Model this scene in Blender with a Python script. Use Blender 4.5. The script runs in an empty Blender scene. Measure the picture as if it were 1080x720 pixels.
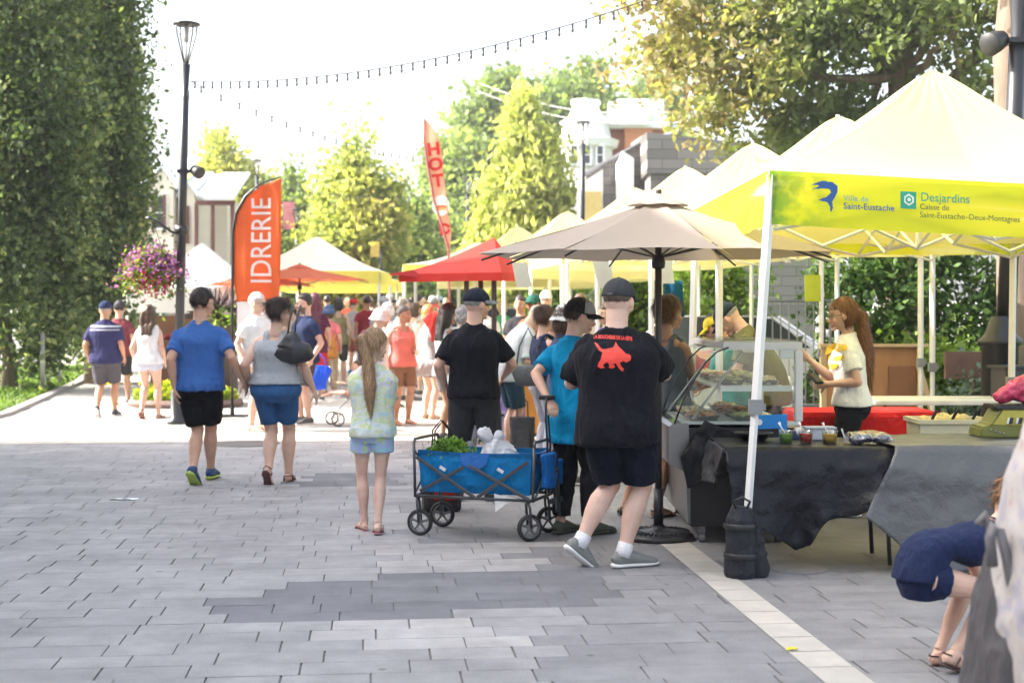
import bpy, bmesh, math, random
import numpy as np
from mathutils import Vector, Matrix, Quaternion, Euler
from mathutils.bvhtree import BVHTree
R = math.radians
PI = math.pi
SC = bpy.context.scene
COL = SC.collection
random.seed(7)

# ---------------------------------------------------------------- camera, sky, sun, exposure
cam_data = bpy.data.cameras.new('camera')
cam = bpy.data.objects.new('camera', cam_data)
COL.objects.link(cam)
SC.camera = cam
cam.location = (0, 0, 1.63)
cam.rotation_euler = (R(90), 0, 0)
cam_data.sensor_width = 36
cam_data.lens = 50
cam_data.shift_y = -32 / 1080
cam_data.clip_start = 0.1
cam_data.clip_end = 1200
cam_data.dof.use_dof = True
cam_data.dof.focus_distance = 9.6
cam_data.dof.aperture_fstop = 2.6

SUN_EL = 38.0
SUN_DIR = Vector((-1, 0.02, 0)).normalized()      # horizontal direction TOWARDS the sun
sv = Vector((SUN_DIR.x * math.cos(R(SUN_EL)), SUN_DIR.y * math.cos(R(SUN_EL)), math.sin(R(SUN_EL))))
sun_data = bpy.data.lights.new('sun', 'SUN')
sun = bpy.data.objects.new('sun', sun_data)
COL.objects.link(sun)
sun.rotation_euler = sv.to_track_quat('Z', 'Y').to_euler()
sun.location = (-10, 10, 20)
sun_data.energy = 3.6
sun_data.angle = R(0.53)
sun_data.color = (1.0, 0.93, 0.84)

world = bpy.data.worlds.new('World')
SC.world = world
world.use_nodes = True
wn = world.node_tree
wn.nodes.clear()
sky = wn.nodes.new('ShaderNodeTexSky')
sky.sky_type = 'NISHITA'
sky.sun_disc = False
sky.sun_elevation = R(SUN_EL)
sky.sun_rotation = math.atan2(SUN_DIR.x, SUN_DIR.y)
sky.air_density = 1.0
sky.dust_density = 5.5
sky.ozone_density = 0.9
hs = wn.nodes.new('ShaderNodeHueSaturation')
hs.inputs['Saturation'].default_value = 0.55
bg = wn.nodes.new('ShaderNodeBackground')
bg.inputs['Strength'].default_value = 0.15
wo = wn.nodes.new('ShaderNodeOutputWorld')
wn.links.new(sky.outputs[0], hs.inputs['Color'])
wn.links.new(hs.outputs[0], bg.inputs['Color'])
wn.links.new(bg.outputs[0], wo.inputs['Surface'])
SC.view_settings.view_transform = 'Standard'
SC.view_settings.look = 'None'
SC.view_settings.exposure = 2.1
SC.view_settings.gamma = 1
SC.cycles.use_denoising = True
SC.cycles.max_bounces = 7
SC.cycles.diffuse_bounces = 3
SC.cycles.glossy_bounces = 3
SC.cycles.transmission_bounces = 6
SC.cycles.transparent_max_bounces = 8
SC.cycles.caustics_reflective = False
SC.cycles.caustics_refractive = False
SC.cycles.sample_clamp_indirect = 6

F, CX, HY, CZ = 1500.0, 540.0, 328.0, 1.63
def WX(px, Y): return (px - CX) / F * Y
def WZ(py, Y): return CZ - (py - HY) / F * Y
def GY(py): return F * CZ / (py - HY)

# ---------------------------------------------------------------- numpy noise
_rs = np.random.RandomState(11)
_PERM = _rs.rand(64, 64, 64).astype(np.float32)
def vnoise(p, s=1.0, seed=0):
    p = np.asarray(p, dtype=np.float64) * s + seed * 17.31
    i = np.floor(p).astype(int); f = p - i; f = f * f * (3 - 2 * f)
    out = 0
    for dx in (0, 1):
        for dy in (0, 1):
            for dz in (0, 1):
                w = (f[:, 0] if dx else 1 - f[:, 0]) * (f[:, 1] if dy else 1 - f[:, 1]) * (f[:, 2] if dz else 1 - f[:, 2])
                out = out + w * _PERM[(i[:, 0] + dx) % 64, (i[:, 1] + dy) % 64, (i[:, 2] + dz) % 64]
    return out * 2 - 1

# ---------------------------------------------------------------- materials
MATS = {}
def newmat(name):
    m = bpy.data.materials.new(name); m.use_nodes = True
    nt = m.node_tree
    b = nt.nodes['Principled BSDF']
    return m, nt, b
def N(nt, t, **kw):
    n = nt.nodes.new(t)
    for k, v in kw.items():
        if k in n.inputs: n.inputs[k].default_value = v
        else: setattr(n, k, v)
    return n
def noise_mix(nt, b, col, scale=6, var=0.15, detail=4, coord='Object', stretch=None):
    tc = N(nt, 'ShaderNodeTexCoord')
    src = tc.outputs[coord]
    if stretch:
        mp = N(nt, 'ShaderNodeMapping'); mp.inputs['Scale'].default_value = stretch
        nt.links.new(src, mp.inputs[0]); src = mp.outputs[0]
    nz = N(nt, 'ShaderNodeTexNoise', Scale=scale, Detail=detail, Roughness=0.6)
    nt.links.new(src, nz.inputs['Vector'])
    mr = N(nt, 'ShaderNodeMapRange'); mr.inputs['From Min'].default_value = 0.3; mr.inputs['From Max'].default_value = 0.7
    mr.inputs['To Min'].default_value = 1 - var; mr.inputs['To Max'].default_value = 1 + var
    nt.links.new(nz.outputs['Fac'], mr.inputs[0])
    mx = N(nt, 'ShaderNodeVectorMath', operation='SCALE')
    mx.inputs[0].default_value = col[:3]
    nt.links.new(mr.outputs[0], mx.inputs['Scale'])
    nt.links.new(mx.outputs[0], b.inputs['Base Color'])
    return nz, src
def bump(nt, b, src, scale, strength, dist=0.01, detail=3):
    nz = N(nt, 'ShaderNodeTexNoise', Scale=scale, Detail=detail)
    nt.links.new(src, nz.inputs['Vector'])
    bp = N(nt, 'ShaderNodeBump', Strength=strength, Distance=dist)
    nt.links.new(nz.outputs['Fac'], bp.inputs['Height'])
    nt.links.new(bp.outputs[0], b.inputs['Normal'])
def M(name, col, rough=0.6, metal=0.0, var=0.08, scale=8, bs=0.0, bscale=60, spec=0.5, coat=0, sheen=0, trans=0, stretch=None, emit=0):
    key = name
    if key in MATS: return MATS[key]
    m, nt, b = newmat(name)
    nz, src = noise_mix(nt, b, col, scale, var, stretch=stretch)
    b.inputs['Roughness'].default_value = rough
    b.inputs['Metallic'].default_value = metal
    b.inputs['Specular IOR Level'].default_value = spec
    b.inputs['Coat Weight'].default_value = coat
    b.inputs['Sheen Weight'].default_value = sheen
    if bs: bump(nt, b, src, bscale, bs)
    if trans:
        tr = N(nt, 'ShaderNodeBsdfTranslucent'); tr.inputs['Color'].default_value = (*[min(1, c * 1.05) for c in col[:3]], 1)
        ms = N(nt, 'ShaderNodeMixShader', Fac=trans)
        out = nt.nodes['Material Output']
        nt.links.new(b.outputs[0], ms.inputs[1]); nt.links.new(tr.outputs[0], ms.inputs[2]); nt.links.new(ms.outputs[0], out.inputs[0])
    MATS[key] = m
    return m
def fabric(col, kind='cotton'):
    key = 'fabric_%s_%d_%d_%d' % (kind, *[int(c * 255) for c in col])
    if key in MATS: return MATS[key]
    m, nt, b = newmat(key)
    nz, src = noise_mix(nt, b, col, 5, 0.10)
    b.inputs['Roughness'].default_value = 0.85 if kind != 'nylon' else 0.45
    b.inputs['Sheen Weight'].default_value = 0.02
    b.inputs['Specular IOR Level'].default_value = 0.12
    mp = N(nt, 'ShaderNodeMapping'); mp.inputs['Scale'].default_value = (14, 14, 7)
    nt.links.new(src, mp.inputs[0])
    n1 = N(nt, 'ShaderNodeTexNoise', Scale=1.0, Detail=3, Distortion=0.8)
    nt.links.new(mp.outputs[0], n1.inputs['Vector'])
    n2 = N(nt, 'ShaderNodeTexNoise', Scale=300, Detail=2)
    nt.links.new(src, n2.inputs['Vector'])
    b1 = N(nt, 'ShaderNodeBump', Strength=0.6, Distance=0.035)
    b2 = N(nt, 'ShaderNodeBump', Strength=0.25, Distance=0.003)
    nt.links.new(n1.outputs['Fac'], b1.inputs['Height'])
    nt.links.new(n2.outputs['Fac'], b2.inputs['Height']); nt.links.new(b1.outputs[0], b2.inputs['Normal'])
    nt.links.new(b2.outputs[0], b.inputs['Normal'])
    MATS[key] = m
    return m
def skin_mat():
    if 'skin' in MATS: return MATS['skin']
    m, nt, b = newmat('skin')
    at = N(nt, 'ShaderNodeAttribute', attribute_name='skin_tone')
    tc = N(nt, 'ShaderNodeTexCoord')
    nz = N(nt, 'ShaderNodeTexNoise', Scale=25, Detail=5)
    nt.links.new(tc.outputs['Object'], nz.inputs['Vector'])
    mr = N(nt, 'ShaderNodeMapRange'); mr.inputs['To Min'].default_value = 0.88; mr.inputs['To Max'].default_value = 1.12
    nt.links.new(nz.outputs['Fac'], mr.inputs[0])
    sc = N(nt, 'ShaderNodeVectorMath', operation='SCALE')
    nt.links.new(at.outputs['Color'], sc.inputs[0]); nt.links.new(mr.outputs[0], sc.inputs['Scale'])
    nt.links.new(sc.outputs[0], b.inputs['Base Color'])
    b.inputs['Roughness'].default_value = 0.5
    b.inputs['Specular IOR Level'].default_value = 0.35
    b.inputs['Subsurface Weight'].default_value = 0.12
    b.inputs['Subsurface Radius'].default_value = (0.5, 0.2, 0.1)
    b.inputs['Subsurface Scale'].default_value = 0.012
    bump(nt, b, tc.outputs['Object'], 400, 0.12, 0.002)
    MATS['skin'] = m
    return m
def hair_mat(col):
    key = 'hair_%d_%d_%d' % tuple(int(c * 255) for c in col)
    if key in MATS: return MATS[key]
    m, nt, b = newmat(key)
    nz, src = noise_mix(nt, b, col, 1.0, 0.45, stretch=(90, 90, 8))
    b.inputs['Roughness'].default_value = 0.42
    bp = N(nt, 'ShaderNodeBump', Strength=0.7, Distance=0.008)
    nt.links.new(nz.outputs['Fac'], bp.inputs['Height']); nt.links.new(bp.outputs[0], b.inputs['Normal'])
    MATS[key] = m
    return m
def leaf_mat(name, cols, trans=0.45, rough=0.55):
    """cols: list of (pos, rgb); the ramp is driven by a per-leaf tint attribute"""
    if name in MATS: return MATS[name]
    m, nt, b = newmat(name)
    at = N(nt, 'ShaderNodeAttribute', attribute_name='tint')
    cr = N(nt, 'ShaderNodeValToRGB')
    el = cr.color_ramp.elements
    while len(el) < len(cols): el.new(0.5)
    for e, (p, c) in zip(el, cols): e.position = p; e.color = (*c, 1)
    nt.links.new(at.outputs['Fac'], cr.inputs[0])
    nt.links.new(cr.outputs[0], b.inputs['Base Color'])
    b.inputs['Roughness'].default_value = rough
    b.inputs['Specular IOR Level'].default_value = 0.3
    tr = N(nt, 'ShaderNodeBsdfTranslucent')
    g = N(nt, 'ShaderNodeVectorMath', operation='MULTIPLY'); g.inputs[1].default_value = (1.25, 1.35, 0.6)
    nt.links.new(cr.outputs[0], g.inputs[0]); nt.links.new(g.outputs[0], tr.inputs['Color'])
    ms = N(nt, 'ShaderNodeMixShader', Fac=trans)
    out = nt.nodes['Material Output']
    nt.links.new(b.outputs[0], ms.inputs[1]); nt.links.new(tr.outputs[0], ms.inputs[2]); nt.links.new(ms.outputs[0], out.inputs[0])
    MATS[name] = m
    return m
def glass_mat(name='clear_glass', col=(0.9, 0.97, 0.95), alpha=0.12, rough=0.03):
    if name in MATS: return MATS[name]
    m, nt, b = newmat(name)
    b.inputs['Base Color'].default_value = (*col, 1); b.inputs['Roughness'].default_value = rough
    tr = N(nt, 'ShaderNodeBsdfTransparent'); tr.inputs['Color'].default_value = (*col, 1)
    fr = N(nt, 'ShaderNodeLayerWeight', Blend=.15)
    ad = N(nt, 'ShaderNodeMath', operation='MULTIPLY_ADD'); ad.inputs[1].default_value = .6; ad.inputs[2].default_value = alpha
    gl = N(nt, 'ShaderNodeBsdfGlossy', Roughness=rough)
    ms = N(nt, 'ShaderNodeMixShader')
    out = nt.nodes['Material Output']
    nt.links.new(fr.outputs['Facing'], ad.inputs[0]); nt.links.new(ad.outputs[0], ms.inputs[0])
    nt.links.new(tr.outputs[0], ms.inputs[1]); nt.links.new(gl.outputs[0], ms.inputs[2]); nt.links.new(ms.outputs[0], out.inputs[0])
    MATS[name] = m
    return m

# ---------------------------------------------------------------- objects
def tag(o, label=None, cat=None, group=None, kind=None):
    if label: o['label'] = label
    if cat: o['category'] = cat
    if group: o['group'] = group
    if kind: o['kind'] = kind
    return o
def empty(name, loc=(0, 0, 0), rz=0.0, label=None, cat=None, group=None):
    o = bpy.data.objects.new(name, None); COL.objects.link(o)
    o.empty_display_size = 0.1
    o.location = loc; o.rotation_euler = (0, 0, rz)
    return tag(o, label, cat, group)
def link(name, me, mat=None, parent=None, loc=None, rot=None):
    o = bpy.data.objects.new(name, me); COL.objects.link(o)
    if mat is not None:
        ms = mat if isinstance(mat, (list, tuple)) else [mat]
        for x in ms: me.materials.append(x)
    if parent: o.parent = parent
    if loc is not None: o.location = loc
    if rot is not None: o.rotation_euler = rot
    return o
def copy_tree(o, parent=None):
    c = o.copy(); COL.objects.link(c); c.parent = parent
    for ch in list(o.children): copy_tree(ch, c)
    return c

class MB:
    def __init__(s): s.v = []; s.f = []; s.mi = []; s.m = 0
    def add(s, vs, fs):
        n = len(s.v); s.v.extend([tuple(v) for v in vs]); s.f.extend([tuple(i + n for i in f) for f in fs]); s.mi.extend([s.m] * len(fs)); return s
    def box(s, c, d, rz=0, rot=None, taper=1.0):
        hx, hy, hz = d[0] / 2, d[1] / 2, d[2] / 2
        mt = rot if rot is not None else Matrix.Rotation(rz, 3, 'Z')
        vs = []
        for z in (-1, 1):
            t = taper if z > 0 else 1
            for x, y in ((-1, -1), (1, -1), (1, 1), (-1, 1)):
                vs.append(Vector(c) + mt @ Vector((x * hx * t, y * hy * t, z * hz)))
        return s.add(vs, [(3, 2, 1, 0), (4, 5, 6, 7), (0, 1, 5, 4), (1, 2, 6, 5), (2, 3, 7, 6), (3, 0, 4, 7)])
    def tube(s, pts, rad, n=10, cap=True, flat=None):
        """pts list, rad scalar, list, or list of (a,b); flat: side vector reference"""
        pts = [Vector(p) for p in pts]
        k = len(pts)
        rad = rad if isinstance(rad, (list, tuple)) else [rad] * k
        rings = []; ref = Vector(flat) if flat is not None else None
        px = None
        for i in range(k):
            t = (pts[min(i + 1, k - 1)] - pts[max(i - 1, 0)])
            if t.length < 1e-9: t = Vector((0, 0, 1))
            t.normalize()
            if px is None:
                r = ref if ref is not None else (Vector((1, 0, 0)) if abs(t.x) < 0.8 else Vector((0, 1, 0)))
            else: r = ref if ref is not None else px
            x = r - t * r.dot(t)
            if x.length < 1e-6: x = t.orthogonal()
            x.normalize(); y = t.cross(x); px = x
            a, b = (rad[i] if isinstance(rad[i], (list, tuple)) else (rad[i], rad[i]))
            rings.append([pts[i] + x * (a * math.cos(2 * PI * j / n)) + y * (b * math.sin(2 * PI * j / n)) for j in range(n)])
        return s.rings(rings, cap)
    def rings(s, rings, cap=True, closed=True):
        n = len(rings[0]); vs = [v for r in rings for v in r]; fs = []
        for i in range(len(rings) - 1):
            for j in range(n if closed else n - 1):
                a = i * n + j; b = i * n + (j + 1) % n
                fs.append((a, b, b + n, a + n))
        if cap and closed:
            fs.append(tuple(reversed(range(n)))); fs.append(tuple(range((len(rings) - 1) * n, len(rings) * n)))
        return s.add(vs, fs)
    def ball(s, c, r, n=12, m=8, rot=None, fn=None):
        r = r if isinstance(r, (list, tuple)) else (r, r, r)
        mt = rot if rot is not None else Matrix.Identity(3)
        c = Vector(c); vs = []; fs = []
        def P(u):
            q = Vector(u)
            if fn: q = fn(q)
            return c + mt @ Vector((q.x * r[0], q.y * r[1], q.z * r[2]))
        vs.append(P((0, 0, -1)))
        for i in range(1, m):
            th = PI * i / m
            for j in range(n):
                ph = 2 * PI * j / n
                vs.append(P((math.sin(th) * math.cos(ph), math.sin(th) * math.sin(ph), -math.cos(th))))
        vs.append(P((0, 0, 1)))
        for j in range(n): fs.append((0, 1 + (j + 1) % n, 1 + j))
        for i in range(m - 2):
            for j in range(n):
                a = 1 + i * n + j; b = 1 + i * n + (j + 1) % n
                fs.append((a, b, b + n, a + n))
        t = len(vs) - 1; o = 1 + (m - 2) * n
        for j in range(n): fs.append((t, o + j, o + (j + 1) % n))
        return s.add(vs, fs)
    def lathe(s, prof, c=(0, 0, 0), n=20, cap=False):
        c = Vector(c)
        rings = [[c + Vector((r * math.cos(2 * PI * j / n), r * math.sin(2 * PI * j / n), z)) for j in range(n)] for r, z in prof]
        return s.rings(rings, cap)
    def quad(s, a, b, c, d): return s.add([a, b, c, d], [(0, 1, 2, 3)])
    def prism(s, pts, depth, frame=None):
        """pts 2D polygon in the x-z plane, extruded along +y by depth, through frame matrix"""
        fr = frame or Matrix.Identity(4)
        n = len(pts)
        vs = [fr @ Vector((x, 0, z)) for x, z in pts] + [fr @ Vector((x, depth, z)) for x, z in pts]
        fs = [tuple(range(n)), tuple(reversed(range(n, 2 * n)))] + [(j, j + n, (j + 1) % n + n, (j + 1) % n) for j in range(n)]
        return s.add(vs, fs)
    def mesh(s, name='m', smooth=False):
        me = bpy.data.meshes.new(name)
        me.from_pydata(s.v, [], s.f); me.update()
        me.polygons.foreach_set('material_index', s.mi)
        if smooth: me.polygons.foreach_set('use_smooth', [True] * len(me.polygons))
        return me
    def build(s, name, mat, parent=None, smooth=False, bevel=0, loc=None, rot=None, fix=True):
        me = s.mesh(name, smooth)
        if fix or bevel:
            bm = bmesh.new(); bm.from_mesh(me)
            if fix: bmesh.ops.recalc_face_normals(bm, faces=bm.faces)
            if bevel:
                es = [e for e in bm.edges if len(e.link_faces) == 2 and e.calc_face_angle(0) > R(40)]
                try: bmesh.ops.bevel(bm, geom=es, offset=bevel, segments=2, affect='EDGES', clamp_overlap=True)
                except Exception: pass
            bm.to_mesh(me); bm.free()
        return link(name, me, mat, parent, loc, rot)

_tmp = None
def remesh(mb, voxel, smooth=2, wr=0.0, wscale=(9, 9, 5), seed=0, fac=0.5):
    """union of the closed shapes in mb as one continuous surface"""
    me = mb.mesh('tmp')
    o = bpy.data.objects.new('tmp', me); COL.objects.link(o)
    md = o.modifiers.new('r', 'REMESH'); md.mode = 'VOXEL'; md.voxel_size = voxel; md.use_smooth_shade = True
    if smooth:
        sm = o.modifiers.new('s', 'SMOOTH'); sm.iterations = smooth; sm.factor = fac
    dg = bpy.context.evaluated_depsgraph_get(); dg.update()
    out = bpy.data.meshes.new_from_object(o.evaluated_get(dg))
    bpy.data.objects.remove(o); bpy.data.meshes.remove(me)
    if wr:
        n = len(out.vertices)
        co = np.empty(n * 3); out.vertices.foreach_get('co', co); co = co.reshape(-1, 3)
        no = np.empty(n * 3); out.vertices.foreach_get('normal', no); no = no.reshape(-1, 3)
        q = co * np.array(wscale)
        w = np.stack([vnoise(q, .5, seed + 1), vnoise(q, .5, seed + 2), vnoise(q, .5, seed + 3)], 1)
        d = (1 - 2 * np.abs(vnoise(q + w * 1.2, 1.0, seed))) * 0.6 + (1 - 2 * np.abs(vnoise(q + w * .8, 2.1, seed + 5))) * 0.4
        co += no * (d * wr)[:, None]
        out.vertices.foreach_set('co', co.ravel()); out.update()
    out.polygons.foreach_set('use_smooth', [True] * len(out.polygons))
    return out

def text_mesh(body, size, extrude=0.0, align='CENTER', res=3, bold=0.0, spacing=1.0):
    cu = bpy.data.curves.new('t', 'FONT'); cu.body = body; cu.size = size; cu.extrude = extrude
    cu.align_x = align; cu.align_y = 'CENTER'; cu.resolution_u = res; cu.offset = bold; cu.space_character = spacing
    o = bpy.data.objects.new('t', cu); COL.objects.link(o)
    dg = bpy.context.evaluated_depsgraph_get(); dg.update()
    me = bpy.data.meshes.new_from_object(o.evaluated_get(dg))
    bpy.data.objects.remove(o); bpy.data.curves.remove(cu)
    return me
def poly_cells(pts, cell):
    """fine grid filling a 2D polygon"""
    xs = [p[0] for p in pts]; ys = [p[1] for p in pts]
    nx = int((max(xs) - min(xs)) / cell) + 1; ny = int((max(ys) - min(ys)) / cell) + 1
    def inside(x, y):
        c = False; j = len(pts) - 1
        for i in range(len(pts)):
            if (pts[i][1] > y) != (pts[j][1] > y) and x < (pts[j][0] - pts[i][0]) * (y - pts[i][1]) / (pts[j][1] - pts[i][1]) + pts[i][0]: c = not c
            j = i
        return c
    idx = {}; V = []; Fc = []
    def vid(i, j):
        if (i, j) not in idx: idx[(i, j)] = len(V); V.append((min(xs) + i * cell, min(ys) + j * cell))
        return idx[(i, j)]
    for i in range(nx):
        for j in range(ny):
            if inside(min(xs) + (i + .5) * cell, min(ys) + (j + .5) * cell):
                Fc.append((vid(i, j), vid(i + 1, j), vid(i + 1, j + 1), vid(i, j + 1)))
    return V, Fc

# ---------------------------------------------------------------- leaves
def leaf_mesh(name, P, size, tint, mat, parent=None, up=0.3, seed=1, elong=1.7, droop=0.0):
    rs = np.random.RandomState(seed)
    n = len(P)
    sz = size * (0.6 + 0.8 * rs.rand(n))[:, None]
    a = rs.randn(n, 3); a[:, 2] -= droop; a /= np.linalg.norm(a, axis=1)[:, None]
    b = rs.randn(n, 3); b[:, 2] *= (1 - up)
    b -= a * (a * b).sum(1)[:, None]; b /= np.linalg.norm(b, axis=1)[:, None]
    c = np.cross(a, b)
    v0 = P - a * sz * 0.5 * elong; v2 = P + a * sz * 0.5 * elong
    fold = (rs.rand(n)[:, None] * 0.3) * sz
    v1 = P + b * sz * 0.5 + c * fold; v3 = P - b * sz * 0.5 + c * fold
    V = np.stack([v0, v1, v2, v3], 1).reshape(-1, 3)
    me = bpy.data.meshes.new(name)
    me.vertices.add(n * 4); me.vertices.foreach_set('co', V.ravel())
    me.loops.add(n * 4); me.loops.foreach_set('vertex_index', np.arange(n * 4))
    me.polygons.add(n); me.polygons.foreach_set('loop_start', np.arange(n) * 4); me.polygons.foreach_set('loop_total', np.full(n, 4))
    at = me.attributes.new('tint', 'FLOAT', 'POINT')
    at.data.foreach_set('value', np.repeat(np.clip(tint, 0, 1), 4).astype(np.float32))
    me.update(); me.validate()
    return link(name, me, mat, parent)
def crown_points(blobs, clumps, per, rc, seed=1, shell=0.55, flat=0.8):
    """blobs: list of (centre, radii); returns points and tints clumped through the volume"""
    rs = np.random.RandomState(seed)
    vol = np.array([b[1][0] * b[1][1] * b[1][2] for b in blobs]) ** 0.7; vol /= vol.sum()
    C = []
    which = rs.choice(len(blobs), clumps, p=vol)
    d = rs.randn(clumps, 3); d /= np.linalg.norm(d, axis=1)[:, None]
    r = (shell + (1 - shell) * rs.rand(clumps)) * (1 + 0.12 * rs.randn(clumps))
    cen = np.array([blobs[w][0] for w in which]) + d * r[:, None] * np.array([blobs[w][1] for w in which])
    ct = rs.rand(clumps)
    crs = rc * (0.5 + rs.rand(clumps))
    P = np.repeat(cen, per, 0) + rs.randn(clumps * per, 3) * np.repeat(crs, per)[:, None] * np.array([1, 1, flat]) * 0.5
    t = np.repeat(ct, per) * 0.55 + rs.rand(clumps * per) * 0.45
    return P, t, cen
def branch(mb, a, b, r0, r1, rs, k=5, wob=0.08, n=7):
    a = Vector(a); b = Vector(b); L = (b - a).length
    pts = []; rad = []
    for i in range(k + 1):
        t = i / k
        p = a.lerp(b, t) + Vector(rs.randn(3)) * wob * L * math.sin(PI * t) * 0.5 + Vector((0, 0, -0.06 * L * math.sin(PI * t)))
        pts.append(p); rad.append(r0 + (r1 - r0) * t)
    mb.tube(pts, rad, n)
# ================================================================ people
SKIN = dict(light=(0.62, 0.40, 0.30), fair=(0.66, 0.45, 0.36), tan=(0.48, 0.27, 0.17), mid=(0.55, 0.33, 0.23), brown=(0.26, 0.13, 0.08))
def sstep(x, a, b):
    t = max(0, min(1, (x - a) / (b - a))); return t * t * (3 - 2 * t)
def ik(a, target, l1, l2, pole):
    d = target - a; L = d.length
    L2 = min(L, (l1 + l2) * 0.999)
    if L > 1e-6: target = a + d * (L2 / L)
    d = (target - a).normalized()
    x = (l1 * l1 - l2 * l2 + L2 * L2) / (2 * L2)
    h = math.sqrt(max(0, l1 * l1 - x * x))
    p = pole - d * pole.dot(d)
    p = p.normalized() if p.length > 1e-6 else d.orthogonal().normalized()
    return a + d * x + p * h, target

class Fig:
    """joint positions of one posed figure, in a frame whose +Y is the way the figure faces, 1.75 m tall before scaling"""
    def __init__(s, sex='m', girth=1.0, belly=0.0, lean=0.0, side=0.0, turn=0.0, head=(0, 0), feet=None, hands=None, drop=0.0,
                 poles=None, shoulder=1.0, child=False, pelvis=None, knees=None, curl=0.5, palm=None):
        s.sex, s.g, s.belly, s.lean, s.side, s.turn, s.head = sex, girth, belly, R(lean), R(side), R(turn), head
        s.child = child
        s.sw = (0.185 if sex == 'm' else 0.16) * shoulder
        s.pel = Vector(pelvis) if pelvis else Vector((0, 0, -drop))
        feet = feet or [(-0.10, 0, 0, 8), (0.10, 0, 0, 8)]         # x, y, heel lift angle, toe-out; optional 5th z of the sole
        s.curl = curl
        s.feet = []
        s.hip, s.knee, s.ank = [], [], []
        for k, (sd, ft) in enumerate(zip((-1, 1), feet)):
            hip = Vector((sd * 0.088 * (0.5 + 0.5 * girth), 0, 0.91)) + s.pel
            lift = R(ft[2]); yaw = R(-sd * ft[3] if len(ft) < 6 else ft[3])
            z0 = ft[4] if len(ft) > 4 else 0
            fwd = Vector((math.sin(-yaw), math.cos(yaw), 0))
            fwd = Matrix.Rotation(yaw, 3, 'Z') @ Vector((0, 1, 0))
            # foot pivot at the ball: ball sits 0.13 m ahead of the ankle on the flat foot
            ball = Vector((ft[0], ft[1], z0)) + fwd * 0.12
            fm = Matrix.Rotation(yaw, 3, 'Z') @ Matrix.Rotation(-lift, 3, 'X')
            ank = ball + fm @ Vector((0, -0.12, 0.085))
            kp = Vector(knees[k]) if knees else (fwd + Vector((0, 0, 0.1)))
            kn, ank2 = ik(hip, ank, 0.425, 0.415, kp)
            s.hip.append(hip); s.knee.append(kn); s.ank.append(ank2)
            s.feet.append((ank2 - ank + ball, fm))
        s.sh, s.elb, s.wr = [], [], []
        hands = hands or [None, None]
        poles = poles or [None, None]
        for k, sd in enumerate((-1, 1)):
            sh = s.bend(Vector((sd * s.sw * .96, 0, 1.365)))
            h = hands[k]
            if h is None: h = (sd * (s.sw + 0.07 + 0.10 * (s.g - 1)), 0.05, 0.90)
            if len(h) == 3: h = Vector(h)
            pole = Vector(poles[k]) if poles[k] else Vector((sd * 0.35, -1, -0.2))
            e, w = ik(sh, h, 0.285, 0.255, pole)
            s.sh.append(sh); s.elb.append(e); s.wr.append(w)
        s.palm = palm or [None, None]
    def bend(s, p):
        q = Vector(p)
        if q.z > 0.93:
            t = sstep(q.z, 0.93, 1.25)
            o = Vector((0, 0, 0.95))
            q = o + (Matrix.Rotation(s.turn * t, 3, 'Z') @ Matrix.Rotation(-s.lean * t, 3, 'X') @ Matrix.Rotation(-s.side * t, 3, 'Y')) @ (q - o)
        return q + s.pel
    def headm(s):
        """matrix of the head: origin between the ears' height at the skull centre"""
        yaw, pitch = R(s.head[0]), R(s.head[1])
        m = Matrix.Rotation(s.turn, 3, 'Z') @ Matrix.Rotation(-s.lean * 0.75, 3, 'X') @ Matrix.Rotation(-s.side * 0.6, 3, 'Y')
        m = m @ Matrix.Rotation(yaw, 3, 'Z') @ Matrix.Rotation(-pitch, 3, 'X')
        base = s.bend(Vector((0, -0.015, 1.50)))
        k = 1.20 if s.child else 1.11
        c = base + m @ Vector((0, 0.028, 0.124 * k))
        return Matrix.Translation(c) @ m.to_4x4() @ Matrix.Scale(k, 4)

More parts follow.
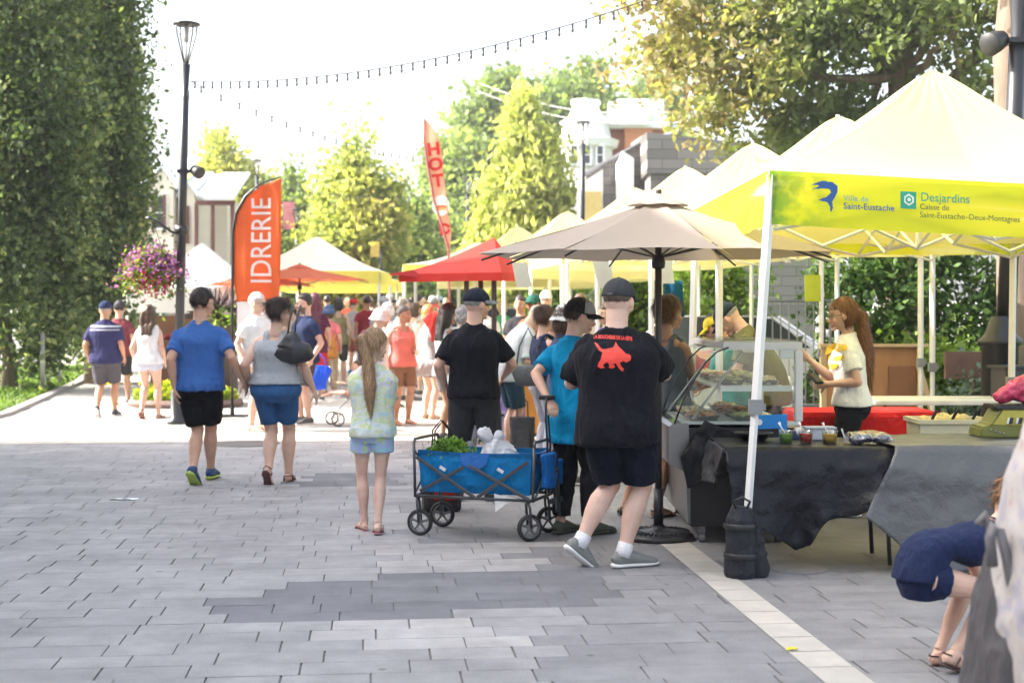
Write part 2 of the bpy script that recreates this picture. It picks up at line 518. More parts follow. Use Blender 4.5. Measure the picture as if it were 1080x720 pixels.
def torso_rings(f, z0, z1, infl=0.0, hem=0.0, n=22, step=0.035, neck=True):
    g = f.g; fem = f.sex == 'f'
    if f.child:      prof = [(.80, .10, .085), (.86, .135, .10), (.92, .145, .105), (1.0, .135, .10), (1.08, .13, .095), (1.18, .14, .097), (1.28, .15, .10), (1.34, .152, .09), (1.385, .135, .075), (1.42, .10, .066), (1.45, .07, .058), (1.48, .052, .052)]
    elif fem:        prof = [(.80, .11, .095), (.86, .172, .12), (.92, .185, .125), (1.0, .165, .11), (1.08, .137, .095), (1.18, .145, .10), (1.28, .16, .115), (1.34, .165, .095), (1.385, .148, .078), (1.42, .108, .066), (1.45, .072, .058), (1.48, .052, .052)]
    else:            prof = [(.80, .11, .095), (.86, .162, .115), (.92, .172, .12), (1.0, .163, .112), (1.08, .157, .108), (1.18, .168, .115), (1.28, .185, .125), (1.34, .190, .115), (1.385, .170, .095), (1.42, .130, .08), (1.455, .09, .07), (1.49, .060, .060)]
    if infl: prof = [(z, max(a, prof[2][1] * .985), max(b, prof[2][2] * .97)) if z < .9 else (z, a, b) for z, a, b in prof]
    zs = list(np.arange(z0, z1, step)) + [z1]
    rings = []
    for z in zs:
        a = np.interp(z, [p[0] for p in prof], [p[1] for p in prof]); b = np.interp(z, [p[0] for p in prof], [p[2] for p in prof])
        t = 1 - sstep(z, 1.30, 1.45) * .85
        gg = 1 + (g - 1) * t
        sh = f.sw / (0.185 if not fem else 0.16)
        a = a * gg * (1 + (sh - 1) * sstep(z, 1.2, 1.38)) + infl; b = b * (1 + (g - 1) * 1.2 * t) + infl
        by = f.belly * math.exp(-((z - 1.06) / 0.12) ** 2)
        if hem:
            h = max(0, 1 - (z - z0) / 0.5); a += hem * h; b += hem * h
        bust = (0.035 * math.exp(-((z - 1.25) / 0.06) ** 2)) if fem and not f.child else 0
        butt = 0.02 * math.exp(-((z - 0.88) / 0.07) ** 2)
        ring = []
        for j in range(n):
            th = 2 * PI * j / n
            cx, cy = math.cos(th), math.sin(th)
            e = 0.85
            x = a * math.copysign(abs(cx) ** e, cx); y = b * math.copysign(abs(cy) ** e, cy)
            if cy > 0: y += (by + bust * (1 - 0.25 * abs(math.cos(th * 2)))) * cy
            else: y += butt * cy
            zz = z
            # the hem stays level; shoulders slope
            ring.append(f.bend(Vector((x, y, zz))))
        rings.append(ring)
    return rings

def limb(mb, a, b, prof, n=14, bulge=None):
    """prof: list of (t, r[, back offset])"""
    pts = []; rad = []
    d = (b - a); bk = bulge or Vector((0, -1, 0))
    for p in prof:
        o = bk * (p[2] if len(p) > 2 else 0)
        pts.append(a + d * p[0] + o); rad.append(p[1])
    mb.tube(pts, rad, n)

def hand(mb, wr, d, pn, side, curl=0.5, big=1.0, spread=1.0):
    """palm, five fingers; d forearm direction, pn palm normal, side -1 left 1 right"""
    d = d.normalized(); pn = (pn - d * pn.dot(d)); pn = pn.normalized() if pn.length > 1e-5 else d.orthogonal().normalized()
    x = d.cross(pn) * side                    # towards the thumb's side
    L = 0.095 * big
    mb.tube([wr - d * .02, wr + d * L * .35, wr + d * L * .7, wr + d * L], [(.026, .020), (.036 * big, .018), (.042 * big, .016), (.040 * big, .013)], 12, flat=x)
    for k, (off, ln) in enumerate(((.031, .072), (.0105, .080), (-.0105, .074), (-.030, .058))):
        base = wr + d * (L * (0.93 - 0.05 * (k == 3))) + x * off * big
        a = curl * 0.55; dr = d + x * off * 2.2 * spread; dr.normalize()
        pts = [base - d * .02, base]; cur = base; ang = a * 0.7
        for q, fr in enumerate((.42, .32, .26)):
            v = dr * math.cos(ang) + pn * math.sin(ang)
            cur = cur + v * ln * fr * big; pts.append(cur); ang += a * 1.15
        mb.tube(pts, [.0085 * big, .0088 * big, .0082 * big, .0076 * big, .0062 * big], 8)
    tb = wr + d * L * .28 + x * .030 * big
    t1 = tb + (d * .55 + x * .75 + pn * .35).normalized() * .040 * big
    t2 = t1 + (d * .85 + x * .30 + pn * (.35 + curl * .4)).normalized() * .030 * big
    t3 = t2 + (d * .90 + pn * (.3 + curl * .5)).normalized() * .022 * big
    mb.tube([tb - x * .012, tb, t1, t2, t3], [.013 * big, .0125 * big, .0105 * big, .009 * big, .0065 * big], 8)

def head_shapes(mb, hm, sex, n=24, m=18, neckto=None, beard=False):
    def fn(q):
        x, y, z = q
        if z < 0:
            k = -z
            x *= 1 - 0.30 * k ** 1.3
            if y > 0: y *= 1 - 0.10 * k
            else: y *= 1 - 0.45 * k ** 1.2
        if y > 0: y *= 1 - 0.12 * abs(x) ** 2; x *= 1 - 0.06 * y
        return Vector((x, y, z))
    rot = hm.to_3x3()
    def P(x, y, z): return hm @ Vector((x, y, z))
    sc = rot.to_scale().x
    rn = rot.normalized()
    mb.ball(P(0, 0, 0), (.077 * sc, .098 * sc, .120 * sc), n, m, rn, fn)
    mb.ball(P(0, .073, -.092), (.022 * sc, .018 * sc, .016 * sc), 10, 8, rn)              # chin
    mb.tube([P(0, .088, .012), P(0, .098, -.010), P(0, .111, -.032), P(0, .100, -.040)], [.007 * sc, .009 * sc, .0135 * sc, .009 * sc], 8)
    for sd in (-1, 1):
        mb.ball(P(sd * .011, .099, -.035), (.008 * sc,) * 3, 8, 6)
        mb.tube([P(sd * .012, .088, .022), P(sd * .038, .082, .027), P(sd * .052, .066, .018)], [.006 * sc, .0065 * sc, .004 * sc], 6)
        mb.ball(P(sd * .034, .068, .0), (.015 * sc, .013 * sc, .012 * sc), 8, 6, rn)
        mb.ball(P(sd * .038, .062, -.034), (.022 * sc, .02 * sc, .020 * sc), 8, 6, rn)
        er = rn @ Matrix.Rotation(sd * -0.35, 3, 'Z') @ Matrix.Rotation(0.15, 3, 'X')
        mb.ball(P(sd * .080, -.004, -.008), (.008 * sc, .019 * sc, .032 * sc), 10, 8, er)
    mb.tube([P(-.022, .084, -.063), P(0, .094, -.061), P(.022, .084, -.063)], [.005 * sc, .0075 * sc, .005 * sc], 6)
    mb.tube([P(-.018, .083, -.071), P(0, .091, -.073), P(.018, .083, -.071)], [.005 * sc, .0075 * sc, .005 * sc], 6)

def foot_shapes(mb, ball, fm, ank, big=1.0):
    def P(x, y, z): return ball + fm @ Vector((x, y, z))
    mb.tube([P(0, -.178, .028), P(0, -.15, .04), P(0, -.09, .045), P(0, -.03, .036), P(0, .03, .022), P(0, .07, .016), P(0, .098, .013)],
            [(.022, .022), (.031, .038), (.033, .044), (.038, .033), (.044, .021), (.040, .015), (.026, .010)], 12, flat=fm @ Vector((1, 0, 0)))
    mb.tube([ank, P(0, -.115, .06), P(0, -.12, .035)], [.036, .037, .03], 12)
    for k in range(5):
        x = (-.030, -.014, .001, .015, .028)[k]
        mb.ball(P(x, .095 - abs(x + .02) * .35, .013), (.011 if k == 0 else .008, .018, .011), 8, 6, fm)

def colour_body(me, f, tone, hair, beard=None, tat=False):
    n = len(me.vertices)
    co = np.empty(n * 3); me.vertices.foreach_get('co', co); co = co.reshape(-1, 3)
    inv = np.array(f.headm().inverted())
    h = co @ inv[:3, :3].T + inv[:3, 3]
    col = np.tile(np.array([*tone, 1.0]), (n, 1))
    def paint(mask, c, a=1.0):
        col[mask, :3] = col[mask, :3] * (1 - a) + np.array(c) * a
    X, Y, Z = h[:, 0], h[:, 1], h[:, 2]; front = Y > .055
    inhead = (np.abs(Z) < .14) & (np.abs(X) < .1) & (np.abs(Y) < .14)
    t = np.array(tone)
    bl = np.clip(vnoise(co, 9, 3) * .5 + vnoise(co, 26, 5) * .35, -1, 1)[:, None]
    col[:, :3] *= 1 + bl * np.array([.07, .13, .14])
    for j in list(f.knee) + list(f.elb): col[:, :3] *= 1 - np.exp(-((co - np.array(j)) ** 2).sum(1) / .004)[:, None] * np.array([.03, .14, .14])
    paint(inhead & front & (((np.abs(X) - .04) / .022) ** 2 + ((Z + .035) / .02) ** 2 < 1), t * np.array([1.1, .82, .8]), .35)
    paint(inhead & (Y > .09) & (Z < -.02) & (Z > -.05), t * np.array([1.08, .82, .78]), .35)
    paint(inhead & (np.abs(X) > .078), t * np.array([1.08, .8, .76]), .5)
    paint(inhead & front & (((X) / .025) ** 2 + ((Z + .067) / .0095) ** 2 < 1), (t[0] * .8, t[1] * .5, t[2] * .5))
    paint(inhead & front & (((np.abs(X) - .034) / .015) ** 2 + ((Z) / .0075) ** 2 < 1), (.62, .58, .55))
    paint(inhead & front & (((np.abs(X) - .034) / .0068) ** 2 + ((Z) / .0075) ** 2 < 1), (.035, .025, .02))
    paint(inhead & front & (((np.abs(X) - .034) / .018) ** 2 + ((Z - .009) / .003) ** 2 < 1), (.08, .05, .04), .8)
    paint(inhead & front & (((np.abs(X) - .035) / .021) ** 2 + ((Z - .026 + .15 * (np.abs(X) - .035) ** 1) / .0048) ** 2 < 1), np.array(hair) * .8, .85)
    if beard is not None:
        m = inhead & (Z < -.045) & (Y > -.005) & ~((np.abs(X) < .02) & (Z > -.078) & (Z < -.056))
        paint(m, beard, .85); paint(inhead & (Y > .07) & (Z < -.042) & (Z > -.056) & (np.abs(X) < .03), beard, .85)
    at = me.color_attributes.new('skin_tone', 'FLOAT_COLOR', 'POINT')
    at.data.foreach_set('color', col.astype(np.float32).ravel())

def arm_prof(g):
    k = 0.5 + 0.5 * g
    return [(-.04, .045 * k), (.05, .054 * k), (.3, .052 * k), (.6, .046 * k), (.9, .039 * k), (1.0, .038 * k)], \
           [(0, .038 * k), (.18, .0415 * k), (.4, .038 * k), (.7, .030 * k), (.92, .0255), (1.0, .025)]
def leg_prof(g, fem=False):
    k = 0.45 + 0.55 * g
    th = 1.06 if fem else 1.0
    return [(-.02, .088 * k * th), (.12, .092 * k * th), (.35, .083 * k * th), (.65, .068 * k), (.88, .056 * k), (1, .054 * k)], \
           [(0, .054 * k), (.12, .052 * k, .004), (.30, .060 * k, .014), (.5, .054 * k, .012), (.72, .041 * k, .004), (.88, .036 * k), (1, .036 * k)]

CLOTH = {}
def person(px, Y, yaw, label, h=1.75, sex='m', skin='light', hair=('short', (0.05, 0.035, 0.025)), top=('t_shirt', (0.02, 0.02, 0.025)),
           bottom=('shorts', (0.02, 0.02, 0.03)), shoes=('sneaker', (0.1, 0.1, 0.1), (0.7, 0.7, 0.7)), hat=None, vox=None, group=None, glasses=None,
           beard=None, X=None, fig=None, socks=None, z=0, seed=None, **kw):
    if X is None: X = WX(px, Y)
    S = h / 1.75
    z = gz(Y) + z
    wh = kw.pop('whands', None)
    if wh:                                   # hands given as points in the world
        inv = (Matrix.Translation((X, Y, z)) @ Matrix.Rotation(R(yaw), 4, 'Z') @ Matrix.Scale(S, 4)).inverted()
        kw['hands'] = [tuple(inv @ Vector(p)) if p else None for p in wh]
    f = fig or Fig(sex=sex, **kw)
    seed = seed if seed is not None else int(px * 7 + Y * 13) % 97
    root = empty('person', (X, Y, z), R(yaw), label, 'person', group)
    root.scale = (S, S, S)
    far = max(0.0, (Y - 9) / 20)
    vox = vox or (0.0062 if Y < 15 else 0.009 if Y < 20 else 0.013 if Y < 27 else 0.02)
    cv = max(0.0095, vox * 1.15)
    g = f.g; fem = f.sex == 'f'
    tone = SKIN[skin] if isinstance(skin, str) else skin
    hm = f.headm()
    sc = hm.to_scale().x
    # ---- body: one continuous surface
    mb = MB()
    mb.rings(torso_rings(f, .80, 1.48))
    nb = f.bend(Vector((0, -.02, 1.42))); nt = hm @ Vector((0, -.018, -.05))
    nr = (.062 if not fem else .051) * (0.6 + 0.4 * g) * (0.85 if f.child else 1)
    mb.tube([nb, nb.lerp(nt, .5), nt], [nr * 1.15, nr, nr * .98], 16)
    head_shapes(mb, hm, sex, 24 if Y < 20 else 16, 18 if Y < 20 else 12)
    up, lo = arm_prof(g * (0.92 if fem else 1) * (.8 if f.child else 1)); tp, cp = leg_prof(g * (.82 if f.child else 1), fem)
    for k, sd in enumerate((-1, 1)):
        mb.ball(f.sh[k] + Vector((-sd * .014, 0, -.004)), .052 * (.5 + .5 * g) * (.8 if f.child else 1), 14, 10)
        limb(mb, f.sh[k], f.elb[k], up); limb(mb, f.elb[k], f.wr[k], lo)
        fd = (f.wr[k] - f.elb[k])
        pn = Vector(f.palm[k]) if f.palm[k] else Vector((-sd * 1, .25, 0))
        hand(mb, f.wr[k], fd, pn, 1 if (k == 0) else -1, f.curl, (0.92 if fem else 1.02) * (.85 if f.child else 1))
        mb.ball(f.elb[k], up[-1][1] * 1.03, 12, 8)
        bk = f.feet[k][1] @ Vector((0, -1, 0))
        limb(mb, f.hip[k], f.knee[k], tp); limb(mb, f.knee[k], f.ank[k], cp, bulge=bk)
        mb.ball(f.knee[k], .055 * (.45 + .55 * g) * (.85 if f.child else 1), 12, 8)
        foot_shapes(mb, f.feet[k][0], f.feet[k][1], f.ank[k])
    me = remesh(mb, vox, 2 if Y < 15 else 1, fac=.35)
    colour_body(me, f, tone, hair[1], beard)
    link('body', me, skin_mat(), root)
    # ---- clothes
    tk, tc = top[0], top[1]
    to = top[2] if len(top) > 2 else {}
    loose = to.get('loose', .016)
    mb = MB()
    bot = to.get('bottom', .84)
    zt = {'tank_top': 1.375, 'sleeveless_blouse': 1.41}.get(tk, 1.468)
    mb.rings(torso_rings(f, bot, zt, loose, to.get('hem', .012) + .012 * (g > 1.2)))
    if tk in ('tank_top', 'sleeveless_blouse'):
        for sd in (-1, 1):
            w = .028 if tk == 'tank_top' else .045
            x0 = f.sw * (.50 if tk == 'tank_top' else .6)
            mb.tube([f.bend(Vector((sd * x0, -.095 * (1 + (g - 1)), 1.33))), f.bend(Vector((sd * x0, -.07, 1.43))), f.bend(Vector((sd * x0, 0, 1.462))), f.bend(Vector((sd * x0, .07, 1.43))), f.bend(Vector((sd * x0, .11, 1.33)))],
                    [(w, .016)] * 5, 10, flat=f.bend(Vector((1, 0, 1.4))) - f.bend(Vector((0, 0, 1.4))))
    else:
        fr = to.get('sleeve', .62)
        for k, sd in enumerate((-1, 1)):
            a = f.sh[k]; b = f.elb[k]
            kk = (.5 + .5 * g) * (.85 if f.child else 1) * (.92 if fem else 1)
            inn = f.bend(Vector((sd * f.sw * .45, 0, 1.37)))
            r0 = .058 * kk + loose * .35; r1 = .055 * kk + to.get('flare', .012)
            if fr <= 1: mb.tube([inn, a + (inn - a) * .25 + Vector((0, 0, .0)), a.lerp(b, .12), a.lerp(b, fr * .6), a.lerp(b, fr)], [r0 * .9, r0 * 1.0, r0 * 1.05, (r0 + r1) / 2, r1], 16)
            else:
                c = f.wr[k]
                mb.tube([inn, a + (inn - a) * .25, a.lerp(b, .12), a.lerp(b, .6), b, b.lerp(c, .5), b.lerp(c, fr - 1)], [r0 * .95, r0, r0, r0 * .88, r0 * .84, r0 * .72, r0 * .6], 16)
    if Y < 16 and tk == 't_shirt':
        mb2 = MB(); mb2.rings([[f.bend(Vector((a_ * math.cos(2 * PI * j / 24), -.002 + b_ * math.sin(2 * PI * j / 24), z_ - .012 * math.sin(2 * PI * j / 24)))) for j in range(24)] for z_, a_, b_ in ((1.458, .092, .082), (1.474, .078, .077), (1.484, .072, .073), (1.470, .066, .068))], cap=False)
        mb2.build('neckband', top[3] if len(top) > 3 else fabric(tc), root, smooth=True)
    if to.get('collar'):
        mb.tube([f.bend(Vector((0, -.02, 1.44))), f.bend(Vector((0, -.015, 1.495)))], [(.082, .082), (.068, .072)], 16)
    wr = to.get('wrinkle', .007)
    me = remesh(mb, cv, 2, wr * (1 if Y < 16 else 1.2), seed=seed, wscale=(9, 9, 4.5))
    m = top[3] if len(top) > 3 else fabric(tc)
    shirt = link(tk, me, m, root)
    bk_, bc = bottom[0], bottom[1]
    bo = bottom[2] if len(bottom) > 2 else {}
    mb = MB()
    mb.rings(torso_rings(f, .79, bo.get('top', 1.0), 0, .012))
    hem = bo.get('hem', {'shorts': .92, 'trousers': 1.9, 'leggings': 1.9, 'capri_trousers': 1.6}.get(bk_, .9))
    lo_ = bo.get('loose', .022 if bk_ in ('shorts',) else .012)
    kg = (.45 + .55 * g) * (.85 if f.child else 1)
    for k, sd in enumerate((-1, 1)):
        a, b, c = f.hip[k], f.knee[k], f.ank[k]
        pts = []; rad = []
        for t in [0, .15, .35, .6, .8, 1.0, 1.2, 1.4, 1.6, 1.75, 1.9]:
            if t > hem: break
            p = a.lerp(b, t) if t <= 1 else b.lerp(c, t - 1)
            if t > 1: p = p + (f.feet[k][1] @ Vector((0, -1, 0))) * .008
            r = np.interp(t, [0, .15, .35, .65, 1, 1.3, 1.6, 2], [.092, .094, .085, .070, .056, .060, .05, .042]) * kg
            l = lo_ * (.4 + .6 * min(1, t / .5)) + bo.get('flare', 0) * t
            pts.append(p); rad.append(r + l)
        p = a.lerp(b, hem) if hem <= 1 else b.lerp(c, hem - 1)
        r = np.interp(hem, [0, .15, .35, .65, 1, 1.3, 1.6, 2], [.092, .094, .085, .070, .056, .060, .05, .042]) * kg
        pts.append(p); rad.append(r + lo_ + bo.get('flare', 0) * hem)
        mb.tube(pts, rad, 16)
    if bk_ == 'skirt':
        mb = MB(); rr = torso_rings(f, .84, 1.0, .012); 
        z1 = bo.get('bottom', .5)
        rings = [[Vector((x * w, y * w * 1.05, zz)) + f.pel for x, y in [(.19 * g * math.cos(2 * PI * j / 20), .14 * g * math.sin(2 * PI * j / 20)) for j in range(20)]] for zz, w in ((z1, 1.15), ((z1 + .84) / 2, 1.12), (.86, 1.05), (.95, .95), (1.0, .85))]
        mb.rings(rings)
    me = remesh(mb, cv, 2, bo.get('wrinkle', .006), seed=seed + 31, wscale=(9, 9, 6))
    link(bk_, me, bottom[3] if len(bottom) > 3 else fabric(bc, bo.get('kind', 'cotton')), root)
    # ---- shoes
    for k, sd in enumerate((-1, 1)):
        ball, fm = f.feet[k]
        def P(x, y, z): return ball + fm @ Vector((x, y, z))
        fx = fm @ Vector((1, 0, 0))
        sk = shoes[0]
        if sk in ('sneaker', 'clog'):
            mb = MB()
            mb.tube([P(0, -.190, .040), P(0, -.165, .052), P(0, -.12, .060), P(0, -.06, .057), P(0, 0, .045), P(0, .05, .034), P(0, .09, .030), P(0, .117, .024)],
                    [(.026, .026), (.039, .046), (.041, .054), (.044, .046), (.050, .034), (.050, .026), (.043, .023), (.022, .012)], 14, flat=fx)
            if sk == 'sneaker': mb.tube([P(0, -.125, .07), f.ank[k] + (f.knee[k] - f.ank[k]) * .01, f.ank[k] + (f.knee[k] - f.ank[k]) * .05], [(.042, .048), (.043, .047), (.040, .043)], 14, flat=fx)
            sh = link(sk, remesh(mb, max(.007, vox), 1), M('shoe_%d_%d_%d' % tuple(int(c * 255) for c in shoes[1]), shoes[1], .7, bs=.2, bscale=250), root)
            mb = MB()
            mb.tube([P(0, -.200, .018), P(0, -.17, .016), P(0, -.08, .015), P(0, 0, .014), P(0, .07, .014), P(0, .11, .016), P(0, .128, .020)],
                    [(.020, .012), (.042, .016), (.044, .015), (.053, .014), (.052, .014), (.038, .013), (.014, .008)], 14, flat=fx)
            mb.build('sole', M('sole_%d' % int(shoes[2][0] * 255), shoes[2], .7), sh, smooth=True)
            if Y < 12 and sk == 'sneaker':
                mb = MB()
                for q in range(5):
                    y = -.055 + q * .020; zz = .098 - q * .012
                    mb.tube([P(-.026, y, zz - .008), P(0, y, zz + .001), P(.026, y, zz - .008)], [(.0035, .003)] * 3, 6)
                mb.build('laces', M('laces', (.55, .56, .56), .8), sh, smooth=True)
        else:
            mb = MB()
            mb.tube([P(0, -.185, -.006), P(0, -.16, -.006), P(0, -.06, -.006), P(0, .03, -.006), P(0, .09, -.006), P(0, .122, -.006)],
                    [(.020, .008), (.038, .009), (.036, .009), (.048, .009), (.044, .009), (.018, .008)], 14, flat=fx)
            sh = mb.build('sandal' if sk == 'sandal' else 'flip_flop', M('sandal_%d_%d_%d' % tuple(int(c * 255) for c in shoes[1]), shoes[1], .7), root, smooth=True)
            mb = MB()
            mb.tube([P(-.046, .0, .0), P(-.036, .02, .034), P(0, .045, .040), P(.036, .02, .034), P(.046, .0, .0)], [(.010, .004)] * 5, 8)
            if sk == 'sandal':
                mb.tube([P(-.042, -.12, .0), P(-.042, -.10, .05), P(0, -.08, .085), P(.042, -.10, .05), P(.042, -.12, .0)], [(.009, .004)] * 5, 8)
                mb.tube([P(-.036, -.15, .06), P(0, -.188, .06), P(.036, -.15, .06)], [(.008, .004)] * 3, 8)
            mb.build('strap', M('strap_%d_%d_%d' % tuple(int(c * 200) for c in shoes[1]), [c * .8 for c in shoes[1]], .6), sh, smooth=True)
        if socks:
            mb = MB(); a, b = f.ank[k], f.knee[k]
            kk = .45 + .55 * g
            mb.tube([a.lerp(b, -.05), a.lerp(b, .04), a.lerp(b, socks[1])], [.044 * kk, .043 * kk, .043 * kk], 14)
            mb.build('sock', fabric(socks[0]), root, smooth=True)
    # ---- hair
    rn = hm.to_3x3().normalized()
    def H(x, y, z): return hm @ Vector((x, y, z))
    hk, hc = hair
    hmat = hair_mat(hc)
    hv = max(vox, .0075)
    if hk != 'bald':
        mb = MB()
        def fn(q):
            x, y, z = q
            if z < 0:
                y *= 1 - .35 * (-z); x *= 1 - .12 * (-z)
                if hk in ('short', 'buzz', 'curly', 'bun', 'high_ponytail'): z *= .66
            if y > 0.0 and z < .25: y *= .35
            return Vector((x, y, z))
        big = {'short': 1.06, 'buzz': 1.015}.get(hk, 1.10)
        mb.ball(H(0, -.012, .016), (.0775 * sc * big, .096 * sc * big, .112 * sc * (big if hk != 'buzz' else 1.0)), 24, 18, rn, fn)
        if hk == 'long':
            for sd in (-1, 0, 1):
                bp = f.bend(Vector((sd * .07, -.12 * (g), 1.30)))
                mb.tube([H(sd * .05, -.06, .04), H(sd * .07, -.075, -.06), H(sd * .075, -.085, -.13), bp.lerp(H(0, -.09, -.13), .4), bp], [(.045, .05), (.045, .045), (.045, .035), (.045, .03), (.03, .02)], 12)
            for sd in (-1, 1): mb.tube([H(sd * .06, .01, .06), H(sd * .083, -.01, -.02), H(sd * .085, -.02, -.11), H(sd * .08, -.04, -.19)], [.03, .026, .03, .015], 10)
        if hk == 'bob':
            mb.ball(H(0, -.025, -.035), (.092 * sc, .085 * sc, .098 * sc), 20, 14, rn, lambda q: Vector((q.x, q.y * (.55 if q.y > 0 else 1), q.z)))
        if hk == 'curly':
            rs = np.random.RandomState(seed)
            for q in range(46):
                v = Vector(rs.randn(3)).normalized()
                if v.y > .35 and v.z < .5 or v.z < -.6: continue
                mb.ball(H(v.x * .085, v.y * .09 - .012, v.z * .105 + .02), .024 * sc, 8, 6)
        if hk == 'ponytail' or hk == 'high_ponytail':
            z0 = .02 if hk == 'ponytail' else .085
            b0 = H(0, -.10, z0); bb = f.bend(Vector((.0, -.155, 1.30))); b2 = f.bend(Vector((.0, -.150, 1.04)))
            mb.tube([H(0, -.08, z0), b0, H(0, -.135, z0 - .03), bb.lerp(b0, .45) + Vector((0, -.01, 0)), bb, f.bend(Vector((.0, -.15, 1.2))), b2],
                    [.02, .024, .040, .052, .050, .038, .012], 14)
        if hk == 'bun':
            mb.ball(H(0, -.085, .075), .040 * sc, 14, 10); mb.ball(H(.02, -.095, .095), .022 * sc, 10, 8); mb.ball(H(-.022, -.10, .06), .022 * sc, 10, 8)
        me = remesh(mb, hv, 1, .006 if hk != 'buzz' else 0.0015, seed=seed + 3, wscale=(38, 38, 10))
        ho = link('hair', me, hmat, root)
        if Y < 17.5:
            rs = np.random.RandomState(seed); nv = len(me.vertices)
            co = np.empty(nv * 3); me.vertices.foreach_get('co', co); co = co.reshape(-1, 3); no = np.empty(nv * 3); me.vertices.foreach_get('normal', no); no = no.reshape(-1, 3)
            ns = {'buzz': 1500, 'short': 2600}.get(hk, 3600); ix = rs.randint(0, nv, ns); L = (.012 if hk == 'buzz' else .026 if hk in ('short', 'curly') else .06) * (.5 + rs.rand(ns))[:, None]
            d = np.array([0, -.25, -1.]) + rs.randn(ns, 3) * (.45 if hk in ('short', 'buzz', 'bun') else .16); nn = no[ix]; d -= nn * (d * nn).sum(1)[:, None]; d /= np.linalg.norm(d, axis=1)[:, None] + 1e-6; d += nn * rs.rand(ns)[:, None] * (.30 if hk in ('short', 'buzz') else .12)
            sd_ = np.cross(d, nn); sd_ /= np.linalg.norm(sd_, axis=1)[:, None] + 1e-6; w = .0016
            p = co[ix] + nn * .0012
            V = np.stack([p - sd_ * w, p + sd_ * w, p + d * L + sd_ * w * .3, p + d * L - sd_ * w * .3], 1).reshape(-1, 3)
            sm = bpy.data.meshes.new('strands'); sm.from_pydata(V.tolist(), [], np.arange(ns * 4).reshape(-1, 4).tolist()); at = sm.attributes.new('tint', 'FLOAT', 'POINT'); at.data.foreach_set('value', np.repeat(rs.rand(ns), 4).astype(np.float32))
            link('strands', sm, leaf_mat('strand_%d_%d_%d' % tuple(int(c * 255) for c in hc), [(0, tuple(c * .45 for c in hc)), (.6, tuple(c * 1.1 for c in hc)), (1, tuple(min(1, c * 2.2) for c in hc))], .05, .4), ho)['kind'] = 'stuff'
        if hk in ('ponytail', 'high_ponytail'):
            mb = MB(); b0 = H(0, -.108, z0); d_ = H(0, -.135, z0 - .03) - b0
            mb.tube([b0 - d_ * .1, b0 + d_ * .35], [.029, .030], 12); mb.build('hair_tie', M('hair_tie', (.35, .12, .18), .6), ho, smooth=True)
    # ---- hats
    if hat:
        k_, c1 = hat[0], hat[1]; c2 = hat[2] if len(hat) > 2 else c1; ho_ = hat[3] if len(hat) > 3 else {}
        hw = Matrix.Rotation(R(ho_.get('rot', 0)), 4, 'Z')
        def Q(x, y, z): return hm @ (hw @ Vector((x, y, z)))
        rr = (hm @ hw).to_3x3().normalized()
        mb = MB()
        if k_ == 'cap':
            mb.ball(Q(0, -.008, .028), (.089 * sc, .108 * sc, .103 * sc), 28, 18, rr, lambda q: Vector((q.x, q.y, q.z if q.z > 0.0 else q.z * .12)))
            mb.ball(Q(0, -.008, .131), (.007, .007, .004), 8, 6)
            cp = mb.build('cap', fabric(c1), root, smooth=True)
            mb = MB(); rings = []
            for j in range(13):
                a = PI * (j / 12 - .5) * .82
                p = [Q(math.sin(a) * .085, math.cos(a) * .100 - .008, .036 - 0.0), Q(math.sin(a) * .088, math.cos(a) * (.100 + .040) - .008, .034 - .10 * abs(math.sin(a)) ** 2 * .12), Q(math.sin(a) * .075, math.cos(a) * .175 - .004, .022 - .16 * abs(math.sin(a)) ** 2 * .15)]
                t = rr @ Vector((0, 0, .004))
                rings.append([p[0] + t, p[1] + t, p[2] + t * .7, p[2] - t, p[1] - t, p[0] - t])
            mb.rings(rings); mb.build('brim', fabric(c2), cp, smooth=True)
            if ho_.get('back'):
                mb = MB(); mb.tube([Q(-.045, -.093, .034), Q(0, -.121, .030), Q(.045, -.093, .034)], [(.008, .004)] * 3, 8, flat=rr @ Vector((0, 0, 1)))
                mb.build('strap', fabric(ho_['back']), cp, smooth=True)
            if ho_.get('panel'):
                mb = MB()
                mb.ball(Q(0, .010, .030), (.0885 * sc, .097 * sc, .103 * sc), 28, 18, rr, lambda q: Vector((q.x, max(q.y, .02), max(q.z, 0.0))))
                mb.build('front_panel', fabric(ho_['panel']), cp, smooth=True)
        elif k_ == 'sun_hat' or k_ == 'bucket_hat':
            br = .165 if k_ == 'sun_hat' else .135; dz = -.01 if k_ == 'sun_hat' else -.045
            prof = [(.001, .135), (.045, .132), (.072, .118), (.090, .085), (.100, .045), (.103, .030), (br, .030 + dz - .0), (br, .024 + dz), (.096, .022)]
            rings = [[Q(r * .92 * math.cos(2 * PI * j / 28), r * 1.06 * math.sin(2 * PI * j / 28) - .008, z_ + .004 * math.sin(j * 1.7)) for j in range(28)] for r, z_ in prof]
            mb.rings(rings, cap=False); cp = mb.build(k_, fabric(c1), root, smooth=True)
            if c2 != c1:
                mb = MB(); rings = [[Q(r * .92 * math.cos(2 * PI * j / 28), r * 1.06 * math.sin(2 * PI * j / 28) - .008, z_) for j in range(28)] for r, z_ in ((.102, .034), (.1035, .038), (.1015, .058), (.099, .058))]
                mb.rings(rings, cap=False); mb.build('hat_band', fabric(c2), cp, smooth=True)
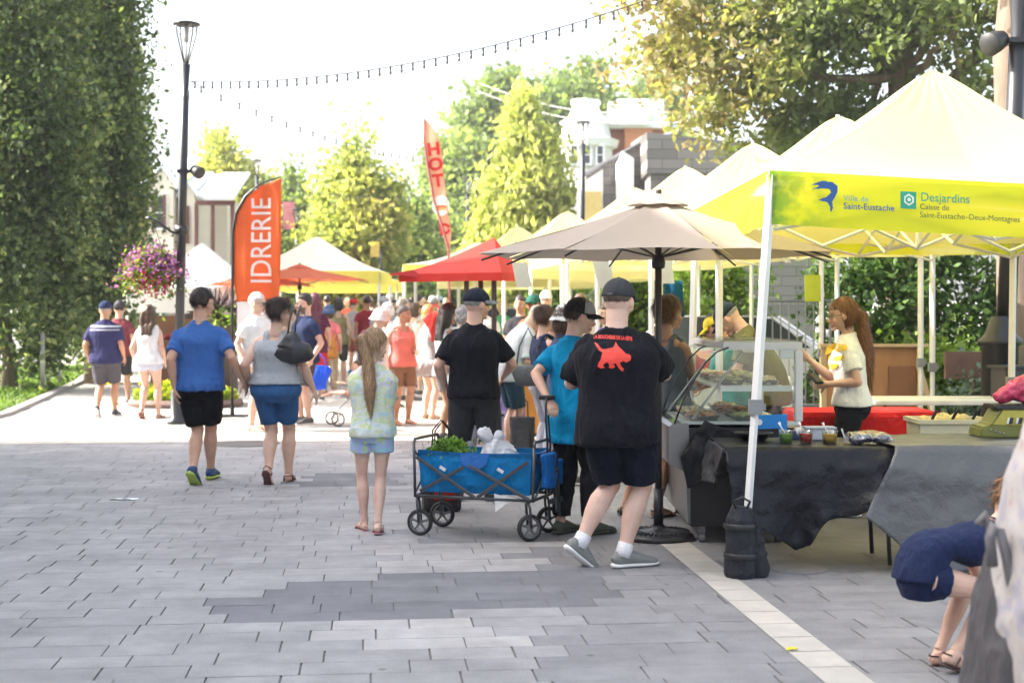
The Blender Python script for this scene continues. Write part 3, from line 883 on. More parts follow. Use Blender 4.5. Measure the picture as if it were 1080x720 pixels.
    if glasses:
        mb = MB()
        for sd in (-1, 1):
            ring = [H(sd * .036 + .024 * math.cos(a), .098, -.002 + .018 * math.sin(a)) for a in [2 * PI * q / 12 for q in range(13)]]
            mb.tube(ring, .0022, 5, cap=False)
            mb.tube([H(sd * .060, .096, .004), H(sd * .078, .06, .006), H(sd * .086, -.005, .004)], .0022, 5)
        mb.tube([H(-.012, .102, .002), H(.012, .102, .002)], .002, 5)
        gl = mb.build('glasses' if glasses == 'clear' else 'sunglasses', M('glasses_frame', (.03, .025, .02), .3), root, smooth=True)
        mb = MB()
        for sd in (-1, 1):
            mb.add([H(sd * .036 + .0235 * math.cos(a), .0975, -.002 + .0175 * math.sin(a)) for a in [2 * PI * q / 12 for q in range(12)]], [tuple(range(12))])
        mb.build('lens', glass_mat() if glasses == 'clear' else M('dark_lens', (.01, .01, .012), .08), gl)
    f.S = S; f.root = root; f.shirt = shirt
    return f
def world_of(f, p):
    return Matrix.LocRotScale(f.root.location, f.root.rotation_euler, f.root.scale) @ Vector(p)
# ================================================================ the setting
def gz(Y): return max(0.0, Y - 18.0) * 0.011
GA = math.atan(0.10)                                   # the paving grid runs slightly to the left
gd = Vector((-math.sin(GA), math.cos(GA), 0)); gr = Vector((math.cos(GA), math.sin(GA), 0))

def ground_sheet(name, x0, x1, ys, mat, dz=0.0, label=None):
    mb = MB(); rings = []
    for y in ys: rings.append([Vector((x0, y, gz(y) + dz)), Vector((x1, y, gz(y) + dz))])
    mb.rings(rings, cap=False, closed=False)
    o = mb.build(name, mat, fix=False)
    if o.data.polygons[0].normal.z < 0: o.data.flip_normals()
    o['kind'] = 'structure'
    return o
ground_sheet('ground', -300, 300, [-60, 0, 18, 60, 120, 500], M('far_ground', (.30, .29, .26), .9, scale=.4, var=.2), -0.03)

o_ = ground_sheet('side_lawn', 6.6, 60, [-3, 18, 60], M('side_grass', (.10, .16, .045), .95, scale=3, var=.4, bs=.6, bscale=40), .03)
# --- paving: real blocks with open joints over a dark bed
def paving():
    rs = np.random.RandomState(4)
    mj, nt, b = newmat('paving_joint'); b.inputs['Base Color'].default_value = (.16, .155, .15, 1); b.inputs['Roughness'].default_value = .95
    ground_sheet('joint_bed', -16, 12, [-3, 0, 18, 62], mj, -0.006)
    V = []; T = []
    rowh = 0.222; gap = 0.003
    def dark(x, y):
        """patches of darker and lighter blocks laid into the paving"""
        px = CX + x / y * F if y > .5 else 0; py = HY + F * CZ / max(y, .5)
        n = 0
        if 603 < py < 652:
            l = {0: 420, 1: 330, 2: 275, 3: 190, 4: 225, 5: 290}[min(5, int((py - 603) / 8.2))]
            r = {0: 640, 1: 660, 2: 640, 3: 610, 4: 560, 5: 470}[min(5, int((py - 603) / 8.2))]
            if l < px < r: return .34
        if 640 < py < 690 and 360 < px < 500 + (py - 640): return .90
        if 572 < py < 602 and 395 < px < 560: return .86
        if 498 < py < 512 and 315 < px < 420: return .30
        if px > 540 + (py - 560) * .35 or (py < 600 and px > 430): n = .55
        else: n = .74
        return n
    row = -12
    while True:
        v0 = row * rowh
        if v0 > 60: break
        u = -16 + rs.rand() * .6
        while u < 10:
            L = rs.choice([.26, .33, .40, .50, .60], p=[.12, .26, .27, .22, .13])
            c0 = gr * u + gd * v0
            cm = gr * (u + L / 2) + gd * (v0 + rowh / 2)
            jx = gap + .006 * rs.rand(); jy = .0015
            z = rs.rand() * .0012
            q = [gr * (u + jx) + gd * (v0 + jy), gr * (u + L - jx * .3) + gd * (v0 + jy), gr * (u + L - jx * .3) + gd * (v0 + rowh - jy), gr * (u + jx) + gd * (v0 + rowh - jy)]
            for p in q: V.append((p.x, p.y, gz(p.y) + z))
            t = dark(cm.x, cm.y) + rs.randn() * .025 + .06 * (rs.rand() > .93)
            T.append(t)
            u += L
        row += 1
    n = len(T)
    me = bpy.data.meshes.new('paving'); V = np.array(V)
    me.vertices.add(n * 4); me.vertices.foreach_set('co', V.ravel())
    me.loops.add(n * 4); me.loops.foreach_set('vertex_index', np.arange(n * 4))
    me.polygons.add(n); me.polygons.foreach_set('loop_start', np.arange(n) * 4); me.polygons.foreach_set('loop_total', np.full(n, 4))
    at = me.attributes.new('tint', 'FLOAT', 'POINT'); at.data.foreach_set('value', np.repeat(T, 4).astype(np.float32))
    me.update(); me.validate()
    m, nt, b = newmat('paving_block')
    a = N(nt, 'ShaderNodeAttribute', attribute_name='tint')
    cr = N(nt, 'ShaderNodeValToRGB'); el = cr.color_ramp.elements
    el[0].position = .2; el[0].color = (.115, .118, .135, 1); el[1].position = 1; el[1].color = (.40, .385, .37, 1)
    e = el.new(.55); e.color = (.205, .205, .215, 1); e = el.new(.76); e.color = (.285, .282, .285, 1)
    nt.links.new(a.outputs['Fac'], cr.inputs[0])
    tc = N(nt, 'ShaderNodeTexCoord')
    n1 = N(nt, 'ShaderNodeTexNoise', Scale=90, Detail=6, Roughness=.75); n2 = N(nt, 'ShaderNodeTexNoise', Scale=1.3, Detail=5, Roughness=.6)
    n3 = N(nt, 'ShaderNodeTexNoise', Scale=7, Detail=4)
    for q in (n1, n2, n3): nt.links.new(tc.outputs['Object'], q.inputs['Vector'])
    def mr(src, lo, hi, a0=.3, a1=.7):
        q = N(nt, 'ShaderNodeMapRange'); q.inputs['From Min'].default_value = a0; q.inputs['From Max'].default_value = a1
        q.inputs['To Min'].default_value = lo; q.inputs['To Max'].default_value = hi; nt.links.new(src, q.inputs[0]); return q.outputs[0]
    def mul(x, y):
        q = N(nt, 'ShaderNodeMath', operation='MULTIPLY'); nt.links.new(x, q.inputs[0]); nt.links.new(y, q.inputs[1]); return q.outputs[0]
    vo = N(nt, 'ShaderNodeTexVoronoi', Scale=2.3); nt.links.new(tc.outputs['Object'], vo.inputs['Vector'])
    k = mul(mul(mul(mr(n1.outputs[0], .80, 1.16), mr(n2.outputs[0], .78, 1.14)), mr(n3.outputs[0], .90, 1.08)), mr(vo.outputs['Distance'], .62, 1, .035, .06))
    sc = N(nt, 'ShaderNodeVectorMath', operation='SCALE'); nt.links.new(cr.outputs[0], sc.inputs[0]); nt.links.new(k, sc.inputs['Scale'])
    nt.links.new(sc.outputs[0], b.inputs['Base Color'])
    b.inputs['Roughness'].default_value = .72
    bp = N(nt, 'ShaderNodeBump', Strength=.25, Distance=.003); nt.links.new(n1.outputs[0], bp.inputs['Height']); nt.links.new(bp.outputs[0], b.inputs['Normal'])
    link('paving', me, m)['kind'] = 'structure'
paving()
# light band of stone slabs that crosses the paving
def band():
    mb = MB(); rs = random.Random(3)
    m = M('pale_slab', (.42, .40, .36), .8, scale=3, var=.12, bs=.2, bscale=150)
    mb.m = 0; v = 5.3
    lx0 = lambda Y: 1.05 + (9.82 - Y) * .090; w = .215
    while v < 9.95:
        L = .30; y0, y1 = v + .004, v + L - .004
        x0, x1 = lx0(y0), lx0(y1)
        mb.quad((x0, y0, .004), (x0 + w, y0 + .02, .004), (x1 + w, y1 + .02, .004), (x1, y1, .004)); v += L
    o = mb.build('pale_paving_band', m, fix=False); o['kind'] = 'structure'
band()
# pale concrete cross walk and side path, sunlit
mconc = M('pale_concrete', (.43, .405, .365), .85, scale=2.5, var=.10, bs=.15, bscale=90)
def strip(name, pts, mat, dz):
    mb = MB(); 
    for a, b, c, d in pts: mb.quad(*[(p[0], p[1], gz(p[1]) + dz) for p in (a, b, c, d)])
    o = mb.build(name, mat, fix=False)
    if o.data.polygons[0].normal.z < 0: o.data.flip_normals()
    o['kind'] = 'structure'; return o
def row_strip(y0, y1, x0, x1, n):                    # slabs side by side along a row of the grid
    L = (x1 - x0) / n; out = []
    for i in range(n):
        a = x0 + i * L + .006; b = x0 + (i + 1) * L - .006
        out.append(tuple((gr * x + gd * y)[:2] for x, y in ((a, y0), (b, y0), (b, y1), (a, y1))))
    return out
strip('crossing_band', row_strip(17.9, 19.6, -12, 4.5, 14) + row_strip(20.0, 23.2, -12, 4.5, 11) + row_strip(23.6, 25.2, -9, 4, 10) + row_strip(25.6, 29.5, -9, 3, 10) + row_strip(30, 37, -9, 2, 8) + row_strip(37.2, 60, -9, 1.5, 6), mconc, 0.006)
# lawn, kerb and side path on the left
def lawn():
    edge = [(WX(-60, 19.4), 19.4), (WX(0, 21.6), 21.6), (WX(42, 25.2), 25.2), (WX(78, 29.5), 29.5), (WX(104, 37), 37)]
    mg = M('lawn_soil', (.07, .11, .03), .95, scale=3, var=.35, bs=.6, bscale=40)
    mb = MB()
    for (x0, y0), (x1, y1) in zip(edge[:-1], edge[1:]):
        mb.quad((-40, y0, gz(y0) + .03), (x0, y0, gz(y0) + .03), (x1, y1, gz(y1) + .03), (-40, y1, gz(y1) + .03))
    o = mb.build('lawn', mg, fix=False); 
    if o.data.polygons[0].normal.z < 0: o.data.flip_normals()
    o['kind'] = 'structure'
    kb = MB()
    for (x0, y0), (x1, y1) in zip(edge[:-1], edge[1:]):
        kb.rings([[(x0 - .0, y0, gz(y0) - .02), (x0 + .16, y0, gz(y0) - .02), (x0 + .16, y0, gz(y0) + .06), (x0, y0, gz(y0) + .06)],
                  [(x1 - .0, y1, gz(y1) - .02), (x1 + .16, y1, gz(y1) - .02), (x1 + .16, y1, gz(y1) + .06), (x1, y1, gz(y1) + .06)]])
    o = kb.build('kerb', M('kerb_stone', (.36, .34, .32), .85, var=.12)); o['kind'] = 'structure'
    rs = np.random.RandomState(5)
    n = 26000
    y = 19.4 + 16.5 * rs.rand(n) ** 1.1
    ex = np.interp(y, [e[1] for e in edge], [e[0] for e in edge])
    x = ex - .05 - rs.rand(n) ** 1.2 * 9
    P = np.stack([x, y, np.maximum(0, y - 18) * .011 + .06 + rs.rand(n) * .03], 1)
    t = .5 + .5 * vnoise(P, .7, 2) * .8 + .25 * rs.randn(n)
    o = leaf_mesh('grass', P, .035, t, leaf_mat('grass_blade', [(0, (.05, .09, .02)), (.6, (.13, .22, .04)), (1, (.24, .32, .08))], .35), up=.9, seed=3, elong=3.2)
    o['kind'] = 'stuff'; tag(o, 'short green grass of the lawn beside the pale path', 'grass')
lawn()

# ================================================================ trees
BARK = lambda: M('bark', (.16, .12, .09), .95, scale=6, var=.35, bs=.8, bscale=25, stretch=(1, 1, .2))
def tree(name, px, Y, blobs, clumps, per, rc, leaf, mat, label, trunk_h, trunk_r, seed=1, cat='tree', group=None, X=None, limbs=10, up=.3, droop=0.0, shell=.55, elong=1.7, flat=.8, tintf=None):
    X = WX(px, Y) if X is None else X
    root = empty(name, (X, Y, gz(Y)), 0, label, cat, group)
    P, t, cen = crown_points(blobs, clumps, per, rc, seed, shell, flat)
    if tintf is not None: t = tintf(P, t)
    leaf_mesh('crown', P, leaf, t, mat, root, up, seed, elong=elong, droop=droop)
    rs = np.random.RandomState(seed + 50)
    mb = MB()
    top = max(b[0][2] for b in blobs)
    pts = [Vector((0, 0, -.1)), Vector((0, 0, trunk_h * .4)), Vector((rs.randn() * .1, rs.randn() * .1, trunk_h)), Vector((rs.randn() * .3, rs.randn() * .3, top))]
    mb.tube(pts, [trunk_r * 1.35, trunk_r, trunk_r * .85, trunk_r * .2], 12)
    for i in range(limbs):
        c = Vector(cen[rs.randint(len(cen))])
        s = min(.95, .1 + .8 * rs.rand()); a = pts[2].lerp(pts[3], s * .8)
        branch(mb, a, c, trunk_r * .38 * (1 - s * .5), trunk_r * .06, rs)
    mb.build('trunk', BARK(), root, smooth=True)
    return root
DG = leaf_mat('oak_leaf_dark', [(0, (.045, .075, .038)), (.4, (.095, .14, .062)), (.72, (.20, .26, .105)), (1, (.56, .58, .28))], .45)
def col_tree(px, Y, r, hgt, label, seed, dens=1.0):
    blobs = []
    k = 9
    rs = random.Random(seed)
    for i in range(k):
        t = i / (k - 1)
        rr = r * (0.58 + .42 * math.sin(PI * min(1, .16 + t * .80))) * (1 if t < .85 else .7) * rs.uniform(.88, 1.1)
        blobs.append(((rs.uniform(-.12, .12) * r, rs.uniform(-.12, .12) * r, 1.75 + (hgt - 2.05) * t), (rr, rr, hgt * .095 + .3)))
    return tree('columnar_oak', px, Y, blobs, int(520 * dens), 88, .40, .078, DG, label, 1.6, .13, seed, limbs=24, group='columnar oaks on the lawn', up=.2, shell=.55, flat=1.9)
col_tree(96, 29.5, 1.15, 10.6, 'dark columnar oak nearest the street with its crown edge against the sky', 3)
col_tree(10, 27.0, 1.75, 11.0, 'wide columnar oak standing at the lawn beside the picture edge', 5, 1.5)
col_tree(52, 33.5, 1.5, 11.0, 'columnar oak half hidden behind two others on the lawn', 8, .8)
col_tree(128, 38, .75, 8.2, 'slim low columnar oak beyond the dark ones near the pale house', 9, .5)

YG = leaf_mat('maple_leaf_yellow_green', [(0, (.20, .25, .08)), (.4, (.34, .38, .13)), (.75, (.50, .48, .18)), (1, (.66, .48, .20))], .55)
GY_ = leaf_mat('willow_leaf_lime', [(0, (.24, .28, .09)), (.5, (.43, .45, .16)), (1, (.58, .57, .24))], .55)
MG = leaf_mat('maple_leaf_green', [(0, (.10, .15, .05)), (.5, (.20, .27, .09)), (1, (.36, .42, .15))], .5)
AU = leaf_mat('oak_leaf_turning', [(0, (.11, .15, .065)), (.32, (.20, .24, .10)), (.5, (.29, .28, .13)), (.7, (.36, .26, .15)), (.88, (.36, .21, .13)), (1, (.60, .52, .34))], .5)
def autumn(P, t):
    n = vnoise(P, .28, 4)
    return np.clip(t * .45 + .12 + .33 * n + (P[:, 0] < -2.5) * .06, 0, 1)
# yellow-green maple in the middle distance
def pyr(cx, z0, z1, r, k, seed, cone=.5):
    rs = random.Random(seed); out = []
    for i in range(k):
        t = i / (k - 1); rr = r * (math.sin(PI * (.22 + .70 * t)) ** .8) * (1 - cone * t * .6)
        for j in range(3 if t < .8 else 1):
            a = rs.uniform(0, 2 * PI); q = rr * .38
            out.append(((cx + q * math.cos(a), q * math.sin(a), z0 + (z1 - z0) * t), (rr * .72, rr * .72, (z1 - z0) / k * 1.15)))
    return out
tree('maple_tree', 376, 50, pyr(0, 1.9, 7.0, 2.05, 7, 1), 620, 46, .62, .15, YG, 'yellow green maple with orange patches rising behind the pale market tents', 2.4, .2, 11, tintf=lambda P, t: np.clip(t * .7 + .35 * vnoise(P, .5, 9) + .1, 0, 1))
tree('maple_tree', 425, 56, pyr(0, 2.5, 5.6, 1.8, 5, 2), 300, 40, .6, .15, MG, 'low green maple right of the yellow one behind the red umbrella', 2.0, .17, 12)
tree('maple_tree', 232, 66, pyr(0, 3, 9.3, 2.6, 6, 3), 460, 42, .7, .17, YG, 'thin topped yellow maple behind the pale house roofs', 3, .2, 13)
tree('maple_tree', 168, 72, pyr(0, 3, 6.8, 2.6, 5, 4), 300, 40, .7, .17, YG, 'low yellow treetop above the pale roof beside the dark oaks', 3, .2, 14)
tree('maple_tree', 312, 60, pyr(0, 2, 7.0, 1.7, 6, 5), 420, 40, .6, .15, MG, 'green tree between the orange flag and the yellow maple', 2.4, .18, 15)
tree('maple_tree', 285, 58, pyr(0, 1.5, 5.4, 1.7, 5, 6), 320, 40, .6, .15, MG, 'low dark green tree behind the orange flag', 1.6, .16, 16)
tree('willow_tree', 556, 47, pyr(0, 1.6, 8.3, 1.75, 8, 7, .9), 1000, 52, .5, .13, GY_, 'tall lime green weeping tree behind the pale tent peaks', 2, .2, 17, droop=1.2, elong=2.6)
tree('willow_tree', 522, 49, pyr(0, 1.4, 4.3, 1.2, 5, 8, .8), 360, 46, .5, .13, GY_, 'shorter lime green tree at the foot of the tall weeping one', 1.5, .15, 18, droop=1.2, elong=2.6)
def big_round(r, z0, z1, seed, k=12):
    rs = random.Random(seed); out = []
    for i in range(k):
        a = rs.uniform(0, 2 * PI); q = r * rs.uniform(.25, .75); z = rs.uniform(z0, z1)
        out.append(((q * math.cos(a), q * math.sin(a), z), (r * .42, r * .42, r * .34)))
    return out
tree('maple_tree', 500, 78, big_round(3.5, 4.6, 9.6, 21, 14), 460, 44, 1.0, .24, MG, 'airy green tree with sky gaps behind the hot dog flag', 5, .35, 21)
tree('maple_tree', 560, 84, big_round(4.5, 8, 14.0, 22, 14), 560, 44, 1.0, .25, MG, 'broad green tree crown above and behind the lime weeping tree', 6, .4, 22)
tree('maple_tree', 640, 88, big_round(4.6, 8.5, 14.2, 23, 14), 560, 44, 1.0, .25, MG, 'wide green tree crown above the white cornice of the brick house', 6, .4, 23)
tree('maple_tree', 700, 92, big_round(4.0, 7, 11.2, 24, 10), 380, 44, 1.0, .25, MG, 'dark green treetop just left of the turning oak', 6, .4, 24)
tree('maple_tree', 455, 70, big_round(2.6, 2.2, 5.0, 25, 8), 330, 40, .8, .2, MG, 'low green tree under the airy one behind the red umbrella', 2, .3, 25)
# great oak on the right, leaves turning
oak_blobs = [((-6.9, 0, 6.6), (1.7, 1.6, 1.3)), ((-5.4, .2, 8.0), (2.0, 1.8, 1.4)), ((-4.2, -.5, 6.2), (1.9, 1.8, 1.3)), ((-7.4, 0, 8.6), (1.3, 1.4, .9)), ((-3.0, .5, 9.0), (2.2, 2, 1.6)), ((-1.6, -.4, 6.6), (2.2, 2, 1.4)),
             ((.2, .6, 8.6), (2.3, 2, 1.7)), ((1.6, -.6, 6.9), (2.2, 2, 1.5)), ((3.4, .4, 8.8), (2.3, 2, 1.6)), ((4.6, -.3, 6.6), (2, 1.8, 1.4)), ((-6.0, .5, 10.0), (2, 1.6, 1.1)), ((0, .5, 10.8), (3, 2, 1.5)), ((5, .5, 10.4), (2.5, 2, 1.6)),
             ((-5.6, -.6, 5.2), (1.3, 1.2, .8)), ((-3.0, 0, 4.7), (1.6, 1.4, .9)), ((-.2, 0, 4.7), (1.8, 1.4, .9)), ((2.6, 0, 4.8), (1.8, 1.4, .9))]
oak_blobs = [((x * (.60 if x < 0 else 1), y, z), (a * (.82 if x < -2 else 1), b, c)) for (x, y, z), (a, b, c) in oak_blobs]
tree('oak_tree', 950, 25.5, oak_blobs, 980, 60, .46, .088, AU, 'great oak with leaves turning brown spreading above the market tents', 3.4, .34, 31, X=7.0, limbs=34, tintf=autumn, shell=.25, elong=1.9)
# shrubs and hedge behind the stalls on the right
HG = leaf_mat('hedge_leaf', [(0, (.04, .08, .025)), (.5, (.08, .15, .04)), (.85, (.16, .25, .06)), (1, (.28, .36, .09))], .4)
HL = leaf_mat('shrub_leaf_light', [(0, (.08, .14, .03)), (.5, (.17, .26, .05)), (1, (.32, .42, .08))], .4)
HB = leaf_mat('shrub_leaf_blue', [(0, (.06, .11, .08)), (1, (.20, .28, .22))], .2)
def hedge(name, label, x0, x1, Y, h, d, n, mat, seed, z0=.15, size=.07):
    root = empty(name, ((x0 + x1) / 2, Y, gz(Y)), 0, label, 'hedge' if name == 'hedge' else 'shrub')
    L = x1 - x0; k = max(3, int(L / .5)); rs = random.Random(seed)
    blobs = [((-L / 2 + L * (i + .5) / k, rs.uniform(-.1, .1), z0 + (h - z0) * f), (L / k * .9, d / 2, (h - z0) * .22 * rs.uniform(.85, 1.2))) for i in range(k) for f in (.18, .48, .78)]
    P, t, cen = crown_points(blobs, int(n / 40), 40, .3, seed, .6, 1)
    leaf_mesh('foliage', P, size, t, mat, root, .3, seed)
    mb = MB(); r2 = np.random.RandomState(seed)
    for i in range(k * 2):
        x = -L / 2 + L * (i + .5) / k / 2; branch(mb, (x, 0, -.05), (x + r2.randn() * .15, r2.randn() * .2, h * .8), .03, .008, r2)
    mb.build('stem', BARK(), root, smooth=True)
    return root
hedge('hedge', 'tall dark green hedge behind the wooden stand and the white table', 4.6, 15.5, 21.0, 3.3, 1.1, 46000, HG, 41)
hedge('hedge', 'lighter leafy hedge seen between the parked car and the tent leg', 3.2, 4.7, 27, 2.9, 1.2, 6000, HL, 42)
hedge('shrub', 'light green low shrub under the dark hedge beside the white pole', 4.75, 5.75, 17.6, 1.1, .7, 5000, HL, 43, size=.06)
hedge('shrub', 'grey blue low shrub beside the black lamp post base', 5.3, 5.95, 16.6, .75, .6, 3000, HB, 44, size=.05)
hedge('shrub', 'bright green bush behind the stalls beyond the bucket hat', .55, 1.75, 34, 2.3, 1.1, 5000, HL, 45, size=.09)
hedge('shrub', 'dark green bush beyond the crowd under the red umbrella', -2.3, -1.4, 46, 2.4, 1.1, 3000, HG, 46, size=.1)
hedge('hedge', 'yellow green hedge behind the pink crates and the glass case', 2.0, 3.6, 30, 2.5, 1.1, 6000, HL, 47, size=.09)
hedge('shrub', 'clipped dark shrub row beyond the frame on the right lawn', 7.4, 13, 11, 1.5, 1.0, 14000, HG, 48)
# bare trunk of the oak's neighbour close behind the lamp post
mb = MB(); rs_ = np.random.RandomState(2)
mb.tube([(0, 0, -.1), (0, 0, .5), (.02, 0, 1.6), (.0, 0, 3.0), (-.05, 0, 4.5), (.1, .1, 6.5)], [.40, .30, .27, .26, .24, .16], 20)
t_ = empty('linden_tree', (5.58, 15.6, 0), 0, 'thick brown trunk right behind the black lamp post', 'tree')
mb.build('trunk', BARK(), t_, smooth=True)
P, t, c = crown_points([((.6, .3, 7.0), (2.1, 1.8, 1.5)), ((1.4, 0, 8.4), (2, 1.8, 1.3))], 260, 50, .5, 77)
leaf_mesh('crown', P, .1, autumn(P, t), AU, t_, .3, 77)

# ================================================================ buildings
def window(mb_frame, mb_glass, c, w, h, face='y', bars=1):
    pass
WALLW = M('cream_siding', (.74, .70, .60), .7, var=.05, stretch=(.3, .3, 14), scale=1.2, bs=.3, bscale=1)
ROOFM = M('pale_metal_roof', (.68, .69, .72), .45, metal=.3, var=.06, stretch=(8, 8, .3))
TRIM = M('white_trim', (.80, .80, .78), .6, var=.03)
GLASSD = M('window_pane', (.05, .06, .07), .1, var=.3, scale=2)
MAROON = M('maroon_trim', (.12, .045, .04), .6)
def win_part(root, x, z, w, h, y, mat=None, rx=False):
    """a framed window in the wall plane y, facing -Y (or facing +X/-X when rx gives the side)"""
    f = MB(); t = .07
    def B(cx, cz, dx, dz, dy=.08, off=0):
        if rx: f.box((y + off, cx, cz), (dy, dx, dz))
        else: f.box((cx, y - off, cz), (dx, dy, dz))
    B(x - w / 2, z, t, h + t * 2); B(x + w / 2, z, t, h + t * 2); B(x, z - h / 2, w - t, t * 1.0); B(x, z + h / 2, w - t, t * 1.0)
    B(x, z, w - t, .04, .05); 
    o = f.build('window', mat or TRIM, root)
    g = MB()
    if rx: g.box((y, x, z), (.02, w - t, h - t))
    else: g.box((x, y, z), (w - t, .02, h - t))
    g.build('pane', GLASSD, o)
    return o
def gable_roof(mb, x0, x1, y0, y1, ze, zr, axis='x', th=.12, over=.25):
    """ridge along axis"""
    if axis == 'y':
        xm = (x0 + x1) / 2
        for sx, xe in ((-1, x0 - over), (1, x1 + over)):
            d = abs(xe - xm); zz = ze - (zr - ze) / (abs(x0 - xm)) * over
            a = [(xm, y0 - over, zr), (xe, y0 - over, zz), (xe, y1 + over, zz), (xm, y1 + over, zr)]
            mb.add([Vector(p) for p in a] + [Vector(p) + Vector((0, 0, th)) for p in a], [(0, 1, 2, 3), (7, 6, 5, 4), (0, 4, 5, 1), (1, 5, 6, 2), (2, 6, 7, 3), (3, 7, 4, 0)])
    else:
        ym = (y0 + y1) / 2
        for ye in (y0 - over, y1 + over):
            zz = ze - (zr - ze) / (abs(y0 - ym)) * over
            a = [(x0 - over, ym, zr), (x0 - over, ye, zz), (x1 + over, ye, zz), (x1 + over, ym, zr)]
            mb.add([Vector(p) for p in a] + [Vector(p) + Vector((0, 0, th)) for p in a], [(0, 1, 2, 3), (7, 6, 5, 4), (0, 4, 5, 1), (1, 5, 6, 2), (2, 6, 7, 3), (3, 7, 4, 0)])
def house_left():
    Y0 = 44.0; g0 = gz(Y0)
    root = empty('pale_house', (0, 0, g0), 0, 'pale wooden house with metal gable roofs and maroon trim beyond the dark oaks', 'house')
    zz = lambda py: WZ(py, Y0) - g0
    x = lambda px: WX(px, Y0)
    ze = zz(198)
    w = MB(); w.box(((x(90) + x(207)) / 2, Y0 + 4, ze / 2), (x(207) - x(90), 8, ze)); w.box(((x(207) + x(226)) / 2, Y0 + 5, zz(205) / 2), (x(226) - x(207), 6, zz(205)))
    ped = ((x(176), .36, Y0 - .7, zz(198)), (x(201), .22, Y0 - .45, zz(206)))
    for cx, hw, y, z in ped:
        w.box((cx, y + .4, z / 2), (hw * 2, .8 - .01, z)); w.prism([(cx - hw, z), (cx + hw, z), (cx, z + hw * 1.5)], .1, Matrix.Translation((0, y, 0)))
    w.build('wall', WALLW, root)
    def slope(x0, x1, y0, z0, y1, z1, name='roof', th=.1):
        r = MB(); a = [Vector(p) for p in ((x0, y0, z0), (x1, y0, z0), (x1, y1, z1), (x0, y1, z1))]; u = Vector((0, 0, th))
        r.add(a + [p + u for p in a], [(3, 2, 1, 0), (4, 5, 6, 7), (0, 1, 5, 4), (1, 2, 6, 5), (2, 3, 7, 6), (3, 0, 4, 7)]); return r.build(name, ROOFM, root)
    slope(x(86), x(187), Y0 - .25, zz(197), Y0 + 3.2, zz(158)); slope(x(187.5), x(207), Y0 - .25, zz(205), Y0 + 2.6, zz(176))
    slope(x(207.5), x(222), Y0 - .3, zz(211), Y0 + 2.2, zz(180)); slope(x(222.5), x(254), Y0 - 1.1, zz(214), Y0 + 1.6, zz(180))
    for cx, hw, y, z in ped: r = MB(); gable_roof(r, cx - hw, cx + hw, y, y + 1.6, z + .03, z + hw * 1.55, 'y', th=.07, over=.1); r.build('gable_roof', ROOFM, root)
    for i, px in enumerate((214, 222, 231, 244, 251)):
        p = MB(); p.box((x(px), Y0 - .9 + (i % 2) * 1.2, zz(216) / 2), (.07 if i % 2 else .10, .10, zz(216) - .02)); p.build('porch_post', MAROON, root)
    p = MB(); p.box((x(234), Y0 - .95, zz(216.5)), (x(253) - x(213), .1, .14)); p.build('porch_beam', MAROON, root)
    for px, y, d in ((180, 227, .76), (201.5, 238, .5), (168, 225, .76)):
        p = MB(); p.box((x(px), Y0 - d, zz(y)), (.10, .06, 1.15)); p.build('trim_board', MAROON, root)
    win_part(root, x(174), zz(226), .42, 1.0, Y0 - .74)
    p = MB(); p.box((x(232), Y0 - .1, .35), (x(254) - x(208), 2.2, .7)); p.build('porch_floor', M('porch_boards', (.35, .33, .30), .8), root)
    rl = MB()
    for k in range(12): rl.box((x(213) + (x(252) - x(213)) * k / 11, Y0 - 1.12, 1.1), (.05, .05, .8))
    rl.box((x(232), Y0 - 1.12, 1.52), (x(253) - x(212), .08, .06)); rl.build('railing', TRIM, root)
    sb = MB(); sb.box((x(150), Y0 - 2.0, .9), (3.2, 1.0, 1.8)); sb.build('stone_base', STONE(), root)
def STONE():
    if 'rubble_stone' in MATS: return MATS['rubble_stone']
    m, nt, b = newmat('rubble_stone'); tc = N(nt, 'ShaderNodeTexCoord')
    vo = N(nt, 'ShaderNodeTexVoronoi', Scale=3.2, feature='DISTANCE_TO_EDGE'); nt.links.new(tc.outputs['Object'], vo.inputs['Vector'])
    v2 = N(nt, 'ShaderNodeTexVoronoi', Scale=3.2); nt.links.new(tc.outputs['Object'], v2.inputs['Vector'])
    mp = N(nt, 'ShaderNodeMapRange'); mp.inputs['From Max'].default_value = .06; nt.links.new(vo.outputs['Distance'], mp.inputs[0])
    cr = N(nt, 'ShaderNodeValToRGB'); cr.color_ramp.elements[0].color = (.34, .31, .27, 1); cr.color_ramp.elements[1].color = (.52, .49, .44, 1)
    sp = N(nt, 'ShaderNodeSeparateColor'); nt.links.new(v2.outputs['Color'], sp.inputs[0]); nt.links.new(sp.outputs[0], cr.inputs[0])
    mx = N(nt, 'ShaderNodeMix', data_type='RGBA'); mx.inputs[6].default_value = (.22, .20, .18, 1)
    nt.links.new(mp.outputs[0], mx.inputs[0]); nt.links.new(cr.outputs[0], mx.inputs[7]); nt.links.new(mx.outputs[2], b.inputs['Base Color'])
    bp = N(nt, 'ShaderNodeBump', Strength=.6, Distance=.03); nt.links.new(mp.outputs[0], bp.inputs['Height']); nt.links.new(bp.outputs[0], b.inputs['Normal'])
    b.inputs['Roughness'].default_value = .9; MATS['rubble_stone'] = m; return m
house_left()
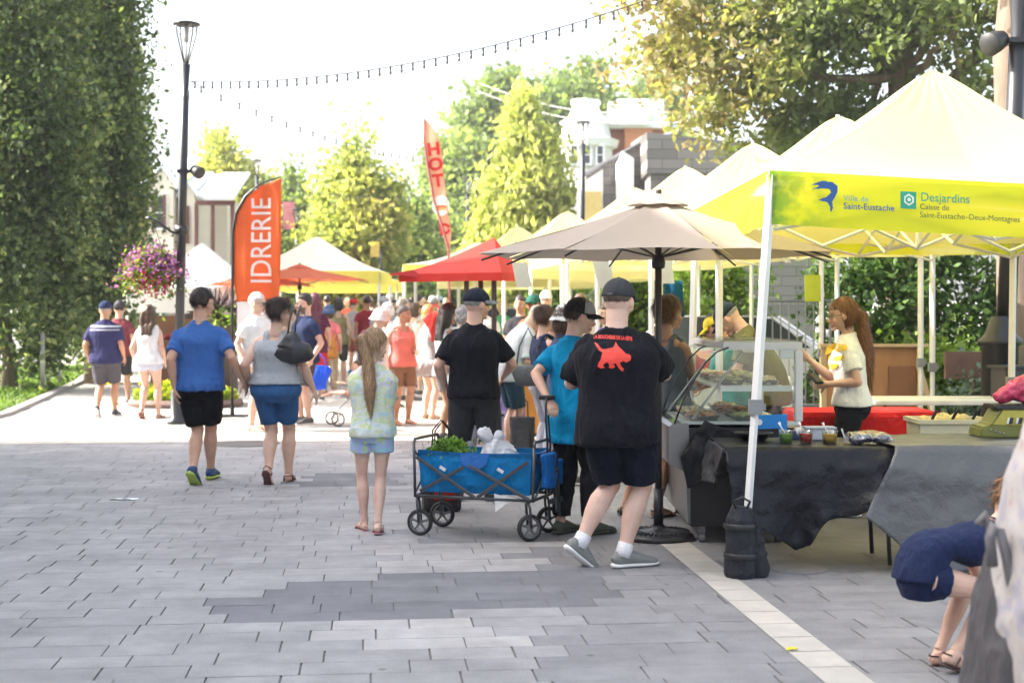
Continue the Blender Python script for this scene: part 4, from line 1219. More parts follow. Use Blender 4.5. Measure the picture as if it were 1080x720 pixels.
def brickmat(name, c1, c2, mortar, scale=1, bw=.22, bh=.075):
    m, nt, b = newmat(name); tc = N(nt, 'ShaderNodeTexCoord'); mp = N(nt, 'ShaderNodeMapping'); mp.inputs['Rotation'].default_value = (R(90), 0, 0)
    nt.links.new(tc.outputs['Object'], mp.inputs[0])
    br = N(nt, 'ShaderNodeTexBrick', Scale=scale); br.inputs['Color1'].default_value = (*c1, 1); br.inputs['Color2'].default_value = (*c2, 1); br.inputs['Mortar'].default_value = (*mortar, 1)
    br.inputs['Mortar Size'].default_value = .008; br.inputs['Brick Width'].default_value = bw; br.inputs['Row Height'].default_value = bh
    nt.links.new(mp.outputs[0], br.inputs['Vector']); nt.links.new(br.outputs['Color'], b.inputs['Base Color']); b.inputs['Roughness'].default_value = .85
    return m
def houses_right():
    # grey shingled gabled house behind the tents
    Y0 = 38.0; g0 = gz(Y0)
    SH = brickmat('grey_shingle', (.17, .16, .155), (.24, .225, .215), (.07, .065, .06), 1, .8, .26)
    z = lambda py: WZ(py, Y0) - g0
    root = empty('shingled_house', (0, 0, g0), 0, 'grey shingled house with white gable boards behind the market tents', 'house')
    xa = WX(622, Y0); xm = WX(686, Y0); xb = WX(860, Y0)
    w = MB()
    w.box(((xm + xb) / 2, Y0 + 4, z(180) / 2), (xb - xm, 8, z(180)))
    w.prism([(xa, 0), (xm, 0), (xm, z(143)), (xa, z(178))], 6, Matrix.Translation((0, Y0 + 2, 0)))
    w.build('wall', SH, root)
    r = MB(); zr = z(140)
    r.add([(xm - .1, Y0 - .1, zr), (xb, Y0 - .1, z(160)), (xb, Y0 + 5, z(140)), (xm - .1, Y0 + 5, z(128)), (xm - .1, Y0 - .1, z(183)), (xb, Y0 - .1, z(183)), (xb, Y0 + 5, z(183)), (xm - .1, Y0 + 5, z(183))],
          [(0, 1, 2, 3), (0, 4, 5, 1), (1, 5, 6, 2), (2, 6, 7, 3), (3, 7, 4, 0), (4, 7, 6, 5)])
    r.build('mansard_roof', SH, root)
    t = MB(); t.tube([(xa - .1, Y0 + 1.95, z(178)), (xm - .05, Y0 + 1.95, z(141))], .07, 6); t.tube([(xm - .05, Y0 + 1.95, z(141)), (xm + .8, Y0 - .12, z(139))], .07, 6)
    t.build('roof_edge', M('dark_flashing', (.09, .09, .10), .5), root)
    d = MB(); x0, x1 = WX(655, Y0), WX(668, Y0)
    d.prism([(x0, z(215)), (x1 + .15, z(215)), (x1 + .15, z(160)), ((x0 + x1) / 2, z(152)), (x0, z(166))], .3, Matrix.Translation((0, Y0 + 1.6, 0)))
    d.build('white_gable_board', TRIM, root)
    d = MB(); x0, x1 = WX(618, Y0), WX(640, Y0)
    d.prism([(x0, z(235)), (x1, z(235)), (x1, z(172)), (x0, z(186))], .3, Matrix.Translation((0, Y0 + 1.6, 0))); d.build('white_gable_board', TRIM, root)
    d = MB(); d.box(((x0 + x1) / 2, Y0 + 1.5, z(215)), (x1 - x0 - .1, .1, .9)); d.build('yellow_shutter', M('yellow_paint', (.62, .50, .18), .6), root)
    # red brick house with white cornice and cupola
    Y1 = 62.0; g1 = gz(Y1); z = lambda py: WZ(py, Y1) - g1
    BR = brickmat('red_brick', (.42, .13, .07), (.50, .17, .09), (.30, .2, .16))
    root = empty('brick_house', (0, 0, g1), 0, 'red brick house with white cornice and a white corner tower', 'house')
    w = MB(); w.box(((WX(625, Y1) + WX(700, Y1)) / 2, Y1 + 5, z(135) / 2), (WX(700, Y1) - WX(625, Y1), 10, z(135))); w.build('wall', BR, root)
    w = MB(); x0 = WX(658, Y1); w.box((x0 + .6, Y1 - .2, z(128) / 2), (1.2, .5, z(128))); w.build('chimney_breast', M('orange_brick', (.55, .22, .10), .8, scale=3), root)
    c = MB(); c.box(((WX(625, Y1) + WX(700, Y1)) / 2, Y1 + 4.8, z(130)), (WX(702, Y1) - WX(622, Y1), 10.8, .55)); c.box((WX(662, Y1), Y1 - .3, z(122)), (1.7, 1.0, 1.0)); c.box((WX(676, Y1), Y1 + 1, z(119)), (2.0, 2, 1.2))
    c.build('cornice', TRIM, root)
    c = MB(); xc = WX(617, Y1)
    c.lathe([(1.15, z(178)), (1.15, z(160)), (1.35, z(158)), (1.45, z(150)), (1.1, z(147)), (1.0, z(135)), (1.15, z(132)), (.75, z(126)), (.55, z(115)), (.65, z(112)), (.62, z(108)), (.01, z(107))], (xc, Y1 - .6, 0), 8)
    c.lathe([(.95, 0), (.95, z(176))], (xc, Y1 - .6, 0), 8)
    c.build('tower', TRIM, root)
    for k in range(3): win_part(root, xc - .55 + .55 * k, z(168), .3, .8, Y1 - 1.75)
    # white and grey building at the far end of the street
    Y2 = 70; g2 = gz(Y2); z = lambda py: WZ(py, Y2) - g2
    root = empty('white_building', (0, 0, g2), 0, 'low white building with a dark doorway at the far end of the street', 'building')
    w = MB(); x0, x1 = WX(404, Y2), WX(452, Y2); w.prism([(x0 - 5, 0), (x1, 0), (x1, z(292)), (x0 + .6, z(280)), (x0 - 5, z(284))], 8, Matrix.Translation((0, Y2, 0))); w.build('wall', M('pale_wall', (.62, .62, .63), .8), root)
    w = MB(); w.box((WX(424, Y2), Y2 - .1, 1.2), (1.6, .12, 2.4)); w.build('door', M('dark_door', (.07, .06, .06), .4), root)
    w = MB(); w.prism([(x0 - 5.2, z(284)), (x0 + .6, z(280)), (x1 + .2, z(292)), (x1 + .2, z(290)), (x0 + .6, z(277.5)), (x0 - 5.2, z(281.5))], 8.3, Matrix.Translation((0, Y2 - .2, 0))); w.build('roof', ROOFM, root)
    win_part(root, WX(412, Y2), 1.6, .9, 1.2, Y2 - .04); win_part(root, WX(440, Y2), 1.7, .9, 1.2, Y2 - .04)
houses_right()
# unseen brick building, added out of frame on the left to shade the near street
def shade_building():
    root = empty('added_shade_building', (0, 0, 0), 0, 'unseen brick building added at the left to shade the near street', 'building')
    x1 = -11.2; ye = 17.9; h = 11.4
    w = MB(); w.box((x1 - 5, (ye - 24) / 2, h / 2), (10, ye + 24, h)); w.build('wall', brickmat('brown_brick', (.22, .12, .09), (.28, .16, .12), (.3, .28, .25)), root)
    c = MB(); c.box((x1 - 5, (ye - 24) / 2, h + .15), (10.5, ye + 24.5, .3)); c.build('cornice', TRIM, root)
    for y in range(-16, 16, 4):
        for z in (2.2, 5.4, 8.4): win_part(root, y, z, 1.3, 1.9, x1, rx=True)
shade_building()

# pale summer air over the whole street
def haze():
    m = bpy.data.materials.new('summer_haze'); m.use_nodes = True; nt = m.node_tree; nt.nodes.clear()
    v = N(nt, 'ShaderNodeVolumePrincipled', Density=HAZE, Anisotropy=.3); v.inputs['Color'].default_value = (.95, .96, 1, 1)
    o = N(nt, 'ShaderNodeOutputMaterial'); nt.links.new(v.outputs[0], o.inputs['Volume'])
    mb = MB(); mb.box((0, 215, 12.5), (640, 590, 35)); h = mb.build('haze', m); h['kind'] = 'stuff'; tag(h, 'pale summer haze over the street', 'haze')
HAZE = .0008
haze()
# ================================================================ market tents
WHITE_METAL = M('white_powder_coat', (.72, .72, .70), .35, var=.03)
GREY_METAL = M('grey_metal', (.30, .31, .32), .35, metal=.7, var=.06)
BLACK_METAL = M('black_metal', (.018, .019, .022), .38, var=.1, spec=.5)
BLACK_PL = M('black_plastic', (.02, .02, .022), .45, var=.1)
def canopy_mat(name, col, trans=.5):
    return M(name, col, .8, var=.04, scale=1.5, trans=trans, bs=.25, bscale=6)
CANOPY = canopy_mat('pale_yellow_canopy', (.82, .76, .42), .5)
PALEV = canopy_mat('pale_yellow_valance', (.80, .74, .36), .5)
def valance_mat():
    m, nt, b = newmat('printed_valance')
    tc = N(nt, 'ShaderNodeTexCoord'); mp = N(nt, 'ShaderNodeMapping'); mp.inputs['Scale'].default_value = (.9, .9, 7)
    nt.links.new(tc.outputs['Object'], mp.inputs[0])
    nz = N(nt, 'ShaderNodeTexNoise', Scale=.8, Detail=2); nt.links.new(mp.outputs[0], nz.inputs['Vector'])
    cr = N(nt, 'ShaderNodeValToRGB'); e = cr.color_ramp.elements
    e[0].position = .40; e[0].color = (.62, .66, .03, 1); e[1].position = .62; e[1].color = (.80, .76, .05, 1)
    x = e.new(.72); x.color = (.90, .88, .50, 1)
    nt.links.new(nz.outputs[0], cr.inputs[0])
    # green leaf print near the left corner
    sp = N(nt, 'ShaderNodeAttribute', attribute_name='corner'); mr = N(nt, 'ShaderNodeMapRange'); mr.inputs['From Min'].default_value = 0; mr.inputs['From Max'].default_value = .5; mr.inputs['To Min'].default_value = 1; mr.inputs['To Max'].default_value = 0
    nt.links.new(sp.outputs['Fac'], mr.inputs[0])
    n2 = N(nt, 'ShaderNodeTexNoise', Scale=9, Detail=3); nt.links.new(tc.outputs['Object'], n2.inputs['Vector'])
    ml = N(nt, 'ShaderNodeMath', operation='MULTIPLY'); nt.links.new(mr.outputs[0], ml.inputs[0]); 
    m2 = N(nt, 'ShaderNodeMapRange'); m2.inputs['From Min'].default_value = .35; m2.inputs['From Max'].default_value = .55; nt.links.new(n2.outputs[0], m2.inputs[0]); nt.links.new(m2.outputs[0], ml.inputs[1])
    mx = N(nt, 'ShaderNodeMix', data_type='RGBA'); mx.inputs[7].default_value = (.18, .36, .05, 1); nt.links.new(ml.outputs[0], mx.inputs[0]); nt.links.new(cr.outputs[0], mx.inputs[6])
    nt.links.new(mx.outputs[2], b.inputs['Base Color']); b.inputs['Roughness'].default_value = .7
    tr = N(nt, 'ShaderNodeBsdfTranslucent'); nt.links.new(mx.outputs[2], tr.inputs[0]); ms = N(nt, 'ShaderNodeMixShader', Fac=.5)
    out = nt.nodes['Material Output']; nt.links.new(b.outputs[0], ms.inputs[1]); nt.links.new(tr.outputs[0], ms.inputs[2]); nt.links.new(ms.outputs[0], out.inputs[0])
    return m
VALANCE = valance_mat()
def tent(label, corners, peak, ze, feet=None, val=.32, mat=None, vmat=None, truss=True, group='pale yellow market tents in the row', legw=.05, legmat=None):
    """corners: four (x, y) going front-left, front-right, back-right, back-left; ze: eave heights; peak (x,y,z)"""
    mat = mat or CANOPY; vmat = vmat or VALANCE; legmat = legmat or WHITE_METAL
    cx = sum(c[0] for c in corners) / 4; cy = sum(c[1] for c in corners) / 4; g = gz(cy)
    root = empty('market_tent', (cx, cy, g), 0, label, 'tent', group)
    zes = ze if isinstance(ze, (list, tuple)) else [ze] * 4
    C = [Vector((c[0] - cx, c[1] - cy, z)) for c, z in zip(corners, zes)]
    pk = Vector((peak[0] - cx, peak[1] - cy, peak[2]))
    feet = feet or [(c.x, c.y) for c in C]
    # roof: four sagging panels rising steeply to the tip
    mb = MB(); n = 48; K = 16
    for k in range(4):
        a, b = C[k], C[(k + 1) % 4]
        rings = []
        for i in range(K + 1):
            t = i / K
            row = []
            for j in range(n + 1):
                u = j / n; e = a.lerp(b, u)
                p = e.lerp(pk, t)
                sag = -.16 * math.sin(PI * t) * (1 - .35 * abs(2 * u - 1)) - .05 * math.sin(PI * u) * (1 - t) * math.sin(PI * t)
                p.z += sag + .012 * math.sin(9 * u + k) * math.sin(PI * t) * math.sin(5 * t + k)
                p.z += .007 * math.sin(u * 44 + 5 * math.sin(t * 6)) * max(0, t - .45)
                if t > .93: p.z -= (t - .93) * .6
                row.append(p)
            rings.append(row)
        mb.rings(rings, cap=False, closed=False)
    me = mb.mesh('roof', True); bm = bmesh.new(); bm.from_mesh(me); bmesh.ops.recalc_face_normals(bm, faces=bm.faces); bm.to_mesh(me); bm.free()
    roof = link('canopy', me, mat, root)
    # valance panels
    vals = []
    for k in range(4):
        a, b = C[k], C[(k + 1) % 4]; mb = MB(); rings = []; m_ = 40
        d = (b - a).normalized(); nrm = Vector((d.y, -d.x, 0)).normalized()
        for i in range(5):
            t = i / 4; row = []
            for j in range(m_ + 1):
                u = j / m_
                row.append(a.lerp(b, u) + nrm * (.006 + .012 * math.sin(u * 31 + k * 2) * t * .8 + .008 * math.sin(u * 77) * t * .5) + Vector((0, 0, -val * t - .02 * math.sin(PI * u) * t * (.5 if i == 4 else .5))))
            rings.append(row)
        mb.rings(rings, cap=False, closed=False)
        v = mb.build('valance', vmat, root, smooth=True, fix=False); vals.append(v)
        at = v.data.attributes.new('corner', 'FLOAT', 'POINT'); at.data.foreach_set('value', [((j % (m_ + 1)) / m_) * (b - a).length for j in range(len(v.data.vertices))])
    legs = []
    for k in range(4):
        mb = MB(); f = Vector((feet[k][0], feet[k][1], gz(cy + feet[k][1]) - g)); t = C[k] + Vector((0, 0, -.03)); inn = Vector((-C[k].x, -C[k].y, 0)).normalized() * .03
        f2 = f + inn; t2 = t + inn; mid = f2.lerp(t2, .42)
        mb.tube([f2, mid], legw * .5, 4); mb.tube([mid - Vector((0, 0, .04)), t2], legw * .62, 4)
        l = mb.build('leg', legmat, root); legs.append(l)
        mb = MB(); mb.box(f2 + Vector((0, 0, .006)), (.10, .10, .012)); mb.build('foot_plate', GREY_METAL, l)
        mb = MB(); mb.box(mid, (legw * 1.55, legw * 1.55, .09)); mb.box(mid + Vector((.045, -.02, 0)), (.03, .03, .04)); mb.build('leg_clamp', M('grey_plastic', (.22, .23, .24), .5), l)
    if truss:
        mb = MB(); zt = -.06; zb = -.36
        _in = lambda q: q - Vector((q.x, q.y, 0)).normalized() * .07
        for k in range(4):
            a, b = _in(C[k]), _in(C[(k + 1) % 4]); mid = (a + b) / 2
            for s, e in ((a, mid), (mid, b)):
                q = (s + e) / 2
                mb.tube([s + Vector((0, 0, zt)), e + Vector((0, 0, zb))], .013, 4); mb.tube([s + Vector((0, 0, zb)), e + Vector((0, 0, zt))], .013, 4)
        cc = (C[0] + C[1] + C[2] + C[3]) / 4
        for k in range(4):
            mid = (C[k] + C[(k + 1) % 4]) / 2
            for s, e in ((mid, (mid + cc) / 2), ((mid + cc) / 2, cc)):
                mb.tube([s + Vector((0, 0, zt)), e + Vector((0, 0, zb))], .013, 4); mb.tube([s + Vector((0, 0, zb)), e + Vector((0, 0, zt))], .013, 4)
        mb.tube([cc + Vector((0, 0, zb)), pk + Vector((0, 0, -.03))], .02, 6)
        mb.build('truss', WHITE_METAL, root)
    return root, C, vals, roof
CG = Vector((math.sin(GA), math.cos(GA)))
# nearest tent carries the town's print
T1c = [(1.60, 8.85), (4.60, 9.35), (4.35, 12.3), (1.50, 11.8)]
t1, T1C, T1V, T1R = tent('nearest market tent with printed yellow valance and its clamped white front leg', T1c, (3.06, 10.35, 3.42), [2.505, 2.40, 2.45, 2.46], val=.335,
                         feet=[(1.40 - 3.01, 8.72 - 10.575), (1.59, -1.22), (1.30, 1.72), (-1.58, 1.2)])
pk = [(13.35, 3.06, 3.50), (16.35, 2.77, 3.60), (19.4, 2.37, 3.64), (22.5, 1.95, 3.62), (25.8, 1.00, 3.48), (29.0, .12, 3.40)]
wh = ['second market tent from the front with its tip just left of the printed one', 'third market tent from the front in the row, under the oak branches', 'fourth market tent from the front, its tip before the shingled wall',
      'fifth market tent from the front, its tip below the grey gable', 'sixth market tent from the front, beside the distant street lamp', 'farthest yellow market tent of the row beside the red umbrella']
TENTS = []
for i, ((y, x, z), l) in enumerate(zip(pk, wh)):
    a = math.atan((pk[max(i - 1, 0)][1] - pk[min(i + 1, 5)][1]) / (pk[min(i + 1, 5)][0] - pk[max(i - 1, 0)][0])) * .7
    cr_ = []
    for sx, sy in ((-1, -1), (1, -1), (1, 1), (-1, 1)):
        vx, vy = sx * 1.46, sy * 1.46
        cr_.append((x + vx * math.cos(a) - vy * math.sin(a), y + vx * math.sin(a) + vy * math.cos(a)))
    TENTS.append(tent(l, cr_, (x, y, z - gz(y)), z - gz(y) - .98, truss=i < 3, vmat=PALEV))
# print on the valance
def on_valance(me, mat, u, zc, name, dx=0, flip=False):
    """place a flat mesh (x right, y up) against the front valance: u metres from the left corner, zc metres below its top"""
    a, b = T1C[0], T1C[1]; d = (b - a).normalized(); nrm = Vector((d.y, -d.x, 0)).normalized()
    bv = BVHTree.FromPolygons([v.co.copy() for v in T1V[0].data.vertices], [tuple(p.vertices) for p in T1V[0].data.polygons])
    for v in me.vertices:
        p = a + d * (u + v.co.x) + Vector((0, 0, -zc + v.co.y)) + nrm * .3
        h = bv.ray_cast(p, -nrm)
        v.co = (h[0] if h[0] else p - nrm * .29) + nrm * .004
    return link(name, me, mat, T1V[0])
INKB = M('blue_print', (.02, .10, .32), .6); INKD = M('dark_print', (.03, .10, .06), .6); INKT = M('teal_print', (.02, .34, .22), .6); INKW = M('pale_print', (.75, .85, .70), .6)
def cells_mesh(pts, cell, s=1):
    V, Fc = poly_cells(pts, cell); me = bpy.data.meshes.new('p'); me.from_pydata([(x * s, y * s, 0) for x, y in V], [], Fc); me.update(); return me
on_valance(text_mesh('Ville de', .052, align='LEFT', spacing=1.05), M('faded_blue_print', (.12, .35, .40), .6), .485, .150, 'lettering')
on_valance(text_mesh('Saint-Eustache', .056, align='LEFT', bold=.0006, spacing=1.03), INKB, .485, .200, 'lettering')
on_valance(text_mesh('Desjardins', .078, align='LEFT', bold=.0006), INKT, 1.0, .120, 'lettering')
on_valance(text_mesh('Caisse de', .052, align='LEFT'), INKD, .995, .180, 'lettering')
on_valance(text_mesh('Saint-Eustache–Deux-Montagnes', .052, align='LEFT', spacing=1.0), INKD, .995, .232, 'lettering')
swal = [(-.115, .075), (-.05, .10), (.02, .098), (.055, .075), (.058, .04), (.035, -.005), (.022, -.03), (.028, -.065), (.012, -.095), (.008, -.06), (-.012, -.03), (-.075, -.022), (-.04, -.005), (-.02, .0), (.012, .03), (.005, .05), (-.03, .055), (-.11, .045), (-.06, .07)]
on_valance(cells_mesh(swal, .004), INKB, .39, .150, 'emblem')
hexo = [(.0475 * x, .0475 * y) for x, y in ((-1, -1), (1, -1), (1, 1), (-1, 1))]
hexa = [(.062 * .62 * math.cos(PI / 6 + k * PI / 3), .062 * .62 * math.sin(PI / 6 + k * PI / 3)) for k in range(6)]
on_valance(cells_mesh(hexo, .01, 1.2), INKT, .92, .140, 'emblem')
def raised(me, dz=.003):
    return me
e2 = on_valance(cells_mesh(hexa, .004), INKW, .92, .140, 'emblem'); e2.location = (0, -.003, 0)
e3 = on_valance(cells_mesh(hexa, .003, .66), INKT, .92, .140, 'emblem'); e3.location = (0, -.006, 0)
e4 = on_valance(cells_mesh(hexa, .003, .36), INKW, .92, .140, 'emblem'); e4.location = (0, -.009, 0)

# hanging paper signs under the eaves
def hang_sign(label, px, py0, py1, w, Y, mat, lean=0):
    z0, z1 = WZ(py1, Y), WZ(py0, Y); X = WX(px, Y)
    r = empty('hanging_sign', (X, Y, z1), 0, label, 'sign')
    mb = MB(); mb.add([(-w / 2, 0, 0), (w / 2, 0, 0), (w / 2 + lean, -.02, z0 - z1), (-w / 2 + lean, -.02, z0 - z1), (-w / 2, .006, 0), (w / 2, .006, 0), (w / 2 + lean, -.014, z0 - z1), (-w / 2 + lean, -.014, z0 - z1)],
                       [(0, 1, 2, 3), (7, 6, 5, 4), (0, 4, 5, 1), (1, 5, 6, 2), (2, 6, 7, 3), (3, 7, 4, 0)])
    mb.build('panel', mat, r)
    mb = MB(); mb.tube([(-w * .3, .003, -.005), (-w * .25, .003, .22)], .004, 5); mb.tube([(w * .3, .003, -.005), (w * .25, .003, .22)], .004, 5); mb.build('cord', BLACK_PL, r)
PAPER = M('cream_paper', (.72, .70, .60), .8, trans=.3); YP = M('yellow_green_paper', (.55, .62, .06), .7, trans=.35); GP = M('green_paper', (.25, .55, .08), .7, trans=.35)
hang_sign('tilted cream paper sign above the navy sleeveless woman', 548, 277, 303, .16, 14.9, PAPER, .05)
hang_sign('cream paper sign above the black and grey cap', 633, 274, 304, .14, 12.2, PAPER, .06)
hang_sign('cream paper sign just right of the grey umbrella pole', 701, 274, 299, .12, 11.9, PAPER, .02)
hang_sign('yellow green paper sign hanging between the white poles', 857, 290, 318, .20, 17.9, YP)
for px in (553, 708): pass

# ================================================================ taupe umbrella on its pole
def umbrella(label, X, Y, zt, ze, hw, hd, mat, polemat, sides=8, rz=0, base=True, vent=True, poler=.024, tilt=0, square=False, group=None, name='market_umbrella'):
    root = empty(name, (X, Y, gz(Y)), rz, label, 'umbrella', group)
    if square: rim = [(-hw, -hd), (0, -hd), (hw, -hd), (hw, 0), (hw, hd), (0, hd), (-hw, hd), (-hw, 0)]
    else: rim = [(hw * math.cos(2 * PI * (k + .5) / sides), hd * math.sin(2 * PI * (k + .5) / sides)) for k in range(sides)]
    top = Vector((0, 0, zt)); mb = MB(); ns = len(rim)
    for k in range(ns):
        a = Vector((*rim[k], ze + tilt * rim[k][0])); b = Vector((*rim[(k + 1) % ns], ze + tilt * rim[(k + 1) % ns][0])); rings = []
        for i in range(9):
            t = i / 8; row = []
            for j in range(9):
                u = j / 8; p = a.lerp(b, u).lerp(top, t); inn = math.sin(PI * u)
                p.z += -.045 * inn * (1 - t) * math.sin(PI * min(1, t + .25)) - .012 * math.sin(PI * t) + .006 * math.sin(7 * u + 5 * t + k * 2)
                if t == 0: p.z += -.0 + .035 * inn; p.x *= 1 - .02 * inn; p.y *= 1 - .02 * inn
                row.append(p)
            rings.append(row)
        mb.rings(rings, cap=False, closed=False)
    me = mb.mesh('canopy', True); bm = bmesh.new(); bm.from_mesh(me); bmesh.ops.recalc_face_normals(bm, faces=bm.faces); bm.to_mesh(me); bm.free()
    cn = link('canopy', me, mat, root)
    if vent:
        mb = MB(); n = 24
        rings = [[Vector((r * hw * math.cos(2 * PI * j / n), r * hd * math.sin(2 * PI * j / n), z + w_ * math.sin(j * 2.1))) for j in range(n)] for r, z, w_ in ((.17, zt - .045, .004), (.10, zt - .005, .003), (.03, zt + .035, 0), (.001, zt + .045, 0))]
        mb.rings(rings, cap=False); mb.build('vent_cap', mat, cn, smooth=True)
    for k in range(ns):
        a = Vector((*rim[k], ze + tilt * rim[k][0])); mb = MB()
        mb.tube([a * .985 + Vector((0, 0, -.012)), a.lerp(top, .5) + Vector((0, 0, -.035)), top + Vector((0, 0, -.06))], .008, 5)
        h_ = Vector((0, 0, zt - .42)); m_ = a.lerp(top, .45) + Vector((0, 0, -.035)); mb.tube([h_, m_], .007, 5)
        mb.build('rib', polemat, root)
    mb = MB(); mb.tube([(0, 0, .05), (0, 0, zt + .07)], poler, 16); mb.build('pole', polemat, root, smooth=True)
    mb = MB(); mb.lathe([(.02, zt - .50), (.045, zt - .49), (.05, zt - .45), (.035, zt - .40), (.02, zt - .40)], n=14); mb.build('hub', BLACK_PL, root, smooth=True)
    if base:
        mb = MB(); mb.lathe([(.001, 0), (.24, 0), (.255, .012), (.25, .035), (.22, .048), (.12, .062), (.05, .07), (.045, .10)], n=36)
        bs = mb.build('base', BLACK_PL, root, smooth=True)
        mb = MB()
        for k in range(36):
            a = 2 * PI * k / 36; mb.box((.185 * math.cos(a), .185 * math.sin(a), .058), (.08, .010, .010), rz=a)
        mb.build('base_ribbing', BLACK_PL, bs)
        mb = MB(); mb.tube([(0, 0, .06), (0, 0, .36)], poler * 1.45, 16); mb.build('socket', BLACK_METAL, root, smooth=True)
    return root
TAUPE = canopy_mat('taupe_canopy', (.36, .30, .245), .18)
umbrella('large taupe umbrella on a dark pole beside the man in the black printed shirt', 1.05, 10.2, 2.43, 2.03, 1.32, 1.20, TAUPE, M('dark_bronze', (.035, .030, .028), .4), rz=-.20)
REDC = canopy_mat('red_canopy', (.62, .045, .03), .35)
DARKW = M('dark_brown_wood', (.045, .025, .018), .5)
def red_umbrella():
    Y = 18.2; X = WX(505, Y)
    root = empty('cantilever_umbrella', (X, Y, gz(Y)), 0, 'big square red umbrella on dark wooden posts over the queue', 'umbrella')
    zz = lambda py, y=Y: WZ(py, y) - gz(Y)
    # rim, front edge nearly level, apex to the right of centre
    L = WX(412, 17.6) - X; Rr = WX(529, 17.2) - X
    rim = [Vector((L + .1, -.6, zz(289, 17.6))), Vector((Rr, -1.1, zz(287, 17.1))), Vector((Rr + .35, 1.6, zz(286))), Vector((L + .5, 1.8, zz(287, 19.8)))]
    top = Vector((WX(521, 18.2) - X, .3, zz(249)))
    mb = MB()
    for k in range(4):
        a, b = rim[k], rim[(k + 1) % 4]; rings = []
        for i in range(7):
            t = i / 6; rings.append([a.lerp(b, j / 8).lerp(top, t) + Vector((0, 0, -.04 * math.sin(PI * t))) for j in range(9)])
        mb.rings(rings, cap=False, closed=False)
        rings = [[a.lerp(b, j / 12) + Vector((.0, .0, -d)) + Vector((0, .02 * math.sin(j * 2.2) * d * 4, 0)) for j in range(13)] for d in (0, .05, .10)]
        mb.rings(rings, cap=False, closed=False)
    mb.build('canopy', REDC, root, smooth=False)
    mb = MB(); mb.add([rim[0] + Vector((-.12, -.1, -.0)), rim[0] + Vector((.18, -.08, .05)), rim[0] + Vector((.32, -.10, -.05)), rim[0] + Vector((-.1, .3, -.02)), rim[0] + Vector((.25, .3, .05))], [(0, 1, 2), (0, 3, 4, 1), (1, 4, 2)])
    mb.build('corner_flap', M('red_flap', (.50, .02, .02), .7), root)
    for px, y in ((492, 17.4), (507, 18.1), (521, 17.3)):
        mb = MB(); x = WX(px, y) - X; mb.tube([(x, y - Y, gz(y) - gz(Y)), (x, y - Y, zz(285, y))], .032, 6); mb.build('post', DARKW, root)
red_umbrella()
ORC = canopy_mat('orange_canopy', (.72, .16, .06), .4)
umbrella('flat orange umbrella under the far pale tent behind the backpack woman', WX(316, 30), 30, 2.45, 2.15, 1.55, 1.4, ORC, GREY_METAL, base=False, group='orange umbrellas beyond the flag')
umbrella('orange umbrella half hidden behind the orange feather flag', WX(276, 31), 31, 2.35, 2.05, 1.2, 1.2, ORC, GREY_METAL, base=False, group='orange umbrellas beyond the flag')

# far tents
def box_tent(label, px, Y, w, zt, ze, mat, vmat, val=.3, dy=3.0, **k):
    X = WX(px, Y); g = gz(Y)
    return tent(label, [(X - w / 2, Y - dy / 2), (X + w / 2, Y - dy / 2), (X + w / 2, Y + dy / 2), (X - w / 2, Y + dy / 2)], (X, Y, zt - g), ze - g, val=val, mat=mat, vmat=vmat, truss=False, **k)
YV = canopy_mat('yellow_valance', (.78, .70, .14), .45)
CRW = canopy_mat('cream_canopy', (.92, .88, .70), .5); WHC = canopy_mat('white_canopy', (.85, .85, .84), .4)
box_tent('big cream tent with yellow valance in the middle of the street end', 334, 34, 3.3, 3.45, 2.55, CRW, YV, group='cream tents at the street end')
box_tent('cream tent with yellow valance half behind the big cream one', 364, 39, 3.1, 3.0, 2.45, CRW, YV, group='cream tents at the street end')
box_tent('plain white tent behind the hanging flower basket', 213, 33, 2.7, 3.25, 2.15, WHC, WHC, val=.55, group='white tent on the left')
box_tent('white topped tent with yellow valance beneath the red umbrella', 505, 26.5, 2.6, 2.95, 2.45, CRW, YV, val=.22, group='tents behind the red umbrella')

